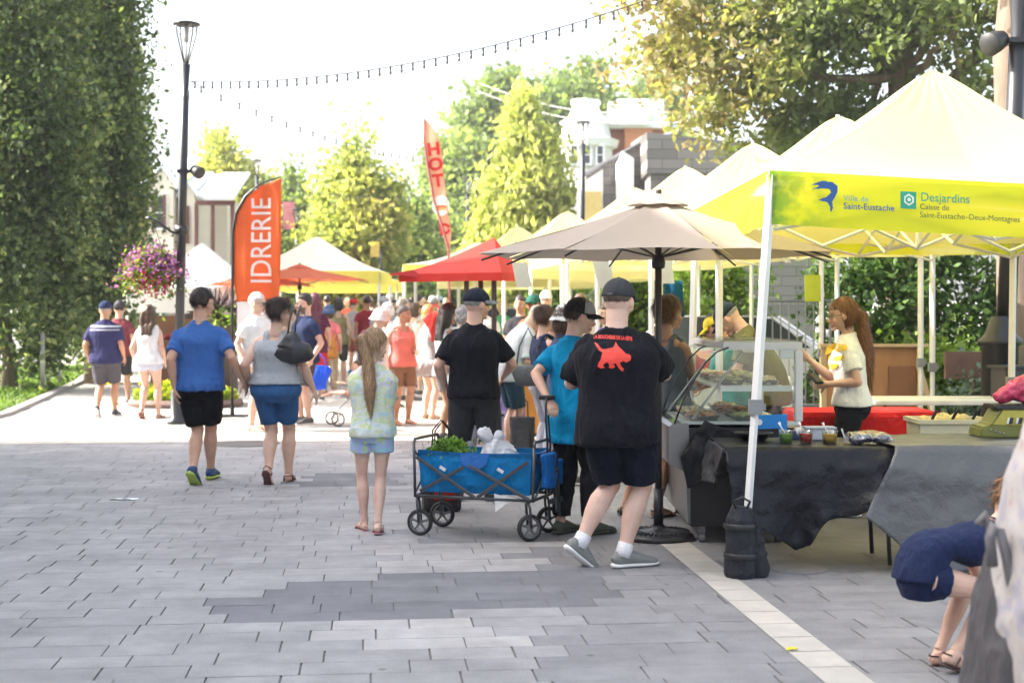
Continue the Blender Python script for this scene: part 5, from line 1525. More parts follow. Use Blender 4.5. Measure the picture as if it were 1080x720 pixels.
# ================================================================ glass counter
STEEL = M('brushed_steel', (.27, .27, .275), .32, metal=.9, var=.08, stretch=(1, 1, 30), scale=3)
WFR = M('white_frame', (.66, .66, .65), .4, var=.04)
def glass_case():
    X0, X1, Y0, Y1 = 1.10, 2.04, 9.98, 11.6
    root = empty('display_case', (0, 0, 0), 0, 'glass fronted food display case on a steel base beside the umbrella pole', 'display case')
    mb = MB(); mb.box((1.60, (Y0 + Y1) / 2, .30), (.72, Y1 - Y0, .36)); mb.build('plinth', M('black_panel', (.022, .022, .025), .35), root, bevel=.012)
    mb = MB()
    # steel front skin facing the queue
    mb.add([(1.235, Y0, .14), (1.22, Y0, .50), (1.10, Y0, .56), (1.10, Y0, .82), (1.13, Y0, .84), (1.24, Y0, .84), (1.26, Y0, .14),
            (1.235, Y1, .14), (1.22, Y1, .50), (1.10, Y1, .56), (1.10, Y1, .82), (1.13, Y1, .84), (1.24, Y1, .84), (1.26, Y1, .14)],
           [(0, 1, 8, 7), (1, 2, 9, 8), (2, 3, 10, 9), (3, 4, 11, 10), (4, 5, 12, 11), (5, 6, 13, 12), (6, 0, 7, 13), (0, 6, 5, 4, 3, 2, 1), (7, 8, 9, 10, 11, 12, 13)])
    mb.build('steel_front', STEEL, root)
    mb = MB(); mb.box((1.62, (Y0 + Y1) / 2, .66), (.80, Y1 - Y0 - .02, .30)); mb.build('cold_well', M('black_panel', (.022, .022, .025), .35), root)
    for x in (1.34, 1.88):
        for y in (Y0 + .08, Y1 - .08):
            mb = MB(); mb.tube([(x - .02, y, .038), (x + .02, y, .038)], .038, 16); mb.box((x, y, .095), (.05, .05, .05)); mb.box((x + .0, y - .0, .125), (.09, .09, .01)); mb.build('caster', M('caster_grey', (.25, .25, .26), .4, metal=.4), root)
    # glass: curved front with dark edge trim at each end
    prof = [(1.14, .84), (1.20, 1.00), (1.28, 1.15), (1.36, 1.27), (1.44, 1.345), (1.52, 1.375)]
    mb = MB(); mb.rings([[(x, Y0 + .01, z) for x, z in prof], [(x, Y1 - .01, z) for x, z in prof]], cap=False, closed=False)
    mb.build('front_glass', glass_mat('case_glass', (.90, .96, .93), .06, .02), root, smooth=True)
    mb = MB(); mb.add([(x, Y0 + .006, z) for x, z in prof] + [(2.0, Y0 + .006, 1.375), (2.0, Y0 + .006, .84)], [tuple(range(8))]); mb.build('side_glass', glass_mat('case_glass'), root)
    mb = MB(); mb.add([(x, Y1 - .006, z) for x, z in prof] + [(2.0, Y1 - .006, 1.375), (2.0, Y1 - .006, .84)], [tuple(range(8))]); mb.build('side_glass', glass_mat('case_glass'), root)
    for y in (Y0, (Y0 + Y1) / 2 + .1, Y1):
        mb = MB(); mb.tube([(x, y, z) for x, z in prof], [(.006, .009)] * 6, 8); mb.build('glass_trim', BLACK_PL if y != Y1 else WFR, root, smooth=True)
    mb = MB(); mb.tube([(1.27, Y0 + .03, .87), (1.62, Y0 + .03, 1.34)], .008, 6); mb.tube([(1.20, Y0 + .9, .87), (1.55, Y0 + .9, 1.34)], .008, 6); mb.build('gas_strut', GREY_METAL, root)
    # white frame, top and back posts
    mb = MB(); mb.box((1.76, Y0 + .03, 1.385), (.56, .055, .055)); mb.box((1.76, Y1 - .03, 1.385), (.56, .055, .055)); mb.box((1.505, (Y0 + Y1) / 2, 1.388), (.05, Y1 - Y0 - .11, .045)); mb.box((2.01, (Y0 + Y1) / 2, 1.388), (.05, Y1 - Y0 - .11, .045))
    for y in (Y0 + .03, Y1 - .03): mb.box((2.015, y, 1.105), (.055, .055, .50)); mb.box((1.93, y, 1.33), (.10, .045, .07))
    mb.box((1.95, Y0 + .03, .84), (.16, .056, .03))
    mb.build('frame', WFR, root, bevel=.006)
    mb = MB(); mb.box((1.76, (Y0 + Y1) / 2, 1.418), (.54, Y1 - Y0 - .06, .012)); mb.build('top_shelf', glass_mat('case_glass'), root)
    mb = MB(); mb.box((1.66, (Y0 + Y1) / 2, 1.10), (.50, Y1 - Y0 - .16, .012)); mb.box((1.72, Y0 + .06, 1.085), (.50, .03, .04)); mb.build('middle_shelf', WFR, root)
    mb = MB(); mb.box((1.58, (Y0 + Y1) / 2, .842), (.76, Y1 - Y0 - .10, .02)); mb.build('lower_shelf', WFR, root)
    # food trays, each with its heap
    rs = np.random.RandomState(6)
    cols = [(.42, .20, .10), (.34, .34, .15), (.58, .46, .26), (.26, .16, .10), (.55, .52, .38)]
    for lvl, z, xs in ((0, .854, (1.36, 1.68)), (1, 1.108, (1.56, 1.80))):
        for xi, x in enumerate(xs):
            for k in range(4):
                y = Y0 + .24 + k * .37
                t = empty('food_tray', (x, y, z), 0, 'tray of %s, %s shelf of the glass case, %s' % (['sliced meat', 'green salad', 'pale cheese', 'dark sausages'][(k + xi * 2 + lvl) % 4], ['lower', 'middle'][lvl],
                          ['nearest end', 'second along', 'third along', 'far end'][k] + [', by the glass', ', by the vendor'][xi]), 'food tray', 'food trays in the glass case')
                mb = MB(); w, d = .22 if lvl == 0 else .18, .30
                mb.add([(-w / 2, -d / 2, .035), (w / 2, -d / 2, .035), (w / 2, d / 2, .035), (-w / 2, d / 2, .035), (-w / 2 + .02, -d / 2 + .02, 0), (w / 2 - .02, -d / 2 + .02, 0), (w / 2 - .02, d / 2 - .02, 0), (-w / 2 + .02, d / 2 - .02, 0)],
                       [(0, 4, 5, 1), (1, 5, 6, 2), (2, 6, 7, 3), (3, 7, 4, 0), (4, 7, 6, 5)])
                mb.build('tray', STEEL, t)
                mb = MB(); c = cols[(k * 2 + xi + lvl) % 5]
                for q in range(26):
                    a = rs.rand(2) - .5
                    mb.ball((a[0] * (w - .05), a[1] * (d - .05), .018 + .02 * rs.rand()), (.022 + .015 * rs.rand(), .03 + .02 * rs.rand(), .012 + .008 * rs.rand()), 8, 6, Matrix.Rotation(rs.rand() * 3, 3, 'Z') @ Matrix.Rotation(rs.randn() * .4, 3, 'X'))
                mb.build('food', M('food_%d' % ((k * 2 + xi + lvl) % 5), c, .35, var=.5, scale=18), t, smooth=True)
glass_case()

# ================================================================ tables with black plastic
def plastic(name, col, rough, fold=.9, spec=.5):
    m, nt, b = newmat(name); b.inputs['Base Color'].default_value = (*col, 1); b.inputs['Roughness'].default_value = rough; b.inputs['Specular IOR Level'].default_value = spec
    tc = N(nt, 'ShaderNodeTexCoord'); n1 = N(nt, 'ShaderNodeTexNoise', Scale=7, Detail=6, Roughness=.62, Distortion=.3); nt.links.new(tc.outputs['Object'], n1.inputs['Vector'])
    vo = N(nt, 'ShaderNodeTexVoronoi', Scale=6, feature='DISTANCE_TO_EDGE'); nt.links.new(tc.outputs['Object'], vo.inputs['Vector'])
    ad = N(nt, 'ShaderNodeMath', operation='ADD'); nt.links.new(n1.outputs[0], ad.inputs[0]); mm = N(nt, 'ShaderNodeMath', operation='MULTIPLY'); mm.inputs[1].default_value = .5; nt.links.new(vo.outputs[0], mm.inputs[0]); nt.links.new(mm.outputs[0], ad.inputs[1])
    bp = N(nt, 'ShaderNodeBump', Strength=fold, Distance=.03); nt.links.new(ad.outputs[0], bp.inputs['Height']); nt.links.new(bp.outputs[0], b.inputs['Normal'])
    return m
PLB = plastic('black_plastic_sheet', (.008, .009, .013), .40, .6, .26); PLG = plastic('grey_plastic_sheet', (.085, .088, .092), .30, .7)
def folding_table(label, x0, x1, y0, y1, z, group=None, legs_x=None, topmat=None):
    root = empty('folding_table', ((x0 + x1) / 2, (y0 + y1) / 2, 0), 0, label, 'table', group)
    w, d = x1 - x0, y1 - y0
    mb = MB(); mb.box((0, 0, z - .02), (w, d, .04)); mb.build('table_top', topmat or M('grey_table_top', (.5, .5, .5), .6), root, bevel=.008)
    for sx in (-1, 1):
        x = sx * (w / 2 - .14)
        for sy in (-1, 1):
            mb = MB(); y = sy * (d / 2 - .1)
            mb.tube([(x, y * .8, z - .04), (x, y * .8, z * .55), (x + sx * .04 * 1, y, z * .28), (x + sx * .05, y, .012)], .014, 8); mb.build('leg', M('table_leg_grey', (.06, .065, .075), .4, metal=.3), root, smooth=True)
        mb = MB(); mb.tube([(x, -(d / 2 - .1) * .8, z * .42), (x, (d / 2 - .1) * .8, z * .42)], .012, 8); mb.build('brace', M('table_leg_grey', (.06, .065, .075), .4, metal=.3), root, smooth=True)
    return root
folding_table('folding table under the crumpled black plastic sheet', 1.36, 2.50, 8.97, 9.62, .76, 'folding tables at the front stall')
folding_table('folding table under the shiny grey plastic sheet', 2.56, 4.35, 8.85, 9.60, .76, 'folding tables at the front stall')
def drape(name, label, x0, x1, y0, y1, z, front, mat, left=None, top_bump=.004, seed=0, right=None, nx=90, skew=0):
    """sheet lying on the table; front(u) hem height on the -Y side, left(v)/right(v) hem heights at the sides"""
    mb = MB(); rings = []
    NY, NF = 14, 30
    def disp(p, k): 
        a = np.array([[p[0], p[1], p[2]]]); return float(vnoise(a, 5, seed)[0] * .5 + vnoise(a, 13, seed + 1)[0] * .25 + (1 - abs(vnoise(a, 7, seed + 2)[0])) * .4)
    us = [i / nx for i in range(nx + 1)]
    # top from back to front, then down the front
    for j in range(NY + 1):
        y = y1 + (y0 - y1) * j / NY
        rings.append([Vector((x0 + (x1 - x0) * u, y, z + top_bump * (1.5 + disp((u * 2, y, 0), 0)))) for u in us])
    for j in range(1, NF + 1):
        t = j / NF; row = []
        for u in us:
            h = front(u); x = x0 + (x1 - x0) * u
            dz = (z - h) * t; fl = .035 * math.sin(u * 23 + seed) * t + .05 * math.sin(u * 9.7 + seed * 2 + t) * t
            p = Vector((x + .03 * math.sin(u * 17 + t * 2) * t - skew * max(0, 1 - u * 2.5) * t, y0 - .012 - .03 * min(1, t * 4) - (fl + .05) * t, z - dz))
            d = disp((x, p.z * 1.3, seed), 1)
            p.y -= .030 * d * min(1, t * 5); row.append(p)
        rings.append(row)
    mb.rings(rings, cap=False, closed=False)
    if left:
        rings = []
        for i in range(0, 13):
            v = i / 12; y = y0 - .03 + (y1 - y0) * v
            rings.append([Vector((x0 - .01 - (.05 * t + .03 * math.sin(v * 8 + t * 3) * t) - .02 * disp((y * 2, t, 3), 0) * min(1, 4 * t), y, z - (z - left(v)) * t)) for t in [q / 16 for q in range(17)]])
        mb.rings(rings, cap=False, closed=False)
    me = mb.mesh(name, True)
    o = link(name, me, mat); tag(o, label, 'plastic sheet')
    sd = o.modifiers.new('s', 'SOLIDIFY'); sd.thickness = .002; sd.offset = 0
    return o
def f1(u):      # ragged hem of the black sheet
    return float(np.interp(u, [0, .08, .22, .34, .44, .55, .66, .80, .9, 1], [.42, .36, .26, .13, .17, .33, .36, .50, .56, .62]))
drape('plastic_sheet', 'crumpled matt black plastic sheet hanging off the table with the cups', 1.34, 2.53, 8.95, 9.64, .766, f1, PLB, left=lambda v: .52, seed=3)
def f2(u): return float(np.interp(u, [0, .08, .17, .30, .5, .7, 1], [.38, .24, .04, .06, .08, .10, .10]))
drape('plastic_sheet', 'shiny grey plastic sheet draped nearly to the ground over the right table', 2.36, 4.4, 8.76, 9.63, .774, f2, PLG, seed=9, top_bump=.014, skew=.24)
# black cloth slung from the glass case's near end down to the table
def sling():
    mb = MB(); rings = []
    A = [Vector((1.36, 9.94, .86)), Vector((1.20, 9.90, .62)), Vector((1.20, 9.93, .40))]; 
    top = lambda u: Vector((1.34, 9.92, .87)).lerp(Vector((1.62, 9.50, .775)), u)
    low = lambda u: [Vector((1.17, 9.90, .62)), Vector((1.22, 9.90, .42)), Vector((1.34, 9.80, .50)), Vector((1.50, 9.62, .58)), Vector((1.66, 9.48, .60))]
    P = low(0)
    for i in range(25):
        t = i / 24; row = []
        for j in range(33):
            u = j / 32; k = u * 4; a = P[min(3, int(k))].lerp(P[min(3, int(k)) + 1], k - min(3, int(k)))
            p = top(u).lerp(a, t); q = np.array([[u * 2, t * 1.5, 0.]])
            d = float(vnoise(q, 3, 5)[0] + .5 * vnoise(q, 8, 6)[0]); p.y -= .035 * d * math.sin(PI * t) + .03; p.z -= .03 * math.sin(PI * u) * t
            row.append(p)
        rings.append(row)
    mb.rings(rings, cap=False, closed=False)
    o = link('black_cloth', mb.mesh('black_cloth', True), PLB); tag(o, 'black cloth slung across the near end of the glass case', 'cloth')
    sd = o.modifiers.new('s', 'SOLIDIFY'); sd.thickness = .003
sling()
# leg weight bag at the foot of the tent leg
def weight_bag():
    root = empty('weight_bag', (1.40, 8.715, 0), 0, 'tall black nylon weight bag strapped around the foot of the white tent leg', 'weight bag')
    NY_ = fabric((.028, .030, .036), 'nylon')
    mb = MB(); mb.tube([(0, 0, .0), (0, 0, .03), (.0, 0, .22), (.0, 0, .36), (.01, 0, .43)], [(.085, .075), (.10, .085), (.092, .08), (.085, .075), (.06, .05)], 18)
    me = remesh(mb, .008, 2, .006, seed=4, wscale=(12, 12, 9)); link('bag', me, NY_, root)
    mb = MB(); mb.tube([(.11, .03, 0), (.11, .03, .05), (.10, .03, .20), (.09, .03, .30)], [(.06, .06), (.075, .06), (.05, .05), (.035, .04)], 14)
    link('bag', remesh(mb, .009, 2, .012, seed=7, wscale=(12, 12, 12)), NY_, root)
    for z in (.12, .30):
        mb = MB(); mb.lathe([(.100, z), (.104, z + .005), (.104, z + .03), (.100, z + .035)], n=20); mb.build('strap', BLACK_PL, root, smooth=True)
    mb = MB(); mb.tube([(-.03, -.02, .41), (-.05, -.05, .47), (.0, -.07, .50), (.05, -.05, .47), (.03, -.02, .41)], .008, 6); mb.build('handle', BLACK_PL, root, smooth=True)
weight_bag()
# crate glimpsed under the table
def crate(name, label, X, Y, z, w, d, h, mat, cat='crate', rz=0, group=None, lid=None):
    root = empty(name, (X, Y, z), rz, label, cat, group)
    mb = MB(); t = .012
    mb.box((0, 0, t / 2), (w, d, t))
    for sx in (-1, 1): mb.box((sx * (w / 2 - t / 2), 0, h / 2 + .001), (t, d, h))
    for sy in (-1, 1): mb.box((0, sy * (d / 2 - t / 2), h / 2 + .001), (w - 2 * t, t, h))
    mb.build('box', mat, root)
    mb = MB()
    for sx in (-1, 1): mb.box((sx * (w / 2 + .006), 0, h - .0), (.03, d + .04, .03))
    for sy in (-1, 1): mb.box((0, sy * (d / 2 + .006), h - .0), (w - .02, .03, .03))
    mb.build('rim', mat, root)
    return root

# things on the first table
TZ = .775
def cup(label, X, Y, col, lidc, big=1.0):
    root = empty('sauce_cup', (X, Y, TZ), 0, label, 'cup', 'open plastic cups on the black table')
    mb = MB(); mb.lathe([(.001, .004), (.036 * big, .004), (.043 * big, .060), (.0001, .063)], n=22); mb.build('sauce', M('sauce_%d_%d' % (int(col[0] * 99), int(col[1] * 99)), col, .35, var=.25, scale=40), root, smooth=True)
    mb = MB(); mb.lathe([(.001, 0), (.038 * big, 0), (.047 * big, .078), (.050 * big, .080), (.050 * big, .084), (.0455 * big, .080), (.0365 * big, .003)], n=22); mb.build('cup', glass_mat('clear_plastic', (.92, .94, .92), .08, .08), root, smooth=True)
    mb = MB(); mb.tube([(.0, 0, .05), (-.035, .0, .11), (-.045, 0, .135)], [(.005, .002), (.005, .002), (.009, .002)], 8); mb.build('spoon', M('white_plastic', (.75, .75, .74), .4), root, smooth=True)
    return root
cup('clear cup of green sauce with a white spoon', WX(829, 9.22), 9.22, (.16, .30, .03), 0)
cup('clear cup of red sauce between the green and yellow ones', WX(850, 9.22), 9.22, (.42, .03, .01), 0)
cup('clear cup of yellow sauce beside the foil bag', WX(875, 9.20), 9.20, (.62, .36, .05), 0, 1.12)
def foil_bag():
    root = empty('food_bag', (WX(916, 9.15), 9.15, TZ), 0, 'clear bag of dark fruit pieces lying on the black table', 'bag')
    rs = np.random.RandomState(3); mb = MB()
    for i in range(60): mb.ball((rs.uniform(-.115, .115), rs.uniform(-.05, .05), .018 + .03 * rs.rand()), .014 + .01 * rs.rand(), 6, 5)
    mb.build('fruit', M('dark_fruit', (.025, .025, .05), .3, var=.6, scale=20), root)
    mb = MB(); mb.tube([(-.16, 0, .02), (-.12, 0, .035), (0, 0, .04), (.10, 0, .036), (.15, 0, .02)], [(.02, .012), (.07, .04), (.075, .045), (.07, .04), (.03, .01)], 18)
    link('film', remesh(mb, .008, 1, .012, seed=5, wscale=(22, 22, 22)), glass_mat('crinkled_film', (.93, .93, .95), .22, .12), root)
    mb = MB(); mb.tube([(-.15, 0, .03), (-.175, -.01, .10)], [(.004, .002), (.006, .002)], 6); mb.build('spoon', M('white_plastic', (.75, .75, .74), .4), root)
foil_bag()
def bowl():
    root = empty('bowl', (WX(795, 9.42), 9.42, TZ), 0, 'shallow black plastic bowl behind the white tent leg', 'bowl')
    mb = MB(); mb.lathe([(.001, .003), (.075, .003), (.115, .05), (.122, .052), (.122, .056), (.112, .056), (.075, .010), (.001, .010)], n=28); mb.build('dish', BLACK_PL, root, smooth=True)
    mb = MB(); mb.lathe([(.1225, .045), (.128, .047), (.128, .056), (.1225, .058)], n=28); mb.build('rim', BLACK_PL, root, smooth=True)
bowl()
def blue_sign():
    X = WX(814, 9.56); root = empty('price_sign', (X, 9.545, TZ), -.1, 'bright blue cardboard sign standing behind the cups', 'sign')
    mb = MB(); mb.prism([(-.13, .06), (-.13, .155), (.10, .165), (.10, .0), (.045, .0), (.045, .07)], .02); mb.build('board', M('sign_blue', (.01, .20, .55), .5), root)
    mb = MB(); mb.box((.075, -.002, .03), (.018, .01, .06)); mb.build('clip', GREY_METAL, root)
    mb = MB(); mb.lathe([(.001, 0), (.020, 0), (.020, .004), (.001, .004)], n=16); o = mb.build('disc', M('sign_white', (.7, .7, .7), .5), root, loc=(-.085, -.001, .11), rot=(R(90), 0, 0))
blue_sign()
def small_boxes():
    r = empty('tape_dispenser', (WX(846, 9.52), 9.52, TZ), .1, 'small dark blue tape dispenser beside the blue sign', 'dispenser')
    mb = MB(); mb.prism([(-.07, 0), (.07, 0), (.07, .03), (.03, .055), (-.05, .06), (-.07, .03)], .05, Matrix.Translation((0, -.025, 0))); mb.build('body', M('navy_plastic', (.03, .05, .13), .35), r, bevel=.006)
    mb = MB(); mb.tube([(-.02, -.03, .05), (-.02, .03, .05)], .03, 18); mb.build('roll', M('white_plastic', (.75, .75, .74), .4), r, smooth=True)
    r = empty('cardboard_box', (WX(864, 9.5), 9.50, TZ), 0, 'low pale grey lidded box behind the red sauce', 'box')
    mb = MB(); mb.box((0, 0, .035), (.20, .12, .07)); mb.build('box', M('grey_card', (.42, .45, .50), .6), r, bevel=.004)
    mb = MB(); mb.box((0, 0, .078), (.21, .13, .014)); mb.build('lid', M('grey_card', (.42, .45, .50), .6), r, bevel=.004)
small_boxes()
# red clothed table and white trestle behind the vendor
def cloth_table(label, X, Y, w, d, h, col):
    root = empty('market_table', (X, Y, 0), 0, label, 'table')
    mb = MB(); mb.box((0, 0, h - .02), (w, d, .04)); mb.build('table_top', M('grey_table_top', (.5, .5, .5), .6), root)
    for sx in (-1, 1):
        for sy in (-1, 1):
            mb = MB(); mb.tube([(sx * (w / 2 - .06), sy * (d / 2 - .06), 0), (sx * (w / 2 - .06), sy * (d / 2 - .06), h - .04)], .015, 8); mb.build('leg', GREY_METAL, root)
    mb = MB(); n = 60; rings = []
    for t, off in ((0, 0), (.05, .012), (.5, .02), (1, .03)):
        row = []
        for k in range(n):
            a = k / n * 4; s = int(a); u = a - s
            P_ = [(-1, -1), (1, -1), (1, 1), (-1, 1)]; p = Vector((P_[s][0], P_[s][1])).lerp(Vector((P_[(s + 1) % 4][0], P_[(s + 1) % 4][1])), u)
            wv = .012 * math.sin(k * 1.9) * t
            row.append((p.x * (w / 2 + .008 + off + wv), p.y * (d / 2 + .008 + off + wv), h + .006 - t * (h - .05)))
        rings.append(row)
    mb.rings(list(reversed(rings)), cap=True); c = mb.build('tablecloth', fabric(col), root)
    return root
cloth_table('table covered to the ground with a bright red cloth behind the vendor', WX(905, 11.9), 11.9, 1.15, .62, .80, (.55, .02, .02))
folding_table('long white trestle table beneath the white tent poles', 3.35, 5.15, 13.15, 13.95, .80, None, topmat=M('white_table_top', (.70, .70, .68), .5))
crate('storage_bin', 'large cream plastic bin full of food beside the red cloth', WX(1000, 10.6), 10.6, .42, .52, .36, .40, M('cream_plastic', (.66, .62, .45), .5), 'bin')
folding_table('low grey table holding the cream bin', WX(1000, 10.6) - .45, WX(1000, 10.6) + .55, 10.3, 10.95, .42)
def bin_food():
    rs = np.random.RandomState(8); X = WX(1000, 10.6)
    root = empty('wrapped_food', (X, 10.6, .78), 0, 'yellow wrapped food parcels heaped in the cream bin', 'food')
    mb = MB()
    for i in range(26): mb.ball((rs.uniform(-.2, .2), rs.uniform(-.12, .12), rs.uniform(-.02, .06)), (.05, .04, .03), 8, 6, Matrix.Rotation(rs.rand() * 3, 3, 'Z'))
    mb.build('parcels', M('yellow_parcels', (.62, .50, .22), .5, var=.4, scale=14), root, smooth=True)
    mb = MB()
    for i in range(3): mb.tube([(-.15 + i * .15, -.1, .05), (-.12 + i * .15, -.12, .12)], .012, 6)
    mb.build('bottle_necks', BLACK_PL, root)
    mb = MB(); mb.box((0, 0, -.19), (.40, .26, .30)); mb.build('lower_parcels', M('yellow_parcels', (.62, .50, .22), .5), root)
bin_food()
def green_case():
    X = WX(1066, 9.3); root = empty('market_scale', (X, 9.3, .80), 0, 'olive green slanted counter scale with black buttons on the grey plastic', 'scale')
    OL = M('olive_paint', (.16, .17, .035), .45)
    mb = MB(); mb.prism([(-.20, 0), (-.185, .07), (-.12, .085), (-.06, .19), (.28, .19), (.28, 0)], .26); mb.build('housing', OL, root, bevel=.012)
    mb = MB(); mb.add([(-.115, -.004, .09), (.28, -.004, .07), (.28, -.004, .18), (-.05, -.004, .18), (-.115, .0, .09), (.28, 0, .07), (.28, 0, .18), (-.05, 0, .18)], [(0, 1, 2, 3), (4, 7, 6, 5), (0, 4, 5, 1), (1, 5, 6, 2), (2, 6, 7, 3), (3, 7, 4, 0)]); mb.build('face_plate', M('mustard_paint', (.40, .36, .06), .5), root)
    for k, x in enumerate((-.03, .03, .10, .17)):
        mb = MB(); mb.prism([(-.012, -.02), (.012, -.02), (.022, .02), (-.002, .02)], .02, Matrix.Translation((x + .02, -.024, .115))); mb.build('button', BLACK_PL, root)
        mb = MB(); mb.prism([(-.006, -.02), (.003, -.02), (.013, .02), (.004, .02)], .018, Matrix.Translation((x + .005, -.022, .115))); mb.build('button_label', M('white_plastic', (.75, .75, .74), .4), root)
    for k in range(4): 
        mb = MB(); mb.ball((-.13 + k * .028, -.004, .055 - k * .008), .007, 8, 6); mb.build('screw', GREY_METAL, root)
    mb = MB(); mb.box((.10, .12, .203), (.40, .26, .022)); mb.build('weighing_plate', BLACK_PL, root, bevel=.005)
    r = empty('produce_bag', (WX(1078, 9.42), 9.42, 1.015), 0, 'pink and white crinkled produce bag on top of the olive scale', 'bag')
    mb = MB(); mb.tube([(-.17, 0, .03), (-.12, 0, .06), (-.04, .0, .10), (.06, 0, .12), (.16, 0, .10)], [(.03, .03), (.045, .04), (.07, .06), (.09, .08), (.08, .09)], 16); mb.ball((.1, 0, .05), (.14, .09, .05), 14, 8)
    link('bag', remesh(mb, .008, 1, .018, seed=2, wscale=(16, 16, 16)), M('pink_wrap', (.62, .06, .14), .4, var=.5, scale=9), r)
green_case()
# wooden stand
def wood_stand():
    WD = M('orange_wood', (.40, .20, .09), .6, scale=3, var=.25, stretch=(1, 1, .15)); WL = M('pale_wood', (.58, .42, .26), .6, scale=3, var=.2, stretch=(1, 1, .15))
    Y = 15.6; X0, X1 = WX(868, Y), WX(972, Y); root = empty('wooden_stand', ((X0 + X1) / 2, Y, 0), 0, 'orange wooden stall back with a leaning pale board beside the vendor', 'stall')
    w = X1 - X0; zt = WZ(365, Y)
    mb = MB(); mb.box((0, 0, zt / 2 + .1), (w, .03, zt - .2)); mb.build('panel', WD, root)
    for x in (-w / 2, -.15, w / 2 - .03): 
        mb = MB(); mb.box((x, -.03, zt / 2), (.06, .03, zt)); mb.build('post', WL, root)
    mb = MB(); mb.box((0, -.03, zt + .01), (w + .1, .12, .03)); mb.build('top_board', WL, root)
    mb = MB(); mb.box((w / 2 + .08, -.12, zt * .42), (.06, .03, zt * .86), rot=Matrix.Rotation(-.28, 3, 'Y')); mb.build('brace', WL, root)
    mb = MB(); mb.box((w / 2 - .22, -.02, zt * .55), (.30, .03, zt * .55)); mb.build('inner_panel', M('brown_wood', (.26, .12, .06), .6), root)
wood_stand()
def brown_sign():
    Y = 16.8; X = WX(1024, Y); root = empty('notice_board', (X, Y, 0), 0, 'brown wooden board on a post beside the black lamp post', 'notice board')
    B = M('brown_board', (.17, .10, .08), .7, scale=4, var=.2)
    mb = MB(); mb.box((0, 0, WZ(385, Y)), (.62, .06, .32)); mb.build('board', B, root)
    for x in (.08, .24):
        mb = MB(); mb.box((x, .05, WZ(400, Y) / 2), (.08, .06, WZ(400, Y))); mb.build('post', B, root)
brown_sign()
# ================================================================ lamp posts, flags, lights
LP = M('lamp_black', (.016, .017, .02), .35, var=.1)
def lamp_post(label, px, Y, ztop, r=.06, px_top=None, head=True, speaker=None, banner=None, base=False, bracket=None):
    X = WX(px, Y); g = gz(Y); root = empty('street_lamp', (X, Y, g), 0, label, 'street lamp')
    H = ztop - g; lean = (WX(px_top, Y) - X) if px_top is not None else 0
    P = lambda z, x=0, y=0: Vector((lean * z / H + x, y, z))
    hh = .62 if head else 0
    mb = MB()
    if base: mb.lathe([(.001, 0), (r * 2.0, 0), (r * 2.0, .08), (r * 1.9, .1), (r * 1.9, base), (r * 2.3, base + .02), (r * 2.3, base + .06), (r * 1.6, base + .12), (r * 1.25, base + .22), (r, base + .3)], n=18); z0 = base + .2
    else: mb.lathe([(.001, 0), (r * 2.2, 0), (r * 2.2, .05), (r * 1.5, .09), (r * 1.4, .45), (r * 1.05, .5)], n=18); z0 = .45
    mb.tube([P(z0), P(H * .55), P(H - hh - .45), P(H - hh - .44), P(H - hh)], [r, r * .92, r * .85, r * .65, r * 1.0], 16)
    mb.build('pole', LP, root, smooth=True)
    if head:
        mb = MB(); b = H - hh
        for k in range(4):
            a = PI / 4 + k * PI / 2; c, s = math.cos(a), math.sin(a)
            mb.tube([P(b, .03 * c, .03 * s), P(b + .2, .09 * c, .09 * s), P(b + .42, .155 * c, .155 * s), P(b + .56, .17 * c, .17 * s)], .010, 6)
        mb.build('cage', LP, root, smooth=True)
        mb = MB(); o = P(H - .05); mb.lathe([(.001, .04), (.10, .035), (.185, .012), (.19, -.012), (.14, -.014), (.001, -.012)], tuple(o), 24); mb.build('lamp_hood', LP, root, smooth=True)
        mb = MB(); mb.tube([P(b), P(H - .30)], .018, 8); mb.tube([P(H - .30), P(H - .07)], .035, 10); mb.build('lamp', M('lamp_frosted', (.5, .5, .5), .4), root, smooth=True)
        mb = MB(); mb.lathe([(.03, b), (.085, b + .2), (.15, b + .42), (.165, b + .55)], (lean, 0, 0), 16); mb.build('globe', glass_mat('lamp_glass', (.97, .97, .97), .02, .1), root, smooth=True)
    if speaker:
        sz, sd, r_ = speaker
        mb = MB(); c = P(sz, sd * (r + .12)); rot = Matrix.Rotation(sd * R(100), 3, 'Y') @ Matrix.Identity(3)
        prof = [(-.09, .02), (-.085, .075), (.0, .095), (.10, .105), (.115, .095), (.116, .001)]
        ax = Vector((sd * .75, -.55, -.35)).normalized(); x_ = ax.orthogonal().normalized(); y_ = ax.cross(x_)
        rings = [[c + ax * (q[0] * r_) + (x_ * math.cos(2 * PI * j / 20) + y_ * math.sin(2 * PI * j / 20)) * (q[1] * r_) for j in range(20)] for q in prof]
        mb.rings(rings); mb.build('speaker', M('speaker_black', (.03, .031, .033), .5), root, smooth=True)
        mb = MB(); mb.tube([P(sz, sd * r * .6), c - ax * .05], .018, 6); mb.box(P(sz, 0, 0), (r * 2.3, r * 2.3, .05)); mb.build('speaker_bracket', LP, root)
    if bracket:
        z, sd, L = bracket; mb = MB(); mb.tube([P(z - .05, sd * r), P(z - .02, sd * L * .3), P(z + .10, sd * L * .6), P(z + .17, sd * L * .85), P(z + .17, sd * L)], .018, 8); mb.box(P(z, 0), (r * 2.4, r * 2.4, .12)); mb.build('bracket', LP, root, smooth=True)
    if banner:
        bz, w, h, mat, sd = banner
        mb = MB(); mb.box(P(bz, sd * (w / 2 + r)), (w, .012, h)); mb.build('banner', mat, root)
        mb = MB(); 
        for q in (-1, 1): mb.tube([P(bz + q * h / 2, 0), P(bz + q * h / 2, sd * (w + r + .05))], .012, 6)
        mb.build('banner_arm', LP, root)
    return root, P
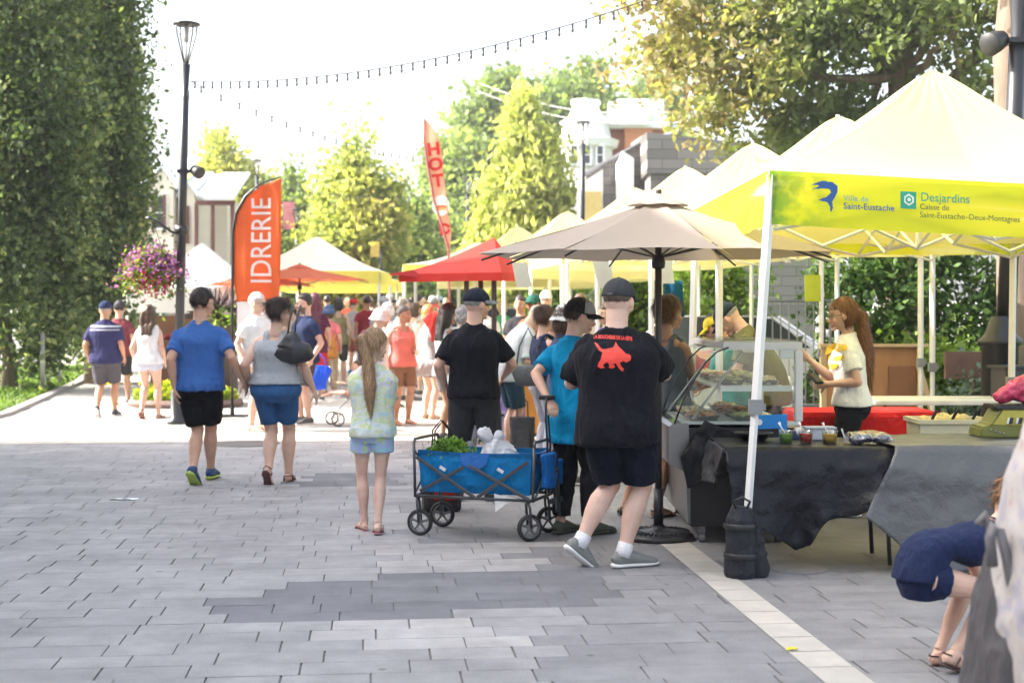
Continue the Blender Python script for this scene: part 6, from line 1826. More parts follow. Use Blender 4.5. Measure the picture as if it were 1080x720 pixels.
LX, PL = lamp_post('tall black street lamp with a hanging flower basket on the left', 187, 20.2, WZ(22, 20.2), .066, 197, speaker=(WZ(181, 20.2) - .02, 1, .85), bracket=(WZ(243, 20.2) - .02, -1, .52))
mb = MB(); mb.box((.12, 0, WZ(102, 20.2)), (.10, .06, .12)); mb.build('junction_box', M('grey_plastic', (.22, .23, .24), .5), LX)
lamp_post('thick black lamp post with a round speaker rising past the nearest tent', 1055, 14.2, WZ(-70, 14.2), .095, 1078, speaker=(WZ(46, 14.2) + .02, -1, 1.15), base=1.28)
r = empty('utility_box', (WX(1070, 13.7), 13.7, 0), .2, 'dark grey utility cabinet beside the thick lamp post base', 'cabinet')
mb = MB(); z1 = WZ(388, 13.7); mb.box((0, 0, z1 / 2), (.34, .3, z1)); mb.build('cabinet', M('dark_cabinet', (.05, .05, .055), .45), r, bevel=.01)
mb = MB(); mb.box((0, 0, z1 + .012), (.40, .36, .03)); mb.build('lid', M('dark_cabinet', (.05, .05, .055), .45), r, bevel=.008)
mb = MB(); mb.box((-.10, -.155, z1 - .20), (.02, .02, .20)); mb.build('handle', WFR, r)
lamp_post('slim street lamp before the white tower of the brick house', 613, 37, WZ(127, 37), .075, 615)
lamp_post('distant street lamp rising behind the orange feather flag', 271, 52, WZ(168, 52), .08)
lamp_post('distant street lamp with a pink banner beside the yellow maple', 313, 50, WZ(219, 50), .07, banner=(WZ(238, 50), .42, 1.0, M('pink_banner', (.62, .22, .25), .7, scale=2, var=.3), -1))
lamp_post('distant street lamp against the airy green tree', 493, 50, WZ(186, 50), .07)
lamp_post('far street lamp with a yellow banner by the cream tents', 402, 48, WZ(263, 48), .06, banner=(WZ(273, 48) , .30, .55, M('yellow_banner', (.62, .45, .10), .7), -1), head=False)
# hanging basket
def basket():
    Y = 20.2; X = WX(160, Y); z = WZ(283, Y); root = empty('flower_basket', (X, Y, z), 0, 'overflowing basket of purple and red petunias hanging from the left lamp', 'flower basket')
    mb = MB(); mb.lathe([(.001, -.22), (.10, -.21), (.20, -.12), (.25, 0), (.26, .01), (.24, .01), (.19, -.11), (.001, -.19)], n=20); mb.build('pot', M('wicker_brown', (.12, .08, .05), .9), root)
    mb = MB()
    top = Vector((0.02, 0, WZ(234, Y) - z))
    for k in range(3): a = k * 2.1; mb.tube([(.24 * math.cos(a), .24 * math.sin(a), 0), tuple(top)], .005, 5)
    mb.build('chain', LP, root)
    rs = np.random.RandomState(12)
    n = 4200; P = rs.randn(n, 3) * np.array([.17, .17, .12]) + np.array([.0, 0, .04]); P[:, 2] -= (np.hypot(P[:, 0], P[:, 1]) ** 2) * .9
    leaf_mesh('foliage', P, .036, rs.rand(n), leaf_mat('petunia_leaf', [(0, (.05, .10, .02)), (.6, (.16, .22, .04)), (1, (.35, .38, .09))], .35), root, seed=3)
    n = 2000; P = rs.randn(n, 3) * np.array([.18, .17, .095]) + np.array([.03, -.02, .13]); P[:, 2] -= (np.hypot(P[:, 0], P[:, 1]) ** 2) * .7
    leaf_mesh('purple_flowers', P, .042, rs.rand(n), leaf_mat('petunia_purple', [(0, (.22, .05, .32)), (.5, (.42, .12, .48)), (1, (.60, .25, .55))], .3), root, seed=4, elong=1.1)
    n = 900; P = rs.randn(n, 3) * np.array([.15, .15, .11]) + np.array([.05, -.05, -.15]); 
    leaf_mesh('red_flowers', P, .040, rs.rand(n), leaf_mat('petunia_red', [(0, (.30, .0, .04)), (.7, (.50, .01, .09)), (1, (.62, .25, .30))], .25), root, seed=5, elong=1.1)
basket()
# spiky fountain grass planter and flower bed
def planter():
    Y = 24; X = WX(232, Y); root = empty('planter', (X, Y, gz(Y)), 0, 'planter of dark purple fountain grass behind the man in blue', 'planter')
    zt = WZ(335, Y) - gz(Y)
    mb = MB(); mb.lathe([(.001, 0), (.28, 0), (.36, zt - .05), (.39, zt), (.33, zt), (.3, zt - .06), (.001, zt - .06)], n=24); mb.build('pot', M('brown_pot', (.10, .07, .06), .7), root, smooth=True)
    rs = np.random.RandomState(4); mb = MB()
    for i in range(190):
        a = rs.rand() * 2 * PI; L = .35 + .45 * rs.rand(); t = rs.rand() * 1.3; d = Vector((math.cos(a) * math.sin(t), math.sin(a) * math.sin(t), math.cos(t)))
        p0 = Vector((rs.randn() * .09, rs.randn() * .09, zt - .05)); p1 = p0 + d * L * .6; p2 = p0 + d * L + Vector((0, 0, -.12 * L * math.sin(t) * 2))
        s = d.cross(Vector((0, 0, 1))).normalized() * .011
        mb.add([p0 - s, p0 + s, p1 + s, p2, p1 - s], [(0, 1, 2, 3, 4)])
    mb.build('grass_blades', M('purple_grass', (.075, .045, .05), .6, var=.5, scale=3), root)
    P = rs.randn(900, 3) * np.array([.22, .2, .10]) + np.array([.12, -.1, zt - .02]); leaf_mesh('foliage', P, .06, rs.rand(900), HL, root, seed=9)
planter()
def bed():
    Y = 23.5; root = empty('flower_bed', (WX(196, Y), Y, gz(Y)), 0, 'low bed of yellow green plants with a stone edge between the walkers', 'flower bed')
    mb = MB(); mb.tube([(.9 * math.cos(a), .55 * math.sin(a), .06) for a in [2 * PI * k / 24 for k in range(25)]], [(.06, .07)] * 25, 6); mb.build('edging', M('brown_stone', (.20, .14, .12), .9), root)
    rs = np.random.RandomState(6); n = 3200
    a = rs.rand(n) * 2 * PI; q = rs.rand(n) ** .5; P = np.stack([.85 * q * np.cos(a), .5 * q * np.sin(a), .05 + .42 * rs.rand(n) * (1.1 - q * .6)], 1)
    leaf_mesh('plants', P, .06, rs.rand(n), leaf_mat('chartreuse', [(0, (.10, .18, .02)), (.5, (.30, .40, .03)), (1, (.60, .55, .05))], .4), root, seed=7)
    P = rs.randn(160, 3) * np.array([.35, .25, .06]) + np.array([-.15, -.1, .30]); leaf_mesh('yellow_flowers', P, .05, rs.rand(160), leaf_mat('yellow_petal', [(0, (.7, .5, .02)), (1, (.8, .7, .1))], .3), root, seed=8, elong=1)
bed()
# feather flags
def swatch_flag(name, label, outline, pole, Y, mat, polemat, wave=.05, base=True):
    """outline: image-plane outline traced as (px, py); built at its own distance"""
    X0 = WX(pole[0][0], Y); g = gz(Y)
    root = empty(name, (X0, Y, g), 0, label, 'flag')
    pts = [(WX(x, Y) - X0, WZ(y, Y) - g) for x, y in outline]
    V, Fc = poly_cells(pts, .035)
    mb = MB(); xs = [p[0] for p in pts]
    def wv(x, z): return wave * math.sin(x * 9 + z * 1.4) + wave * .4 * math.sin(z * 5 - x * 4)
    # ordered columns between left and right edge at each height gives clean edges
    zs = np.linspace(min(p[1] for p in pts), max(p[1] for p in pts) - .004, 70); rings = []
    n = len(pts)
    for z in zs:
        cr = []
        for i in range(n):
            (x0, z0), (x1, z1) = pts[i], pts[(i + 1) % n]
            if (z0 > z) != (z1 > z): cr.append(x0 + (x1 - x0) * (z - z0) / (z1 - z0))
        if len(cr) < 2: continue
        l, r_ = min(cr), max(cr); rings.append([Vector((l + (r_ - l) * u, wv(l + (r_ - l) * u, z) * min(1, u * 3), z)) for u in [k / 14 for k in range(15)]])
    mb.rings(rings, cap=False, closed=False)
    fl = mb.build('flag_cloth', mat, root, smooth=True, fix=False)
    sd = fl.modifiers.new('s', 'SOLIDIFY'); sd.thickness = .003; sd.offset = 0
    mb = MB(); mb.tube([(WX(x, Y) - X0, 0.0, max(0, WZ(y, Y) - g)) for x, y in pole], [.022] * (len(pole) - 2) + [.014, .010], 8); mb.build('pole', polemat, root, smooth=True)
    if base: mb = MB(); mb.box((0, 0, .012), (.45, .45, .02)); mb.lathe([(.035, .02), (.03, .18)], n=10); mb.build('base', BLACK_METAL, root)
    return root, fl, X0, g
def on_flag(fl, me, M4, mat, name, back=.006):
    bv = BVHTree.FromPolygons([v.co.copy() for v in fl.data.vertices], [tuple(p.vertices) for p in fl.data.polygons])
    bm = bmesh.new(); bm.from_mesh(me); bmesh.ops.triangulate(bm, faces=bm.faces); bmesh.ops.subdivide_edges(bm, edges=[e for e in bm.edges if e.calc_length() > .06], cuts=2, use_grid_fill=True); bm.to_mesh(me); bm.free()
    for v in me.vertices:
        p = M4 @ v.co; h = bv.ray_cast(Vector((p.x, -2, p.z)), Vector((0, 1, 0)))
        v.co = Vector((p.x, (h[0].y if h[0] else 0) - back, p.z))
    return link(name, me, mat, fl)
ORF = M('orange_flag_cloth', (.80, .17, .035), .65, var=.12, scale=2.5, trans=.35)
oy = 21.5
r1, fl1, fx, fg = swatch_flag('feather_flag', 'orange feather flag with tall white letters on a black bowed pole', [(250, 318), (247, 300), (246, 245), (250, 225), (260, 208), (275, 196), (297, 188), (297, 250), (294, 318)],
                     [(245, 441), (245, 330), (245.5, 245), (249, 225), (259, 207), (274, 194), (296, 186.5)], oy, ORF, LP, .035)
def txt_on(fl, root, s, size, px, py, Y, X0, g, rot, mat, sx=1.0, sy=1.0, bold=.004, name='lettering'):
    me = text_mesh(s, size, bold=bold)
    m4 = Matrix.Translation((WX(px, Y) - X0, 0, WZ(py, Y) - g)) @ Matrix.Rotation(R(90), 4, 'X') @ Matrix.Rotation(R(rot), 4, 'Z') @ Matrix.Diagonal((sx, sy, 1, 1))
    return on_flag(fl, me, m4, mat, name)
WL_ = M('white_lettering', (.85, .83, .80), .6, trans=.2)
txt_on(fl1, r1, 'IDRERIE', .44, 276.5, 254, oy, fx, fg, 90, WL_, .86, .98, .002)
mb = MB(); mb.rings([[Vector((WX(x, oy) - fx, .0, WZ(y, oy) - fg)) for x in (250, 260, 272, 294)] for y in (318.5, 350, 385)], cap=False, closed=False); o = mb.build('white_panel', M('white_flag_cloth', (.74, .70, .70), .7, trans=.3), fl1, fix=False)
RFL = M('hot_dog_flag_cloth', (.76, .42, .27), .7, var=.3, scale=1.6, trans=.35)
hy = 25.0
r2, fl2, hx, hg = swatch_flag('feather_flag', 'narrow salmon feather flag with red letters and a hot dog disc', [(475, 262), (466, 245), (458, 210), (452, 175), (448, 150), (447, 125), (453, 130), (461, 142), (466, 158), (469, 190), (473, 225), (476, 245)],
                     [(474, 430), (474, 320), (473, 262), (457, 208), (451, 174), (447.5, 150), (447, 124)], hy, RFL, M('pole_red', (.35, .10, .10), .5), .03)
RL_ = M('red_lettering', (.62, .02, .02), .6, trans=.2)
for ch, px, py, sz in (('H', 457.5, 158, .30), ('O', 459.5, 174, .30), ('T', 462, 191, .30), ('D', 469.5, 242, .26)): txt_on(fl2, r2, ch, sz, px, py, hy, hx, hg, 7, RL_, 1.05, 1.0, .012)
def disc(px, py, r, mat, nm, back, sx=1, sz=1):
    c = Vector((WX(px, hy) - hx, 0, WZ(py, hy) - hg))
    me = bpy.data.meshes.new('d'); V = [(0, 0, 0)] + [(r * sx * math.cos(2 * PI * k / 24), r * sz * math.sin(2 * PI * k / 24), 0) for k in range(24)]
    me.from_pydata(V, [], [(0, 1 + k, 1 + (k + 1) % 24) for k in range(24)]); on_flag(fl2, me, Matrix.Translation(c) @ Matrix.Rotation(R(90), 4, 'X') @ Matrix.Rotation(R(5), 4, 'Z'), mat, nm, back)
disc(465, 217, .155, WL_, 'disc', .007, 1, 1.15); disc(465, 219, .09, M('bun_orange', (.62, .28, .08), .6), 'bun_print', .011, 1.2, .55); disc(465, 218, .08, M('sausage_red', (.45, .06, .03), .6), 'sausage_print', .015, 1.25, .22)
# string lights
def string_lights(label, A, B, sag, n):
    root = empty('string_lights', A, 0, label, 'string lights')
    A = Vector(A); B = Vector(B); mb = MB(); pts = []
    for i in range(61):
        t = i / 60; p = A.lerp(B, t) - A; p.z -= sag * 4 * t * (1 - t); pts.append(p)
    mb.tube(pts, .007, 5); mb.build('wire', BLACK_PL, root)
    for i in range(n):
        t = (i + .5) / n; p = A.lerp(B, t) - A; p.z -= sag * 4 * t * (1 - t)
        b = MB(); b.tube([p, p + Vector((0, 0, -.05))], .013, 6); bo = b.build('socket', BLACK_PL, root)
        b = MB(); b.ball(p + Vector((0, 0, -.075)), (.018, .018, .03), 8, 6); b.build('bulb', M('bulb_glass', (.10, .11, .12), .15), bo, smooth=True)
string_lights('bulb string sweeping from the left lamp up to the right', (WX(201, 20.2), 20.2, WZ(86, 20.2)), (WX(700, 15.5), 15.5, WZ(-6, 15.5)), .28, 42)
string_lights('bulb string running away from the left lamp to the yellow maple', (WX(201, 20.2), 20.2, WZ(86, 20.2)), (WX(500, 46), 46, WZ(165, 46)), .45, 30)
string_lights('faint wire of bulbs crossing before the distant maples', (WX(300, 36), 36, WZ(200, 36)), (WX(610, 37), 37, WZ(190, 37)), .3, 30)
# overhead power cables in the distance
for dy, l in ((0, 'upper overhead cable before the distant treetops'), (-.35, 'lower overhead cable before the distant treetops')):
    mb = MB(); a = Vector((WX(505, 60), 60, WZ(88, 60) + dy)); b = Vector((WX(720, 48), 48, WZ(118, 48) + dy)); mb.tube([a.lerp(b, k / 20) - Vector((0, 0, .5 * math.sin(PI * k / 20))) for k in range(21)], .018, 5); tag(mb.build('overhead_cable', M('grey_cable', (.35, .35, .36), .5)), l, 'cable')

# road sign cluster by the stone wall
def left_sign():
    Y = 36; X = WX(130, Y); g = gz(Y); root = empty('street_sign', (X, Y, g), 0, 'sign post with green disc and blue white panel behind the flower basket', 'sign')
    mb = MB(); mb.tube([(0, 0, 0), (0, 0, WZ(255, Y) - g)], .03, 8); mb.build('post', WHITE_METAL, root)
    mb = MB(); mb.lathe([(.001, 0), (.26, 0), (.26, .02), (.001, .02)], n=24); mb.build('disc', M('sign_green', (.0, .32, .16), .5), root, loc=(0, -.06, WZ(267, Y) - g), rot=(R(90), 0, 0))
    mb = MB(); mb.box((0, -.05, WZ(290, Y) - g), (.62, .03, .55)); mb.build('panel', M('sign_blue', (.01, .20, .55), .5), root)
    mb = MB(); 
    for k in range(4): mb.box((-.2 + k * .13, -.075, WZ(287 + 4 * (k % 2), Y) - g), (.08, .01, .22))
    mb.build('panel_print', WL_, root)
    mb = MB(); mb.box((0, -.05, WZ(303, Y) - g), (.52, .03, .12)); mb.build('lower_panel', M('sign_lime', (.45, .62, .05), .5), root)
left_sign()
def stairs():
    Y = 40; X = WX(155, Y); g = gz(Y)
    root = empty('stone_wall', (X, Y, g), 0, 'pale rubble stone wall with steps and dark railing below the basket', 'wall')
    mb = MB(); mb.box((-.3, .6, .95), (3.4, .6, 1.9)); mb.build('masonry', STONE(), root)
    mb = MB()
    for k in range(6): mb.box((-.5, .15 - k * .0 - .28 + k * .0, .09 + k * .0), (1.2, .01, .01))
    for k in range(5): mb.box((-.35, -.1 - (4 - k) * .28, .08 + k * .16), (1.3, .28, .16 + k * .0))
    mb.build('steps', M('pale_step', (.45, .43, .40), .8), root)
    for x in (-1.05, .35):
        mb = MB(); 
        for k in range(6): mb.tube([(x, -.1 - k * .26, .95 - k * .16), (x, -.1 - k * .26, 1.75 - k * .16)], .018, 6)
        mb.tube([(x, .0, 1.8), (x, -1.5, .95)], .024, 6); mb.build('railing', LP, root)
    mb = MB(); mb.box((.1, .25, 1.15), (.7, .05, .8)); mb.build('green_door', M('green_paint', (.05, .20, .09), .6), root)
stairs()
def fruit_stand():
    Y = 30; X = WX(196, Y); g = gz(Y); root = empty('fruit_stand', (X, Y, g), 0, 'wooden fruit stand with red produce behind the white tank top woman', 'stall')
    mb = MB(); mb.box((0, 0, .45), (1.3, .8, .9)); mb.build('counter', M('brown_wood', (.26, .12, .06), .6), root)
    mb = MB(); mb.box((0, .2, 1.15), (1.3, .06, .5)); mb.build('back_board', M('orange_wood', (.40, .20, .09), .6), root)
    rs = np.random.RandomState(3); mb = MB()
    for i in range(60): mb.ball((rs.uniform(-.58, .58), rs.uniform(-.35, .1), .93 + .05 * rs.rand()), .05, 8, 6)
    mb.build('apples', M('apple_red', (.40, .05, .03), .35, var=.4), root, smooth=True)
fruit_stand()
# slim grey posts on the lawn
for px, y0, y1, l in ((45, 352, 400, 'slim pale grey post on the lawn nearer the oak trunks'), (63, 356, 396, 'slim pale grey post on the lawn nearer the path')):
    Y = 26.5 if px == 45 else 28.5; X = WX(px, Y); r = empty('post', (X, Y, gz(Y)), 0, l, 'post')
    h = WZ(y0, Y) - gz(Y); mb = MB(); mb.tube([(0, 0, 0), (0, 0, h)], .045, 10); mb.build('shaft', M('galvanised', (.45, .45, .46), .4, metal=.5), r, smooth=True)
    mb = MB(); mb.ball((0, 0, h), (.05, .05, .03), 10, 6); mb.build('cap', M('galvanised', (.45, .45, .46), .4, metal=.5), r, smooth=True)
# low white wall and dark things seen under the oaks
mb = MB(); mb.box((WX(75, 40), 40, gz(40) + .25), (5.5, .3, .5)); tag(mb.build('low_wall', TRIM, bevel=.02), 'low white wall beyond the oak trunks', 'wall')
# parked cars behind the stalls
def car(label, X, Y, rz, col, group='cars parked behind the stalls', tall=1.0):
    root = empty('parked_car', (X, Y, gz(Y)), rz, label, 'car', group)
    PT = M('car_paint_%d' % int(col[0] * 100), col, .25, coat=.6, var=.03)
    mb = MB(); H = 1.46 * tall
    prof = [(-2.15, .35), (-2.2, .62), (-2.1, .82), (-1.2, .95), (1.5, .96), (2.1, .90), (2.2, .6), (2.15, .32)]
    rings = []
    for y, s in ((-.86, .96), (-.80, 1.0), (.80, 1.0), (.86, .96)): rings.append([Vector((x * s, y, z)) for x, z in prof])
    mb.rings(rings); mb.build('body', PT, root, bevel=.03)
    cab = [(-1.25, .94), (-.55, H - .04), (-.2, H), (1.0, H), (1.35, H - .06), (1.85, .95)]
    mb = MB(); mb.rings([[Vector((x * .98, y * s, z)) for x, z in cab] for y, s in ((-.78, 1), (-.70, 1.0), (.70, 1), (.78, 1))])
    mb.build('cabin', M('car_glass', (.03, .04, .045), .06), root)
    mb = MB(); mb.rings([[Vector((x, y, z)) for x, z in ((-.5, H - .03), (-.2, H + .02), (1.0, H + .02), (1.33, H - .04), (1.0, H - .02), (-.2, H - .02))] for y in (-.72, .72)]); 
    for y in (-.785, .785):
        for a, b in (((-1.22, .95), (-.52, H)), ((.32, .95), (.30, H)), ((1.78, .95), (1.3, H - .04))): mb.tube([(a[0], y, a[1]), (b[0], y * .92, b[1])], .035, 6)
    mb.build('roof', PT, root)
    for x in (-1.35, 1.35):
        for y in (-.80, .80):
            mb = MB(); mb.tube([(x, y - .1, .32), (x, y + .1, .32)], .32, 20); w = mb.build('wheel', M('tyre', (.02, .02, .02), .8), root)
            mb = MB(); mb.tube([(x, y - .11, .32), (x, y + .11, .32)], .20, 14); mb.build('rim', GREY_METAL, w)
    for y in (-.6, .6):
        mb = MB(); mb.ball((-2.16, y, .66), (.06, .18, .09), 10, 8); mb.build('headlight', M('headlight_lens', (.7, .7, .7), .1), root, smooth=True)
        mb = MB(); mb.box((2.17, y, .74), (.06, .3, .14)); mb.build('taillight', M('tail_red', (.45, .02, .02), .3), root)
car('silver grey car parked behind the bending vendor', 4.0, 24.5, R(165), (.55, .57, .60))
car('white car parked beyond the red umbrella posts', WX(503, 40), 40, R(20), (.78, .78, .78))
car('dark blue car parked farther behind the hedge gap', 4.6, 31.5, R(180), (.06, .08, .13))
car('pale car parked beyond the bucket hat between tent poles', WX(640, 36), 36, R(200), (.70, .70, .72))
# metal barrier behind the vendor
def barrier():
    Y = 20.5; X = WX(850, Y); root = empty('metal_barrier', (X, Y, gz(Y)), 0, 'grey metal barrier between the yellow sign and the bending vendor', 'barrier')
    mb = MB(); mb.tube([(-.6, 0, .1), (-.6, 0, 1.75)], .022, 8); mb.tube([(.35, 0, .1), (.35, 0, 1.75)], .022, 8); mb.tube([(-.6, 0, 1.75), (.35, 0, 1.75)], .022, 8); mb.tube([(-.6, 0, .25), (.35, 0, .25)], .022, 8); mb.build('frame', GREY_METAL, root)
    mb = MB(); 
    for k in range(1, 8): mb.tube([(-.6 + .95 * k / 8, 0, .25), (-.6 + .95 * k / 8, 0, 1.75)], .010, 6)
    mb.build('bars', GREY_METAL, root)
    for x in (-.6, .35):
        mb = MB(); mb.box((x, 0, .05), (.06, .5, .1)); mb.build('foot', GREY_METAL, root)
barrier()
# manhole cover and litter
mb = MB(); Y = GY(468); mb.lathe([(.001, .006), (.42, .006), (.43, .0)], n=36); o = mb.build('manhole_cover', M('cast_iron', (.12, .115, .11), .6, metal=.4, bs=.6, bscale=30), loc=(WX(258, Y), Y, .003)); tag(o, 'round iron manhole cover flush with the paving behind the couple', 'manhole cover')
mb = MB(); Y = GY(574 + 26); mb.lathe([(.001, .005), (.17, .005), (.18, .0)], n=30); o = mb.build('drain_cover', M('drain_grey', (.22, .22, .23), .6, metal=.3), loc=(WX(842, Y), Y, .003)); tag(o, 'small round drain cover in the paving under the black table', 'drain cover')
def litter(name, label, px, py, col, w, d):
    Y = GY(py); mb = MB(); rs = np.random.RandomState(int(px)); rings = [[Vector(((i / 6 - .5) * w, (j / 4 - .5) * d, .006 + .012 * rs.rand())) for i in range(7)] for j in range(5)]
    mb.rings(rings, cap=False, closed=False); o = mb.build(name, M('litter_%d' % px, col, .7), loc=(WX(px, Y), Y, 0)); tag(o, label, 'litter'); o.modifiers.new('s', 'SOLIDIFY').thickness = .002
litter('paper_scrap', 'thin white paper scrap on the grey paving at the left', 131, 527, (.75, .80, .80), .24, .05)
litter('fallen_leaf', 'small yellow leaf on the pale slab band', 835, 686, (.75, .62, .03), .05, .03)
# ================================================================ the people
def wp(px, py, Y): return (WX(px, Y), Y, WZ(py, Y))
BLK = (.0085, .009, .013); NAVY = (.022, .032, .075); GREYC = (.22, .23, .24); WHT = (.72, .72, .72); KHA = (.42, .33, .22); DEN = (.035, .10, .24)
HB, HD, HG_, HW, HBL, HR = (.075, .042, .025), (.022, .016, .013), (.28, .26, .24), (.60, .58, .55), (.50, .36, .18), (.30, .13, .05)
def tie_dye():
    m, nt, b = newmat('tie_dye'); tc = N(nt, 'ShaderNodeTexCoord'); mp = N(nt, 'ShaderNodeMapping'); mp.inputs['Scale'].default_value = (2.2, 1, 5.5); mp.inputs['Rotation'].default_value = (0, .5, 0)
    nt.links.new(tc.outputs['Object'], mp.inputs[0]); nz = N(nt, 'ShaderNodeTexNoise', Scale=1.7, Detail=3, Distortion=1.5); nt.links.new(mp.outputs[0], nz.inputs['Vector'])
    cr = N(nt, 'ShaderNodeValToRGB'); e = cr.color_ramp.elements; e[0].position = .36; e[0].color = (.45, .62, .62, 1); e[1].position = .66; e[1].color = (.48, .62, .22, 1)
    for p, c in ((.44, (.66, .68, .66)), (.50, (.50, .64, .30)), (.56, (.70, .70, .68)), (.61, (.52, .50, .66))): x = e.new(p); x.color = (*c, 1)
    nt.links.new(nz.outputs[0], cr.inputs[0]); nt.links.new(cr.outputs[0], b.inputs['Base Color']); b.inputs['Roughness'].default_value = .85
    n2 = N(nt, 'ShaderNodeTexNoise', Scale=12, Detail=3); nt.links.new(tc.outputs['Object'], n2.inputs['Vector']); bp = N(nt, 'ShaderNodeBump', Strength=.4, Distance=.02); nt.links.new(n2.outputs[0], bp.inputs['Height']); nt.links.new(bp.outputs[0], b.inputs['Normal'])
    return m
def tie_dye_blue():
    m, nt, b = newmat('tie_dye_shorts'); tc = N(nt, 'ShaderNodeTexCoord'); nz = N(nt, 'ShaderNodeTexNoise', Scale=9, Detail=1.5, Distortion=.6); nt.links.new(tc.outputs['Object'], nz.inputs['Vector'])
    cr = N(nt, 'ShaderNodeValToRGB'); e = cr.color_ramp.elements; e[0].position = .36; e[0].color = (.30, .62, .62, 1); e[1].position = .64; e[1].color = (.45, .68, .25, 1)
    for p, c in ((.48, (.36, .46, .72)), (.55, (.40, .46, .74))): x = e.new(p); x.color = (*c, 1)
    nt.links.new(nz.outputs[0], cr.inputs[0]); nt.links.new(cr.outputs[0], b.inputs['Base Color']); b.inputs['Roughness'].default_value = .85
    return m
# ---- the man in the black printed shirt
fA = person(652, 9.05, 0, 'heavy man in a black shirt with a red beast printed on its back', 1.83, 'm', 'fair', ('buzz', (.10, .07, .05)),
            ('t_shirt', BLK, dict(bottom=.77, loose=.026, hem=.012, sleeve=.88, flare=.024, wrinkle=.015)), ('shorts', (.008, .010, .020), dict(hem=.90, loose=.032, flare=.006, wrinkle=.009)),
            ('sneaker', (.20, .21, .20), (.72, .72, .70)), ('cap', (.045, .047, .052), (.045, .047, .052), dict(back=(.09, .09, .09), rot=0)), socks=((.70, .70, .72), .16),
            girth=1.24, belly=.05, head=(-22, 4), turn=-10, side=1, feet=[(-.30, -.02, 38, -58, 0, 1), (.03, .0, 0, -66, 0, 1)], hands=[(-.10, .34, 1.17), (.16, .36, 1.17)], poles=[(-.9, -.5, -.6), (.95, -.35, -.55)],
            knees=[(.75, .6, .2), (.8, .6, 0)], drop=.018, shoulder=1.0)
def print_on_back(f, me, mat, name, zc, xc=0.0, off=.004):
    bv = BVHTree.FromPolygons([v.co.copy() for v in f.shirt.data.vertices], [tuple(p.vertices) for p in f.shirt.data.polygons])
    for v in me.vertices:
        x, z = v.co.x + xc, v.co.y + zc
        h = bv.ray_cast(Vector((x, -1.0, z)), Vector((0, 1, 0)))
        v.co = Vector((x, (h[0].y if h[0] else -.2) - off, z))
    return link(name, me, mat, f.shirt)
beast = [(165, 420), (185, 432), (205, 458), (225, 462), (275, 450), (290, 418), (305, 445), (325, 462), (345, 485), (365, 490), (378, 500), (375, 525), (350, 540), (330, 530), (312, 540), (318, 560), (335, 578), (330, 592), (315, 585), (300, 565),
         (290, 545), (270, 548), (285, 565), (265, 575), (245, 570), (250, 555), (240, 540), (220, 545), (212, 560), (225, 570), (200, 575), (180, 565), (185, 545), (200, 520), (210, 480), (190, 468), (178, 448)]
SHR = M('red_print', (.72, .05, .03), .6)
ptsb = [((x - 271) / 6 / 166 * 1.0, -(y - 505) / 6 / 166) for x, y in beast]
print_on_back(fA, cells_mesh(ptsb, .0028), SHR, 'emblem', (1.63 - (375 - HY) / 166) / 1.046, -.045)
me = text_mesh('LA BOUCHERIE DE LA BÊTE', .030, bold=.0012)
bm = bmesh.new(); bm.from_mesh(me); bmesh.ops.triangulate(bm, faces=bm.faces); bm.to_mesh(me); bm.free()
for v in me.vertices: v.co.x *= .62; v.co.y += .004 - (v.co.x / .12) ** 2 * .004 - v.co.x * .06
print_on_back(fA, me, SHR, 'lettering', (1.63 - (356 - HY) / 166) / 1.046, -.04, .010)

def print_world(f, me, mat, name, Y, off=.005):
    """a mark seen from the camera's side, wrapped on the shirt; mesh coordinates are px, py"""
    sh = f.shirt; bpy.context.view_layer.update(); mw = sh.matrix_world; inv = mw.inverted()
    bv = BVHTree.FromPolygons([mw @ v.co for v in sh.data.vertices], [tuple(p.vertices) for p in sh.data.polygons])
    for v in me.vertices:
        p = Vector(wp(v.co.x, v.co.y, Y)); h = bv.ray_cast(Vector((p.x, p.y - 1, p.z)), Vector((0, 1, 0)))
        v.co = inv @ Vector((p.x, (h[0].y if h[0] else p.y) - off, p.z))
    return link(name, me, mat, sh)
# ---- the girl in tie-dye
person(393, 10.5, 0, 'girl with a long brown ponytail in a tie dyed top and blue shorts', 1.46, 'f', 'fair', ('high_ponytail', (.36, .235, .13)),
       ('t_shirt', WHT, dict(bottom=.85, loose=.030, hem=.02, sleeve=1.0, flare=.024, wrinkle=.012), tie_dye()), ('shorts', (.4, .5, .7), dict(hem=.46, loose=.024, flare=.03), tie_dye_blue()),
       ('flip_flop', (.42, .16, .20), (.3, .1, .1)), child=True, girth=1.08, head=(-42, 8), hands=[(.10, .24, 1.16), (-.10, .27, 1.14)], poles=[(-1, -.4, -.5), (1, -.4, -.5)],
       feet=[(-.085, .10, 0, 20), (.06, -.14, 8, -4)], side=1.5, shoulder=1.15)
# ---- boy in teal
person(603, 10.35, -42, 'boy in a bright teal shirt and black and grey cap holding the wagon handle', 1.70, 'm', 'light', ('short', (.05, .03, .02)),
       ('t_shirt', (.0, .215, .42), dict(bottom=.70, loose=.018, hem=.014, sleeve=.72, flare=.016, wrinkle=.012)), ('trousers', (.012, .012, .014), dict(loose=.024, hem=1.86)),
       ('clog', (.085, .10, .07), (.06, .07, .05)), ('cap', (.018, .018, .02), (.02, .02, .022), dict(panel=(.33, .32, .32))), girth=.95, head=(-40, 8), lean=3,
       whands=[wp(578, 421, 10.15), None], feet=[(-.11, .0, 0, 5), (.10, .10, 0, 12)], poles=[(-.7, -.8, .1), None], curl=1.1, palm=[(0, 0, -1), None])
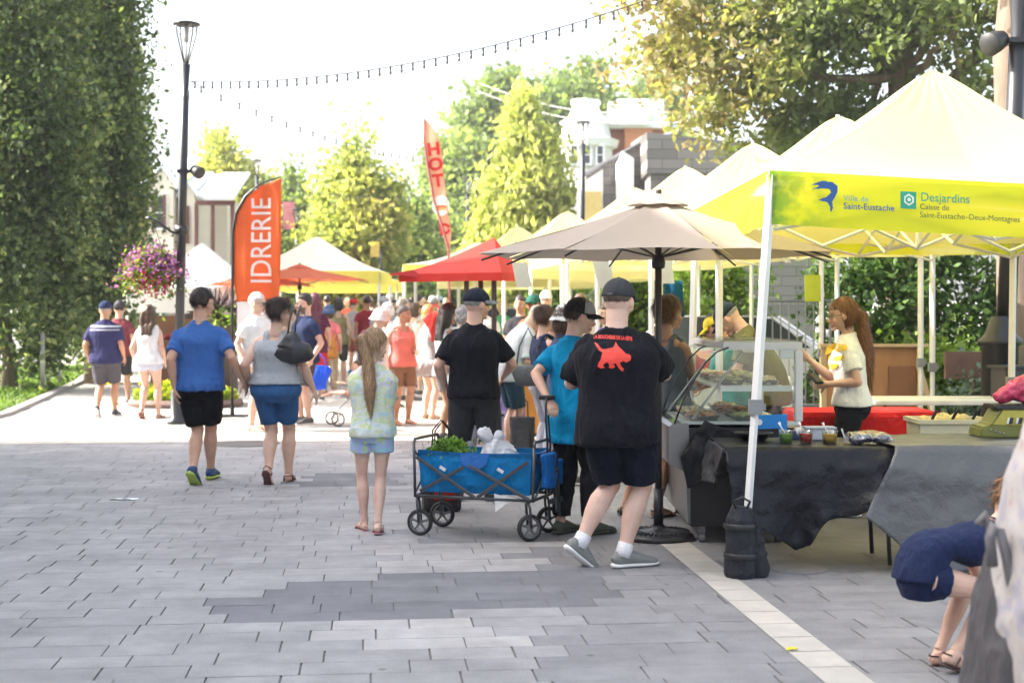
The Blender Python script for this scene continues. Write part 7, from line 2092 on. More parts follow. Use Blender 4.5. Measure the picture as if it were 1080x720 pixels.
# ---- man behind the wagon
person(500, 12.25, -8, 'broad man in navy cap, black shirt and grey cargo shorts behind the blue wagon', 1.80, 'm', 'light', ('buzz', (.25, .24, .23)),
       ('t_shirt', (.010, .010, .012), dict(bottom=.86, loose=.016, hem=.01, sleeve=.80, flare=.014, wrinkle=.011)), ('shorts', (.038, .04, .046), dict(hem=.96, loose=.034, wrinkle=.009)),
       ('sneaker', (.05, .05, .05), (.3, .3, .3)), ('cap', (.015, .018, .030), (.20, .21, .22), dict(rot=-8)), girth=1.14, belly=.04, head=(-48, 2), hands=[(-.25, .06, .93), (.20, .30, 1.02)], poles=[(-.6, -1, 0), (1, -.6, -.2)], shoulder=.92,
       feet=[(-.13, 0, 0, 12), (.13, .03, 0, 10)])
# ---- the couple
fE = person(211, 13.5, 0, 'man in a plain blue shirt and black shorts, walking hand in hand', 1.84, 'm', 'mid', ('short', (.03, .02, .016)),
       ('t_shirt', (.045, .125, .36), dict(bottom=.86, loose=.016, hem=.022, sleeve=.72, flare=.010, wrinkle=.012)), ('shorts', (.008, .008, .010), dict(hem=.88, loose=.032)),
       ('sneaker', (.02, .06, .16), (.35, .48, .08)), glasses='clear', girth=1.10, head=(-38, 2), whands=[wp(184, 408, 13.4), wp(256, 401, 13.5)], feet=[(-.03, -.26, 36, -6, 0, 1), (.04, .26, 0, -2, 0, 1)], drop=.02, shoulder=.97, beard=None)
fF = person(291, 13.5, 0, 'woman with a dark bun, grey tank top and denim shorts, walking hand in hand', 1.74, 'f', 'light', ('bun', (.045, .028, .02)),
       ('tank_top', (.36, .38, .40), dict(bottom=.97, loose=.018, hem=.008)), ('shorts', DEN, dict(hem=.78, loose=.012, top=1.04)), ('sandal', (.12, .05, .05), (.1, .05, .05)), glasses='clear',
       girth=1.30, head=(-68, 4), whands=[wp(262, 401, 13.55), wp(331, 412, 13.55)], feet=[(-.06, -.24, 52, -4, 0, 1), (.10, .12, 0, 0, 0, 1)], drop=.02)
# re-pose note: his right hand meets hers
def hobo_bag():
    Y = 13.36; c = Vector((WX(310, Y), Y, WZ(369, Y))); root = empty('handbag', tuple(c), 0, 'black leather hobo handbag slung on the back of the woman with the bun', 'handbag')
    BL = M('black_leather', (.022, .022, .026), .42, bs=.2, bscale=120)
    mb = MB(); mb.tube([(-.19, 0, -.04), (-.12, -.01, -.035), (0, -.03, -.02), (.11, -.02, -.03), (.17, 0, -.08)], [(.03, .03), (.07, .05), (.12, .07), (.10, .06), (.035, .03)], 16, flat=(0, 0, 1))
    mb.tube([(-.02, -.02, .02), (-.01, -.01, .12), (0, .0, .17)], [(.14, .06), (.08, .045), (.03, .03)], 14, flat=(1, 0, 0))
    link('bag', remesh(mb, .008, 3, .005, seed=5), BL, root)
    for dx in (-.03, .035):
        mb = MB(); mb.tube([(-.03 + dx, .0, .12), (-.02 + dx, .02, .24), (.00 + dx, .05, .36), (.01 + dx, .12, .42), (.0 + dx, .20, .40)], [(.009, .004)] * 5, 8); mb.build('strap', BL, root, smooth=True)
hobo_bag()

# ---- people of the near queue, right of the wagon
person(537, 16.2, -70, 'old man in a pale shirt and beige cap bending over the stall, navy shorts', 1.78, 'm', 'light', ('buzz', HW),
       ('polo_shirt', (.52, .55, .56), dict(bottom=.82, loose=.022, sleeve=.9, collar=1)), ('shorts', (.02, .05, .075), dict(hem=.92)), ('sandal', (.08, .05, .03), (.1, .1, .1)), ('cap', (.50, .45, .38), (.42, .38, .32)),
       lean=24, head=(0, 30), hands=[(-.10, .42, 1.0), (.14, .38, 1.02)], girth=1.05, glasses='clear')
person(573, 14.8, -68, 'woman in a navy sleeveless blouse and pale grey trousers with a grey shoulder bag', 1.66, 'f', 'light', ('bun', HB),
       ('sleeveless_blouse', NAVY, dict(bottom=.92, loose=.022)), ('capri_trousers', (.40, .40, .46), dict(hem=1.7, loose=.016)), ('sandal', (.02, .02, .02), (.1, .1, .1)), girth=1.0, head=(8, 6),
       hands=[(-.12, .30, 1.10), (.12, .32, 1.10)], glasses='clear')
def simple_bag(name, label, px, py, Y, w, h, d, col, strap=.35, cat=None, rz=0, flap=False):
    c = Vector(wp(px, py, Y)); root = empty(name, tuple(c), rz, label, cat or 'bag')
    m = fabric(col, 'nylon'); mb = MB(); mb.tube([(-w / 2, 0, -.01), (-w * .42, 0, 0), (0, 0, 0), (w * .42, 0, 0), (w / 2, 0, -.01)], [(h * .36, d * .3), (h * .47, d * .45), (h * .5, d * .5), (h * .47, d * .45), (h * .36, d * .3)], 16, flat=(0, 0, 1))
    link('bag', remesh(mb, .011, 2, .006, seed=3), m, root)
    if strap:
        mb = MB(); mb.tube([(-w * .42, 0, h * .3), (-w * .30, .0, h * .5 + strap * .5), (0, .03, h * .5 + strap), (w * .30, 0, h * .5 + strap * .5), (w * .42, 0, h * .3)], [(.010, .004)] * 5, 6); mb.build('strap', m, root, smooth=True)
    return root
simple_bag('shoulder_bag', 'slouchy grey shoulder bag on the hip of the navy sleeveless woman', 557, 396, 14.6, .30, .22, .12, (.10, .105, .11), .38)
person(594, 13.4, -60, 'woman in a white bucket hat with navy top behind the teal boy', 1.66, 'f', 'light', ('bob', HB), ('t_shirt', (.05, .06, .11), dict(bottom=.84)), ('trousers', (.35, .36, .42)), hat=('bucket_hat', (.66, .66, .64), (.62, .60, .58)), girth=1.05, head=(0, 6), hands=[(-.14, .3, 1.1), (.1, .3, 1.1)])
person(583, 15.6, -75, 'person in a lime green vest partly behind the white bucket hat', 1.58, 'f', 'mid', ('short', HD), ('t_shirt', (.36, .60, .16), dict(bottom=.85)), ('shorts', (.2, .2, .22)), hands=[(-.1, .3, 1.05), (.1, .3, 1.05)])
simple_bag('shopping_bag', 'pink bag held between the navy and lime green women', 582, 385, 14.9, .13, .36, .10, (.70, .12, .32), 0)
person(703, 11.2, -35, 'sunburnt woman with tied brown hair and grey vest behind the umbrella pole', 1.72, 'f', 'tan', ('bun', (.16, .08, .04)), ('tank_top', (.14, .16, .18), dict(bottom=.88)), ('shorts', (.05, .06, .09)), ('sandal', (.02, .02, .02), (.1, .1, .1)),
       head=(-25, 2), hands=[(-.14, .3, 1.08), (.12, .34, 1.08)], feet=[(-.30, -.14, 0, 40), (-.08, -.02, 0, 10)])
# ---- vendors
fV = person(898, 11.35, 76, 'young vendor with long auburn hair, glasses and a white shirt with yellow print', 1.71, 'f', 'light', ('ponytail', (.16, .07, .03)),
       ('t_shirt', (.74, .74, .72), dict(bottom=.90, loose=.020, sleeve=.66, flare=.02)), ('trousers', (.014, .014, .016), dict(loose=.02, top=1.05)), glasses='clear', girth=1.03, head=(6, 4), lean=4,
       whands=[wp(872, 405, 11.25), wp(852, 378, 11.5)], curl=.9)
def vendor_bits():
    Y = 11.35
    # yellow print sits on the shirt; apron skirt; small device in her hand
    root = empty('card_reader', wp(860, 399, 11.22), .4, 'small black device held in the hands of the auburn haired vendor', 'device')
    mb = MB(); mb.box((0, 0, 0), (.075, .14, .025), rot=Matrix.Rotation(.5, 3, 'X')); mb.build('body', BLACK_PL, root, bevel=.006)
    mb = MB(); mb.box((0, .02, .022), (.055, .06, .004), rot=Matrix.Rotation(.5, 3, 'X')); mb.build('screen', M('screen_grey', (.12, .14, .13), .15), root)
vendor_bits()
YPR = M('yellow_print', (.75, .48, .03), .6)
for o_ in ([(872, 366), (880, 362), (888, 363), (887, 368), (877, 371), (870, 375)], [(874, 375), (885, 374), (883, 379), (873, 380)], [(873, 383), (880, 383), (878, 389), (872, 388)]): print_world(fV, cells_mesh(o_, .8), YPR, 'emblem', 11.35)
person(812, 12.3, 70, 'vendor in an olive shirt and dark cap bending over behind the glass case', 1.80, 'm', 'light', ('buzz', (.3, .28, .26)), ('t_shirt', (.11, .11, .04), dict(bottom=.8, loose=.02)), ('trousers', (.03, .03, .035)), hat=('cap', (.012, .022, .028), (.012, .022, .028), {}),
       lean=26, head=(0, 30), girth=1.1, hands=[(-.15, .50, 1.02), (.15, .48, 1.04)])
person(776, 12.9, 60, 'child vendor in a yellow cap and teal shirt beside the bending man', 1.62, 'm', 'tan', ('short', HD), ('t_shirt', (.0, .22, .20), dict(bottom=.84)), ('trousers', (.03, .03, .05)), hat=('cap', (.62, .48, .03), (.62, .48, .03), {}), lean=14, head=(0, 20), girth=.95, hands=[(-.1, .4, 1.0), (.1, .4, 1.0)])
def lanyard():
    Y = 12.1; root = empty('lanyard', wp(797, 340, Y), 0, 'thin black lanyard hanging from the neck of the bending vendor', 'lanyard')
    mb = MB(); mb.tube([(.07, .06, .13), (.05, -.02, .05), (-.01, -.05, -.05), (-.03, -.04, -.14)], .005, 5); mb.build('cord', BLACK_PL, root)
    mb = MB(); mb.box((-.03, -.04, -.18), (.06, .008, .08)); mb.build('badge', M('badge_white', (.6, .6, .6), .4), root)
lanyard()
# ---- left side walkers
fP = person(111, 21.4, 0, 'man with navy cap, striped navy polo and grey shorts walking by the lawn', 1.74, 'm', 'tan', ('buzz', HG_), ('polo_shirt', (.035, .035, .10), dict(bottom=.83, loose=.026, collar=1, sleeve=.8)), ('shorts', (.09, .085, .10), dict(hem=.92, loose=.03)), ('sneaker', (.06, .06, .06), (.6, .6, .6)), hat=('cap', (.02, .03, .08)),
       girth=1.16, feet=[(-.08, -.22, 42, 4), (.10, .14, 0, 4)], drop=.02)
for y_ in ((343, 345.2), (347.2, 348.2)): print_world(fP, cells_mesh([(97, y_[0]), (128, y_[0]), (128, y_[1]), (97, y_[1])], .5), M('pale_stripe', (.45, .46, .52), .7), 'stripe', 21.4)
person(126, 23.6, 0, 'person in a red plaid shirt walking just ahead of the navy polo man', 1.72, 'm', 'mid', ('short', HD), ('t_shirt', (.20, .05, .06), dict(bottom=.84)), ('shorts', (.04, .04, .05)), hat=('cap', (.05, .05, .06)), feet=[(-.1, 0, 0, 5), (.1, .2, 0, 5)])
person(157, 21.0, -4, 'woman in a white sleeveless top and pale blue shorts walking behind the flower basket', 1.66, 'f', 'light', ('long', HB), ('sleeveless_blouse', (.74, .75, .78), dict(bottom=.87, loose=.026)), ('shorts', (.52, .54, .66), dict(hem=.30, loose=.02, flare=.02)), ('sandal', (.20, .08, .05), (.1, .1, .1)), girth=1.08,
       feet=[(-.10, -.10, 40, 4), (.12, .10, 0, 4)])
person(270, 19.2, -118, 'grey haired man with dark sunglasses and white shirt beside the orange flag pole', 1.84, 'm', 'light', ('short', HW), ('t_shirt', (.72, .72, .71), dict(bottom=.82, loose=.022)), ('shorts', (.26, .33, .42), dict(hem=.90)), ('sandal', (.55, .45, .32), (.3, .3, .3)), glasses='dark', girth=1.15, head=(14, 2))
person(322, 20.2, 128, 'bearded man in a navy shirt facing us beside the woman with the bun', 1.83, 'm', 'light', ('short', HD), ('t_shirt', (.025, .035, .085), dict(bottom=.84)), ('shorts', (.07, .07, .08)), glasses='clear', girth=1.15, beard=(.05, .03, .02), head=(-18, 0))
simple_bag('shopping_bag', 'bright blue shopping bag hanging beside the khaki trousers', 336, 398, 21.5, .30, .38, .14, (.02, .09, .62), .18)
person(347, 26.3, 0, 'woman with a blue bucket hat, pink shirt and khaki trousers wearing an orange backpack', 1.62, 'f', 'light', ('bob', HB), ('t_shirt', (.68, .18, .20), dict(bottom=.86)), ('trousers', (.44, .35, .24), dict(loose=.02)), ('sandal', (.35, .2, .14), (.3, .2, .1)), hat=('bucket_hat', (.06, .11, .24), (.12, .18, .32)), feet=[(-.08, -.05, 20, 4), (.09, .1, 0, 4)])
def backpack(px, py, Y, col):
    root = empty('backpack', wp(px, py, Y), 0, 'orange leather backpack on the back of the woman in the blue bucket hat', 'backpack')
    m = M('orange_leather', col, .5); mb = MB(); mb.tube([(0, 0, -.20), (0, 0, -.17), (0, 0, .08), (0, 0, .17), (0, .01, .19)], [(.11, .05), (.145, .085), (.135, .08), (.10, .06), (.04, .03)], 18)
    link('bag', remesh(mb, .012, 2, .003), m, root)
    mb = MB(); mb.box((0, -.08, .08), (.20, .03, .15)); mb.box((0, -.095, -.08), (.19, .03, .14)); mb.build('flap', m, root, bevel=.012)
    for s in (-1, 1):
        mb = MB(); mb.tube([(s * .05, .0, .17), (s * .10, .06, .24), (s * .12, .17, .22)], [(.016, .006)] * 3, 6); mb.build('strap', m, root)
    mb = MB(); mb.box((0, -.105, .0), (.02, .015, .10)); mb.build('buckle', M('dark_buckle', (.05, .03, .02), .4), root)
backpack(348, 367, 26.08, (.52, .21, .03))
person(332, 24.6, 10, 'woman with very long maroon hair and red skirt standing above the backpack woman', 1.84, 'f', 'mid', ('long', (.10, .015, .03)), ('t_shirt', (.09, .02, .045), dict(bottom=.80)), ('skirt', (.45, .03, .04), dict(bottom=.45)))
person(357, 28.5, 10, 'woman in an olive vest holding a fan beside the maroon haired woman', 1.76, 'f', 'mid', ('bob', HD), ('tank_top', (.22, .20, .10)), ('shorts', (.06, .06, .05)))
person(373, 33, -30, 'man in a red cap and grey shirt next to the man in maroon', 1.74, 'm', 'light', ('short', HB), ('t_shirt', (.36, .37, .40)), ('shorts', (.30, .12, .10)), ('sneaker', (.05, .22, .45), (.3, .5, .6)), hat=('cap', (.55, .03, .03)))
person(387, 31, 16, 'dark haired man in a maroon shirt and blue jeans seen from behind', 1.80, 'm', 'tan', ('short', HD), ('t_shirt', (.30, .035, .05), dict(bottom=.80)), ('trousers', (.04, .07, .18)), girth=1.1)
person(399, 18.6, -100, 'old man with a white flat hat and white shirt behind the ponytail girl', 1.63, 'm', 'light', ('buzz', HW), ('t_shirt', (.66, .70, .74), dict(bottom=.8, sleeve=1.0)), ('trousers', (.45, .42, .36)), hat=('bucket_hat', (.78, .77, .74), (.70, .69, .66)), head=(10, 8))
person(424, 20.2, -150, 'short haired woman in a coral tank top and brown shorts facing the stalls', 1.66, 'f', 'tan', ('short', (.13, .11, .10)), ('tank_top', (.68, .20, .17), dict(bottom=.86)), ('shorts', (.23, .13, .08), dict(hem=.82)), ('sandal', (.55, .06, .03), (.3, .1, .1)), girth=1.08, head=(40, 4), hands=[(-.12, .25, 1.08), (.30, .06, .9)], glasses=None)
person(452, 21.0, -50, 'strawberry blonde woman in a grey top and navy shorts beside the coral one', 1.66, 'f', 'light', ('bob', (.55, .26, .09)), ('t_shirt', (.32, .33, .34), dict(bottom=.82)), ('shorts', (.03, .04, .10), dict(hem=.55)), ('sandal', (.35, .22, .14), (.3, .1, .1)), girth=1.1, hands=[(-.1, .28, 1.02), (.14, .26, .98)])
simple_bag('shoulder_bag', 'pale grey bag on the hip of the strawberry blonde woman', 447, 388, 20.7, .34, .24, .12, (.45, .46, .47), .30)
person(471, 17.8, -55, 'dark haired woman with a black visor and white tank top beside the man in black', 1.70, 'f', 'tan', ('long', HD), ('tank_top', (.72, .72, .70), dict(bottom=.84)), ('shorts', (.30, .28, .25), dict(hem=.6)), hat=('cap', (.03, .025, .022)), head=(-10, 6), hands=[(-.1, .26, 1.05), (.1, .3, 1.05)])
simple_bag('shopping_bag', 'red shopping bag hanging between the queue women and the man in black', 459, 345, 18.4, .18, .40, .12, (.62, .05, .04), .1)
person(490, 16.0, -30, 'person with curly grey hair just beyond the navy cap', 1.66, 'f', 'light', ('curly', (.34, .32, .30)), ('t_shirt', (.45, .45, .47)), ('trousers', (.2, .2, .25)))
# ---- the distant crowd, each a figure of its own
FAR = [
 # px, Y, yaw, h, sex, skin, hair, top kind, top colour, bottom kind, colour, hat, label
 (409, 23.0, -20, 1.68, 'f', 'light', ('curly', HW), 't_shirt', (.68, .68, .70), 'shorts', (.3, .3, .35), None, 'woman with curly white hair behind the white flat hat'),
 (424, 24.5, -60, 1.74, 'm', 'light', ('short', (.20, .16, .12)), 't_shirt', (.62, .60, .56), 'shorts', (.2, .2, .2), None, 'grey brown haired man just behind the coral tank top woman'),
 (438, 26.0, -40, 1.66, 'f', 'light', ('bob', HB), 'tank_top', (.70, .66, .60), 'shorts', (.15, .15, .2), None, 'brown haired woman in cream behind the strawberry blonde'),
 (447, 28.0, 175, 1.72, 'f', 'light', ('long', HBL), 't_shirt', (.60, .60, .62), 'shorts', (.2, .2, .3), None, 'blonde woman in dark sunglasses facing us in the crowd'),
 (405, 29.0, 5, 1.78, 'm', 'light', ('short', HG_), 't_shirt', (.34, .36, .40), 'trousers', (.1, .1, .12), ('cap', (.36, .37, .40)), 'man in a grey cap and grey shirt in the middle of the crowd'),
 (424, 39.0, 0, 1.80, 'm', 'light', ('short', HB), 't_shirt', (.02, .07, .58), 'shorts', (.1, .1, .1), ('cap', (.70, .70, .70)), 'man in a vivid blue shirt and white cap deep in the crowd'),
 (441, 38.0, -20, 1.82, 'm', 'tan', ('short', HD), 't_shirt', (.02, .02, .022), 'shorts', (.1, .1, .1), None, 'man in a black shirt beyond the vivid blue one'),
 (431, 36.0, 180, 1.70, 'f', 'mid', ('long', HD), 't_shirt', (.66, .66, .66), 'shorts', (.1, .1, .2), None, 'dark haired woman in white between the blue and black shirts'),
 (458, 30.0, 15, 1.76, 'm', 'light', ('buzz', HG_), 't_shirt', (.08, .16, .30), 'shorts', (.2, .2, .2), None, 'man in a faded denim blue shirt left of the black visor'),
 (463, 33.0, 0, 1.80, 'm', 'light', ('short', HB), 't_shirt', (.62, .66, .70), 'shorts', (.2, .2, .2), ('cap', (.42, .55, .68)), 'man with a pale blue cap above the black visor'),
 (456, 40.0, 0, 1.78, 'f', 'light', ('short', HW), 't_shirt', (.70, .68, .66), 'shorts', (.2, .2, .2), ('bucket_hat', (.74, .73, .70)), 'far figure in a white hat left of the red umbrella posts'),
 (448, 43.0, 0, 1.74, 'f', 'light', ('long', HB), 't_shirt', (.30, .06, .08), 'shorts', (.2, .2, .2), None, 'far woman in a dark red shirt beside the white hat'),
 (411, 43.0, 0, 1.86, 'm', 'light', ('short', HB), 't_shirt', (.72, .70, .66), 'shorts', (.2, .2, .2), ('cap', (.72, .72, .70)), 'tall far man with a white cap near the yellow banner'),
 (402, 36.0, 170, 1.72, 'm', 'light', ('short', HB), 't_shirt', (.60, .20, .10), 'shorts', (.2, .2, .2), None, 'far man in an orange shirt facing us'),
 (416, 33.0, 160, 1.70, 'f', 'tan', ('long', HD), 'tank_top', (.35, .22, .10), 'shorts', (.2, .2, .2), None, 'tanned woman with dark hair in a brown top facing us'),
 (434, 46.0, 0, 1.74, 'm', 'light', ('short', HB), 't_shirt', (.62, .10, .08), 'shorts', (.1, .1, .1), None, 'far man with a red shirt behind the vivid blue one'),
 (392, 41.0, 40, 1.72, 'f', 'light', ('bob', HB), 't_shirt', (.66, .60, .54), 'shorts', (.2, .2, .2), None, 'far woman in cream near the pale tent edge'),
 (418, 52.0, 0, 1.78, 'm', 'light', ('short', HD), 't_shirt', (.10, .12, .18), 'trousers', (.1, .1, .1), None, 'farthest man in dark clothes before the white building'),
 (470, 45.0, 180, 1.72, 'f', 'light', ('short', HBL), 't_shirt', (.68, .66, .62), 'shorts', (.2, .2, .2), None, 'far blonde person in pale clothes under the red umbrella'),
 (345, 36.0, 20, 1.80, 'm', 'mid', ('short', HD), 't_shirt', (.04, .04, .05), 'trousers', (.05, .05, .06), None, 'man in dark clothes in the shade of the orange umbrella'),
 (366, 40.0, 180, 1.74, 'f', 'light', ('short', HW), 't_shirt', (.62, .12, .08), 'shorts', (.2, .2, .2), None, 'white haired woman in red under the pale tent'),
 (302, 32.0, 150, 1.76, 'm', 'light', ('short', HB), 't_shirt', (.62, .60, .56), 'trousers', (.1, .1, .14), None, 'man in cream clothes under the orange umbrella beside the navy shirt'),
 (315, 35.0, 190, 1.66, 'f', 'light', ('long', HD), 't_shirt', (.06, .07, .10), 'trousers', (.1, .1, .14), None, 'dark clothed woman at the stall under the orange umbrella'),
 (549, 21.5, 160, 1.80, 'm', 'tan', ('short', HD), 't_shirt', (.03, .03, .035), 'trousers', (.06, .06, .07), None, 'stallholder in a black shirt beyond the pale shirted old man'),
 (563, 20.5, 150, 1.82, 'm', 'brown', ('short', HD), 't_shirt', (.16, .07, .03), 'trousers', (.06, .06, .07), ('cap', (.02, .10, .08)), 'stallholder in a green cap and brown shirt under the cream paper sign'),
 (576, 24.0, 170, 1.88, 'f', 'light', ('short', HW), 't_shirt', (.55, .56, .58), 'trousers', (.1, .1, .1), ('cap', (.70, .70, .70)), 'stallholder in a white cap far behind the navy sleeveless woman'),
 (612, 20.0, 170, 1.82, 'f', 'light', ('bob', HB), 't_shirt', (.60, .58, .62), 'trousers', (.1, .1, .1), None, 'stallholder in a pale shirt above the black and grey cap'),
 (640, 17.5, 120, 1.70, 'f', 'light', ('short', HB), 't_shirt', (.16, .15, .42), 'trousers', (.1, .1, .1), None, 'stallholder in a violet patterned shirt beside the grey cap'),
 (510, 24.0, 190, 1.76, 'm', 'light', ('short', HB), 't_shirt', (.62, .62, .62), 'trousers', (.1, .1, .1), None, 'stallholder in white among the red umbrella posts'),
 (530, 27.0, 180, 1.74, 'f', 'light', ('bob', HBL), 't_shirt', (.10, .35, .20), 'trousers', (.1, .1, .1), None, 'woman in a green shirt behind the navy cap'),
]
for (px, Y, yaw, h, sex, sk, hr, tk, tc, bk, bc, ht, lab) in FAR:
    person(px, Y, yaw, lab, h, sex, sk, hr, (tk, tc), (bk, bc), hat=ht, group='people in the distant crowd', glasses='dark' if 'sunglasses' in lab else None,
           feet=[(-.10, -.08 if px % 2 else .05, 0, 6), (.10, .12 if px % 3 else 0, 0, 6)], girth=1 + (px % 7) * .03)
# ---- crouching child, lower right
def crouching():
    f = Fig(sex='f', child=True, girth=.95, lean=68, head=(0, -15), feet=[(-.09, -.06, 0, 5), (.09, -.12, 20, 5)], hands=[(-.12, .40, .12), (.15, .30, .10)], pelvis=(0, -.24, -.38), knees=[(-.15, 1, .6), (.15, 1, .7)])
    person(1010, 6.5, -72, 'child in navy shirt and shorts crouching over at the lower right corner', 1.42, 'f', 'light', ('bun', (.22, .11, .05)), ('t_shirt', (.014, .022, .062), dict(bottom=.90, loose=.018, sleeve=.62, wrinkle=.008)), ('shorts', (.014, .022, .060), dict(hem=.22, loose=.026, wrinkle=.004)),
           ('sandal', (.05, .03, .03), (.1, .1, .1)), fig=f, vox=.006)
crouching()
# ================================================================ the wagon and what it carries
def wagon():
    ang = math.atan2(10.05 - 10.35, 0.45 + .62)
    c = Vector((WX(511, 10.4), 10.42, 0)); root = empty('folding_wagon', tuple(c), -.33, 'blue fabric folding wagon on four grey wheels with a raised handle', 'wagon')
    FR = M('wagon_frame_grey', (.075, .08, .09), .4, metal=.4); BLUE = fabric((.005, .17, .42), 'nylon')
    L, W, z0, z1 = .88, .44, .30, .615
    hx, hy = L / 2, W / 2
    # fabric tub with slightly bowed sides
    mb = MB(); n = 72; rings = []
    def outline(s, z, bow):
        out = []
        P = [(-hx, -hy), (hx, -hy), (hx, hy), (-hx, hy)]
        for k in range(n):
            a = k / n * 4; q = int(a); u = a - q; x = P[q][0] + (P[(q + 1) % 4][0] - P[q][0]) * u; y = P[q][1] + (P[(q + 1) % 4][1] - P[q][1]) * u
            b = bow * math.sin(PI * u); nx, ny = ((0, -1), (1, 0), (0, 1), (-1, 0))[q]
            out.append((x * s + nx * b + .004 * math.sin(k * 2.3 + z * 30), y * s + ny * b + .005 * math.sin(k * 1.7 + z * 24), z + (.012 * -math.sin(PI * u) if z > .6 else 0)))
        return out
    for s, z, b in ((.93, z0 + .02, .0), (.95, z0 + .08, .02), (.965, .45, .03), (.975, .55, .025), (.985, z1, .012), (.975, z1, .008), (.95, .45, .01), (.90, z0 + .03, 0)): rings.append(outline(s, z, b))
    mb.rings(rings, cap=True); tub = mb.build('fabric_tub', BLUE, root, smooth=False)
    mb = MB(); mb.rings([outline(.992, z1 - .03, .016), outline(.996, z1 + .008, .014), outline(.965, z1 + .008, .005), outline(.965, z1 - .03, .005)], cap=False); mb.build('rim_binding', fabric((.004, .10, .26), 'nylon'), tub)
    mb = MB(); mb.add([(-.10, -hy - .035, z1 - .005), (.13, -hy - .035, z1 - .005), (.10, -hy - .045, z1 - .09), (.015, -hy - .05, z1 - .125), (-.07, -hy - .045, z1 - .09)], [(0, 1, 2, 3, 4)]); mb.build('fabric_flap', fabric((.03, .13, .40), 'nylon'), tub)
    r = .0115
    for sy in (-1, 1):
        y = sy * (hy + .018)
        mb = MB(); mb.tube([(-hx - .01, y, z0 - .02), (-hx - .02, y, z1 + .07)], r, 8); mb.tube([(hx + .01, y, z0 - .02), (hx + .02, y, z1 + .05)], r, 8)
        mb.tube([(-hx, y, z0 - .01), (hx, y, z0 - .01)], r, 8)
        mb.build('side_frame', FR, root, smooth=True)
        yy = sy * (hy + .045)
        for a, b in (((-hx + .01, z1 - .04), (.02, z0 + .0)), ((-.40, z0 + .03), (.04 - .1, z1 - .10)), ((-.02, z1 - .09), (hx - .01, z0)), ((.04, z0 + .0), (hx - .02, z1 - .05))):
            mb = MB(); mb.tube([(a[0], yy, a[1]), (b[0], yy, b[1])], [(.006, .0145)] * 2, 6, flat=(0, 1, 0)); mb.build('cross_bar', FR, root)
        for x, z in ((-.22, .50), (.22, .50)):
            mb = MB(); mb.box((x, yy + sy * .012, z), (.05, .006, .022), rot=Matrix.Rotation(.5, 3, 'Y')); mb.build('frame_label', WFR, root)
    for sx in (-1, 1):
        x = sx * (hx + .02)
        mb = MB(); mb.tube([(x, -hy - .018, z1 + .05), (x, -hy - .0, z1 + .085), (x, hy, z1 + .085), (x, hy + .018, z1 + .05)], r, 8); mb.tube([(x - sx * .01, -hy, z0 - .01), (x - sx * .01, hy, z0 - .01)], r, 8)
        mb.tube([(x, -hy, z0), (x, hy, z1)], .008, 6); mb.tube([(x, hy, z0), (x, -hy, z1)], .008, 6); mb.build('end_frame', FR, root, smooth=True)
    # wheels
    for sx in (-1, 1):
        for sy in (-1, 1):
            wr = .097; yaw = (.10 if sx < 0 else .75); cx, cy = sx * (hx - .02), sy * (hy - .0)
            rot = Matrix.Rotation(yaw, 4, 'Z'); w = empty('wheel', (0, 0, 0)); COL.objects.unlink(w); bpy.data.objects.remove(w)
            T = Matrix.Translation((cx, cy, wr)) @ rot
            mb = MB(); seg = 28; rings = []
            for k in range(seg + 1):
                a = 2 * PI * k / seg
                rings.append([T @ Vector(((wr - .016 + .016 * math.cos(b)) * math.cos(a), .020 * math.sin(b), (wr - .016 + .016 * math.cos(b)) * math.sin(a))) for b in [2 * PI * q / 10 for q in range(10)]])
            mb.rings(rings, cap=False); w = mb.build('wheel', M('tyre_black', (.022, .022, .024), .7), root, smooth=True)
            mb = MB()
            for k in range(seg): pass
            mb.rings([[T @ Vector((rr * math.cos(2 * PI * k / seg), yy, rr * math.sin(2 * PI * k / seg))) for k in range(seg)] for rr, yy in ((wr - .020, -.016), (wr - .030, -.016), (wr - .032, .016), (wr - .020, .016))], cap=False)
            for k in range(5):
                a = 2 * PI * k / 5 + .3; mb.tube([T @ Vector((.012 * math.cos(a), 0, .012 * math.sin(a))), T @ Vector(((wr - .03) * math.cos(a), 0, (wr - .03) * math.sin(a)))], [(.010, .012), (.007, .010)], 6)
            mb.tube([T @ Vector((0, -.024, 0)), T @ Vector((0, .024, 0))], .017, 12); mb.build('rim', M('rim_grey', (.16, .165, .17), .45), w, smooth=False)
            mb = MB()
            for q in (-.032, .032): mb.tube([T @ Vector((0, q, 0)), T @ Vector((-.012, q, wr + .045)), T @ Vector((-.02, q * .6, wr + .075))], [(.010, .004)] * 3, 6)
            mb.tube([T @ Vector((-.02, 0, wr + .07)), Vector((cx, cy, z0 - .01))], .014, 10); mb.build('fork', FR, root, smooth=True)
    # handle and organiser at the right end
    mb = MB(); xh = hx + .055; hyy = -.05
    tip = Matrix.Rotation(.33, 3, 'Z') @ Vector((WX(577, 10.13) - c.x, 10.12 - c.y, WZ(419, 10.13)))
    for s in (-.035, .035): mb.tube([(xh, hyy + s, z0 + .02), (xh + .015, hyy + s, z1 + .06), tip + Vector((0, s * .9, -.16)), tip + Vector((0, s * .9, -.06)), tip + Vector((0, s * .4, 0))], .008, 8)
    mb.build('handle', M('handle_black', (.02, .02, .022), .4), root, smooth=True)
    mb = MB(); mb.tube([tip + Vector((-.055, 0, 0)), tip + Vector((.055, 0, 0))], .017, 12); mb.build('grip', M('grip_black', (.015, .015, .015), .8), root, smooth=True)
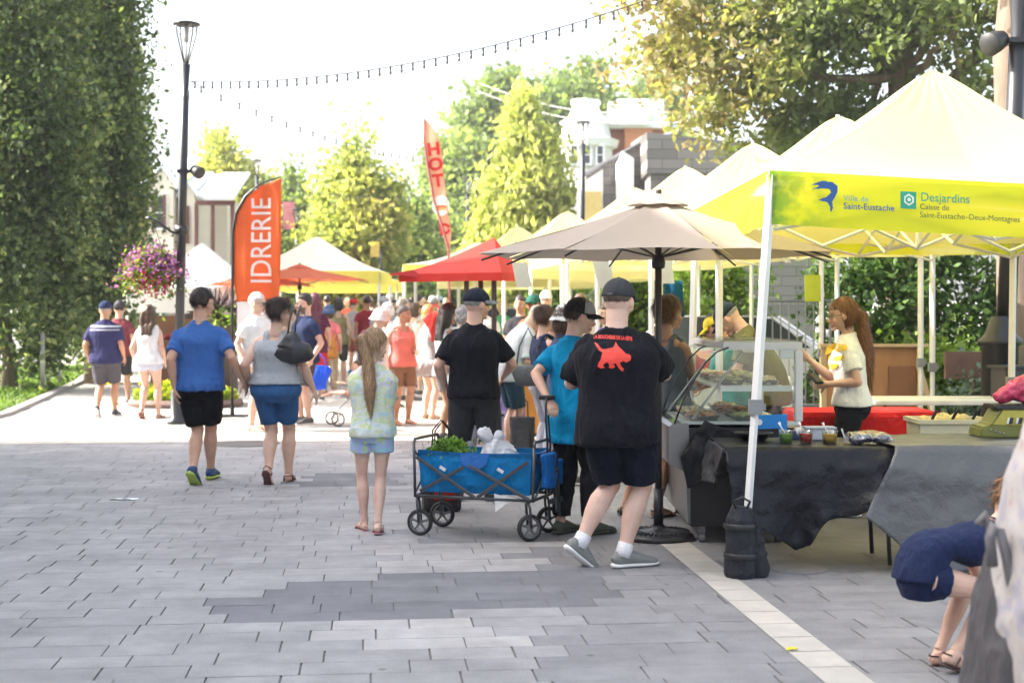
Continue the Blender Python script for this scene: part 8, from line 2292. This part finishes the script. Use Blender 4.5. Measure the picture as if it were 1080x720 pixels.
    mb = MB(); mb.tube([(xh + .035, -.12, z0 + .08), (xh + .045, -.12, .46), (xh + .03, -.12, z1 - .0)], [(.045, .10)] * 3, 14); mb.tube([(xh + .03, .08, z0 + .08), (xh + .035, .08, .55)], [(.04, .08)] * 2, 14)
    link('organiser', remesh(mb, .008, 2, .008, seed=8, wscale=(14, 14, 12)), fabric((.006, .10, .34), 'nylon'), root)
    mb = MB(); mb.tube([(xh + .09, -.10, .20), (xh + .07, -.10, .52)], .012, 8); mb.tube([(xh + .08, .0, .16), (xh + .05, .02, .60)], .012, 8); mb.ball((xh + .085, -.11, .50), .026, 10, 8); mb.box((xh + .05, 0, .27), (.05, .22, .03)); mb.build('tow_bar', BLACK_METAL, root, smooth=False)
    mb = MB(); mb.add([(.16, -hy - .022, z0 + .03), (.34, -hy - .022, z0 + .0), (.25, -hy - .02, z0 - .04), (.17, -hy - .02, z0 - .10)], [(0, 1, 2, 3)]); o = mb.build('paper_tag', M('paper_white', (.74, .74, .74), .7), root)
    rs = np.random.RandomState(2)
    r_ = empty('herb_bunch', (c.x - .26, c.y, z1 - .12), 0, 'bunch of leafy green herbs poking out of the wagon', 'herbs')
    P = rs.randn(1800, 3) * np.array([.055, .055, .03]) + np.array([0, 0, .125]); leaf_mesh('leaves', P, .022, rs.rand(1800), leaf_mat('herb_leaf', [(0, (.05, .12, .015)), (.6, (.13, .26, .03)), (1, (.25, .42, .08))], .35), r_, seed=2)
    mb = MB()
    for k in range(24): mb.tube([(rs.randn() * .02, rs.randn() * .02, -.14), (rs.randn() * .04, rs.randn() * .04, .11)], .003, 5)
    mb.build('stems', M('stem_green', (.16, .28, .05), .6), r_)
    pb = empty('plastic_bag', (c.x + .10, c.y - .02, z1 - .10), 0, 'knotted white translucent plastic bag sitting in the wagon', 'bag')
    mb = MB(); mb.tube([(0, 0, -.20), (0, 0, -.10), (0, 0, .04), (-.02, 0, .12), (-.05, 0, .17)], [(.11, .10), (.16, .13), (.15, .12), (.10, .08), (.04, .03)], 20); mb.tube([(-.05, 0, .15), (-.10, 0, .22), (-.12, .01, .25)], [.03, .045, .02], 10); mb.tube([(-.04, 0, .15), (.02, .0, .22)], [.03, .03], 10)
    link('bag', remesh(mb, .008, 1, .022, seed=9, wscale=(13, 13, 11)), M('white_film', (.70, .71, .74), .25, trans=.35), pb)
    mb = MB(); mb.lathe([(.001, .13), (.022, .135), (.03, .15), (.02, .165), (.001, .17)], (-.05, 0, 0), 10); mb.build('knot', M('white_film', (.7, .71, .74), .25, trans=.35), pb, smooth=True)
wagon()
# dark reusable bags standing behind the wagon and by the stalls
def tote(label, px, py_bottom, Y, w, h, d, col, col2, rz=0, gr=None):
    X = WX(px, Y); root = empty('tote_bag', (X, Y, gz(Y)), rz, label, 'bag', gr)
    mb = MB(); rings = []
    for z, s, dd in ((0, .9, .9), (.02, 1, 1), (h * .6, 1.02, .9), (h, 1.05, .45)): rings.append([Vector((s * w / 2 * math.cos(a) * (1 + .15 * abs(math.sin(2 * a))), dd * d / 2 * math.sin(a) * (1 + .15 * abs(math.sin(2 * a))), z)) for a in [2 * PI * k / 20 for k in range(20)]])
    mb.rings(rings); link('bag', remesh(mb, .010, 2, .008, seed=4), fabric(col, 'nylon'), root)
    mb = MB(); mb.box((0, -d / 2 - .004, h * .45), (w * .6, .012, h * .5)); mb.build('side_panel', fabric(col2, 'nylon'), root, bevel=.004)
    for s in (-1, 1):
        mb = MB(); mb.tube([(-w * .25, s * d * .2, h - .04), (-w * .22, s * d * .2, h + .16), (0, s * d * .15, h + .24), (w * .22, s * d * .2, h + .16), (w * .25, s * d * .2, h - .04)], [(.007, .003)] * 5, 6); mb.build('strap', fabric(col, 'nylon'), root)
tote('black and dark red tote bag standing behind the wagon', 466, 480, 11.6, .30, .50, .2, (.03, .028, .03), (.30, .03, .02), .3)
tote('dark grey upright bag standing beside the grey capri trousers', 551, 470, 16.0, .26, .44, .26, (.05, .05, .055), (.08, .08, .085))
tote('violet patterned bag hanging low behind the navy shorts', 538, 455, 17.2, .34, .62, .18, (.25, .18, .42), (.40, .35, .55))
# dark chairs and crates at the stall feet
def stool(label, X, Y, h, col):
    root = empty('camp_chair', (X, Y, gz(Y)), .3, label, 'chair'); mb = MB()
    mb.box((0, 0, h), (.44, .42, .03)); mb.build('seat', fabric(col, 'nylon'), root)
    for sx in (-1, 1):
        for sy in (-1, 1):
            mb = MB(); mb.tube([(sx * .2, sy * .19, 0), (sx * .18, sy * .17, h)], .012, 6); mb.build('leg', BLACK_METAL, root)
    mb = MB(); mb.box((0, .2, h + .28), (.42, .03, .36)); mb.build('backrest', fabric(col, 'nylon'), root)
stool('low dark folding chair behind the queue by the red umbrella posts', WX(526, 17), 17.3, .38, (.03, .03, .035))
# pink crates and till behind the glass case
crate('produce_crate', 'pink mesh crate stacked on the counter behind the glass case', WX(742, 14.6), 14.6, .98, .62, .40, .22, M('pink_plastic', (.68, .16, .17), .5, trans=.2), group='pink crates behind the counter')
crate('produce_crate', 'deeper pink crate at the right of the pair behind the glass case', WX(768, 14.3), 14.3, .98, .30, .36, .24, M('deep_pink_plastic', (.62, .07, .14), .5, trans=.2), group='pink crates behind the counter')
crate('produce_crate', 'brown and white crate behind the sunburnt woman', WX(722, 15.0), 15.0, .95, .26, .36, .22, M('brown_crate', (.25, .14, .10), .6))
cloth_table('counter table with a white cloth under the pink crates', WX(748, 14.6), 14.6, 1.5, .7, .97, (.62, .60, .56))
cloth_table('counter table with an orange cloth beside the old man in the pale shirt', WX(585, 18.6), 18.8, 2.6, .8, .85, (.60, .27, .06))
cloth_table('counter table with a cream cloth under the third tent', 1.9, 15.9, 1.3, .7, .82, (.62, .56, .42))
def produce(label, X, Y, z, w, d, col, seed, r=.045):
    root = empty('produce_pile', (X, Y, z), 0, label, 'produce'); rs = np.random.RandomState(seed)
    mb = MB(); mb.box((0, 0, .02), (w, d, .04)); mb.build('tray', M('brown_crate', (.25, .14, .10), .6), root)
    mb = MB()
    for i in range(int(w * d / (r * r) * .9)): mb.ball((rs.uniform(-w / 2 + r, w / 2 - r), rs.uniform(-d / 2 + r, d / 2 - r), .05 + rs.rand() * .06), r, 8, 6)
    mb.build('produce', M('produce_%d' % seed, col, .4, var=.3, scale=6), root, smooth=True)
produce('tray of orange squash on the orange clothed counter', WX(565, 18.7), 18.6, .86, .5, .5, (.70, .26, .02), 1)
produce('tray of yellow peppers farther along the orange clothed counter', WX(600, 18.7), 18.6, .86, .5, .5, (.72, .50, .04), 2)
produce('tray of green vegetables at the far end of the orange clothed counter', WX(628, 18.9), 18.8, .86, .4, .5, (.12, .28, .04), 3)
produce('pile of yellow goods beside the vest of the sunburnt woman', WX(712, 15.8), 15.75, .83, .5, .4, (.72, .50, .05), 4)
def drink(label, X, Y, z, h, r, col):
    root = empty('drink_jar', (X, Y, z), 0, label, 'jar'); mb = MB(); mb.lathe([(.001, 0), (r, 0), (r, h * .85), (r * .85, h), (.001, h)], n=18); mb.build('jar', M('juice_%d' % int(col[0] * 100), col, .15), root, smooth=True)
    mb = MB(); mb.lathe([(r * .86, h + .001), (r * .9, h + .002), (r * .9, h + .03), (.001, h + .03)], n=18); mb.build('lid', WFR, root, smooth=True)
drink('tall jar of red juice just right of the navy cap', WX(522, 17.9), 18.5, .86, .42, .09, (.52, .03, .02))
# hanging dark green cloth under the second tent
mb = MB(); Yc = 14.2; mb.rings([[Vector((WX(700 + u * 20, Yc) + .02 * t, Yc + .03 * math.sin(u * 9), WZ(296 + t * 38, Yc))) for u in [k / 12 for k in range(13)]] for t in [q / 8 for q in range(9)]], cap=False, closed=False)
o = mb.build('hanging_cloth', fabric((.01, .09, .16)), fix=False, smooth=True); tag(o, 'dark teal cloth hanging from the tent right of the umbrella pole', 'cloth'); o.modifiers.new('s', 'SOLIDIFY').thickness = .004
# stroller wheel and child's legs beyond the ponytail girl
def stroller_far():
    Y = 20.0; X = WX(372, Y); root = empty('stroller', (X, Y, gz(Y)), .4, 'light stroller beyond the ponytail girl with one small wheel showing', 'stroller')
    def wheel(p, r=.10):
        mb = MB(); T = Matrix.Translation(p); mb.rings([[T @ Vector(((r - .012 + .012 * math.cos(b)) * math.cos(a), .012 * math.sin(b), (r - .012 + .012 * math.cos(b)) * math.sin(a))) for b in [2 * PI * q / 8 for q in range(8)]] for a in [2 * PI * k / 20 for k in range(21)]], cap=False)
        w = mb.build('wheel', M('tyre_grey', (.12, .12, .12), .7), root, smooth=True); mb = MB()
        for k in range(5): a = 2 * PI * k / 5; mb.tube([p, Vector(p) + Vector((math.cos(a) * (r - .01), 0, math.sin(a) * (r - .01)))], .006, 5)
        mb.build('spokes', GREY_METAL, w)
    wheel((-.24, -.1, .10)); wheel((-.24, .22, .10)); wheel((.30, -.12, .10)); wheel((.30, .24, .10))
    mb = MB(); mb.tube([(-.24, -.1, .12), (.1, -.1, .45), (.45, -.1, .98)], .012, 6); mb.tube([(-.24, .22, .12), (.1, .22, .45), (.45, .22, .98)], .012, 6); mb.tube([(.30, -.12, .1), (.0, -.1, .5)], .012, 6); mb.tube([(.30, .24, .1), (.0, .22, .5)], .012, 6); mb.tube([(.45, -.1, .98), (.45, .22, .98)], .014, 6); mb.build('frame', WFR, root)
    mb = MB(); mb.rings([[Vector((x, y, z)) for x, z in ((-.12, .42), (.15, .36), (.30, .70), (.34, .70), (.19, .32), (-.12, .38))] for y in (-.09, .21)]); mb.build('seat', fabric((.3, .3, .32), 'nylon'), root)
    f = Fig(sex='f', child=True, girth=1.2, lean=-10, pelvis=(0, 0, -.60), feet=[(-.10, .62, 0, 5, .28), (.10, .60, 0, 5, .28)], hands=[(-.2, .35, .62), (.2, .35, .62)])
    person(372, 20.05, 112, 'toddler with bare legs sitting in the stroller beyond the ponytail girl', .95, 'f', 'light', ('short', HB), ('t_shirt', (.62, .56, .50)), ('shorts', (.5, .3, .3), dict(hem=.6)), ('flip_flop', (.6, .4, .4), (.5, .3, .3)), fig=f, z=.27)
stroller_far()
# near stroller at the right edge with a pale patterned blanket thrown over it
def near_stroller():
    Y = 4.45; X = WX(1098, Y); root = empty('stroller', (X, Y, 0), 0, 'dark grey stroller at the right edge of the picture, cut off by it', 'stroller')
    GF = fabric((.075, .072, .078), 'nylon'); x = lambda px: WX(px, Y) - X
    mb = MB(); mb.tube([(x(1064), 0, .02 + .0), (x(1060), 0, .20), (x(1058), 0, .45), (x(1062), .0, .72), (x(1075), .0, .92)], [(.10, .18), (.125, .22), (.11, .23), (.075, .22), (.03, .2)], 20)
    mb.tube([(x(1040), -.05, .35), (x(1048), -.05, .60), (x(1060), -.05, .88)], [(.04, .08), (.035, .09), (.03, .1)], 12)
    link('seat', remesh(mb, .011, 2, .012, seed=12, wscale=(8, 8, 5)), GF, root)
    HF = M('handle_foam', (.16, .155, .16), .7)
    for dy in (-.14, .02):
        mb = MB(); mb.tube([(x(1066), dy, .62), (x(1052), dy - .01, .76), (x(1042), dy - .02, .90), (x(1036) , dy - .02, .97), (x(1030), dy - .02, .985), (x(1026), dy - .02, .95), (x(1030), dy - .01, .86)] if dy < 0 else [(x(1066), dy, .62), (x(1056), dy, .78), (x(1048), dy, .94), (x(1040), dy, .99), (x(1034), dy, .96)], .016, 10); mb.build('handle', HF, root, smooth=True)
    for px in (1070, 1120):
        mb = MB(); T = Vector((x(px), .1, .13)); mb.rings([[T + Vector(((.105 + .02 * math.cos(b)) * math.cos(a), .02 * math.sin(b), (.105 + .02 * math.cos(b)) * math.sin(a))) for b in [2 * PI * q / 8 for q in range(8)]] for a in [2 * PI * k / 24 for k in range(25)]], cap=False); mb.build('wheel', M('tyre_black', (.022, .022, .024), .7), root, smooth=True)
    m, nt, b = newmat('patterned_muslin'); tc = N(nt, 'ShaderNodeTexCoord'); n1 = N(nt, 'ShaderNodeTexNoise', Scale=16, Detail=3); nt.links.new(tc.outputs['Object'], n1.inputs['Vector'])
    cr = N(nt, 'ShaderNodeValToRGB'); e = cr.color_ramp.elements; e[0].position = .38; e[0].color = (.34, .33, .38, 1); e[1].position = .48; e[1].color = (.43, .40, .39, 1); q = e.new(.62); q.color = (.44, .41, .39, 1); q = e.new(.68); q.color = (.42, .31, .28, 1)
    nt.links.new(n1.outputs[0], cr.inputs[0]); nt.links.new(cr.outputs[0], b.inputs['Base Color']); b.inputs['Roughness'].default_value = .9
    mb = MB(); mb.tube([(x(1098), -.05, 1.30), (x(1090), -.08, 1.12), (x(1082), -.10, .90), (x(1076), -.12, .68), (x(1074), -.12, .52), (x(1078), -.10, .42)], [(.05, .09), (.085, .20), (.10, .28), (.10, .30), (.09, .27), (.05, .15)], 20)
    o = link('blanket', remesh(mb, .010, 2, .014, seed=14, wscale=(9, 9, 4)), m); o.location = (X, Y, 0)
    tag(o, 'pale patterned muslin blanket draped over the near grey stroller', 'blanket')
near_stroller()
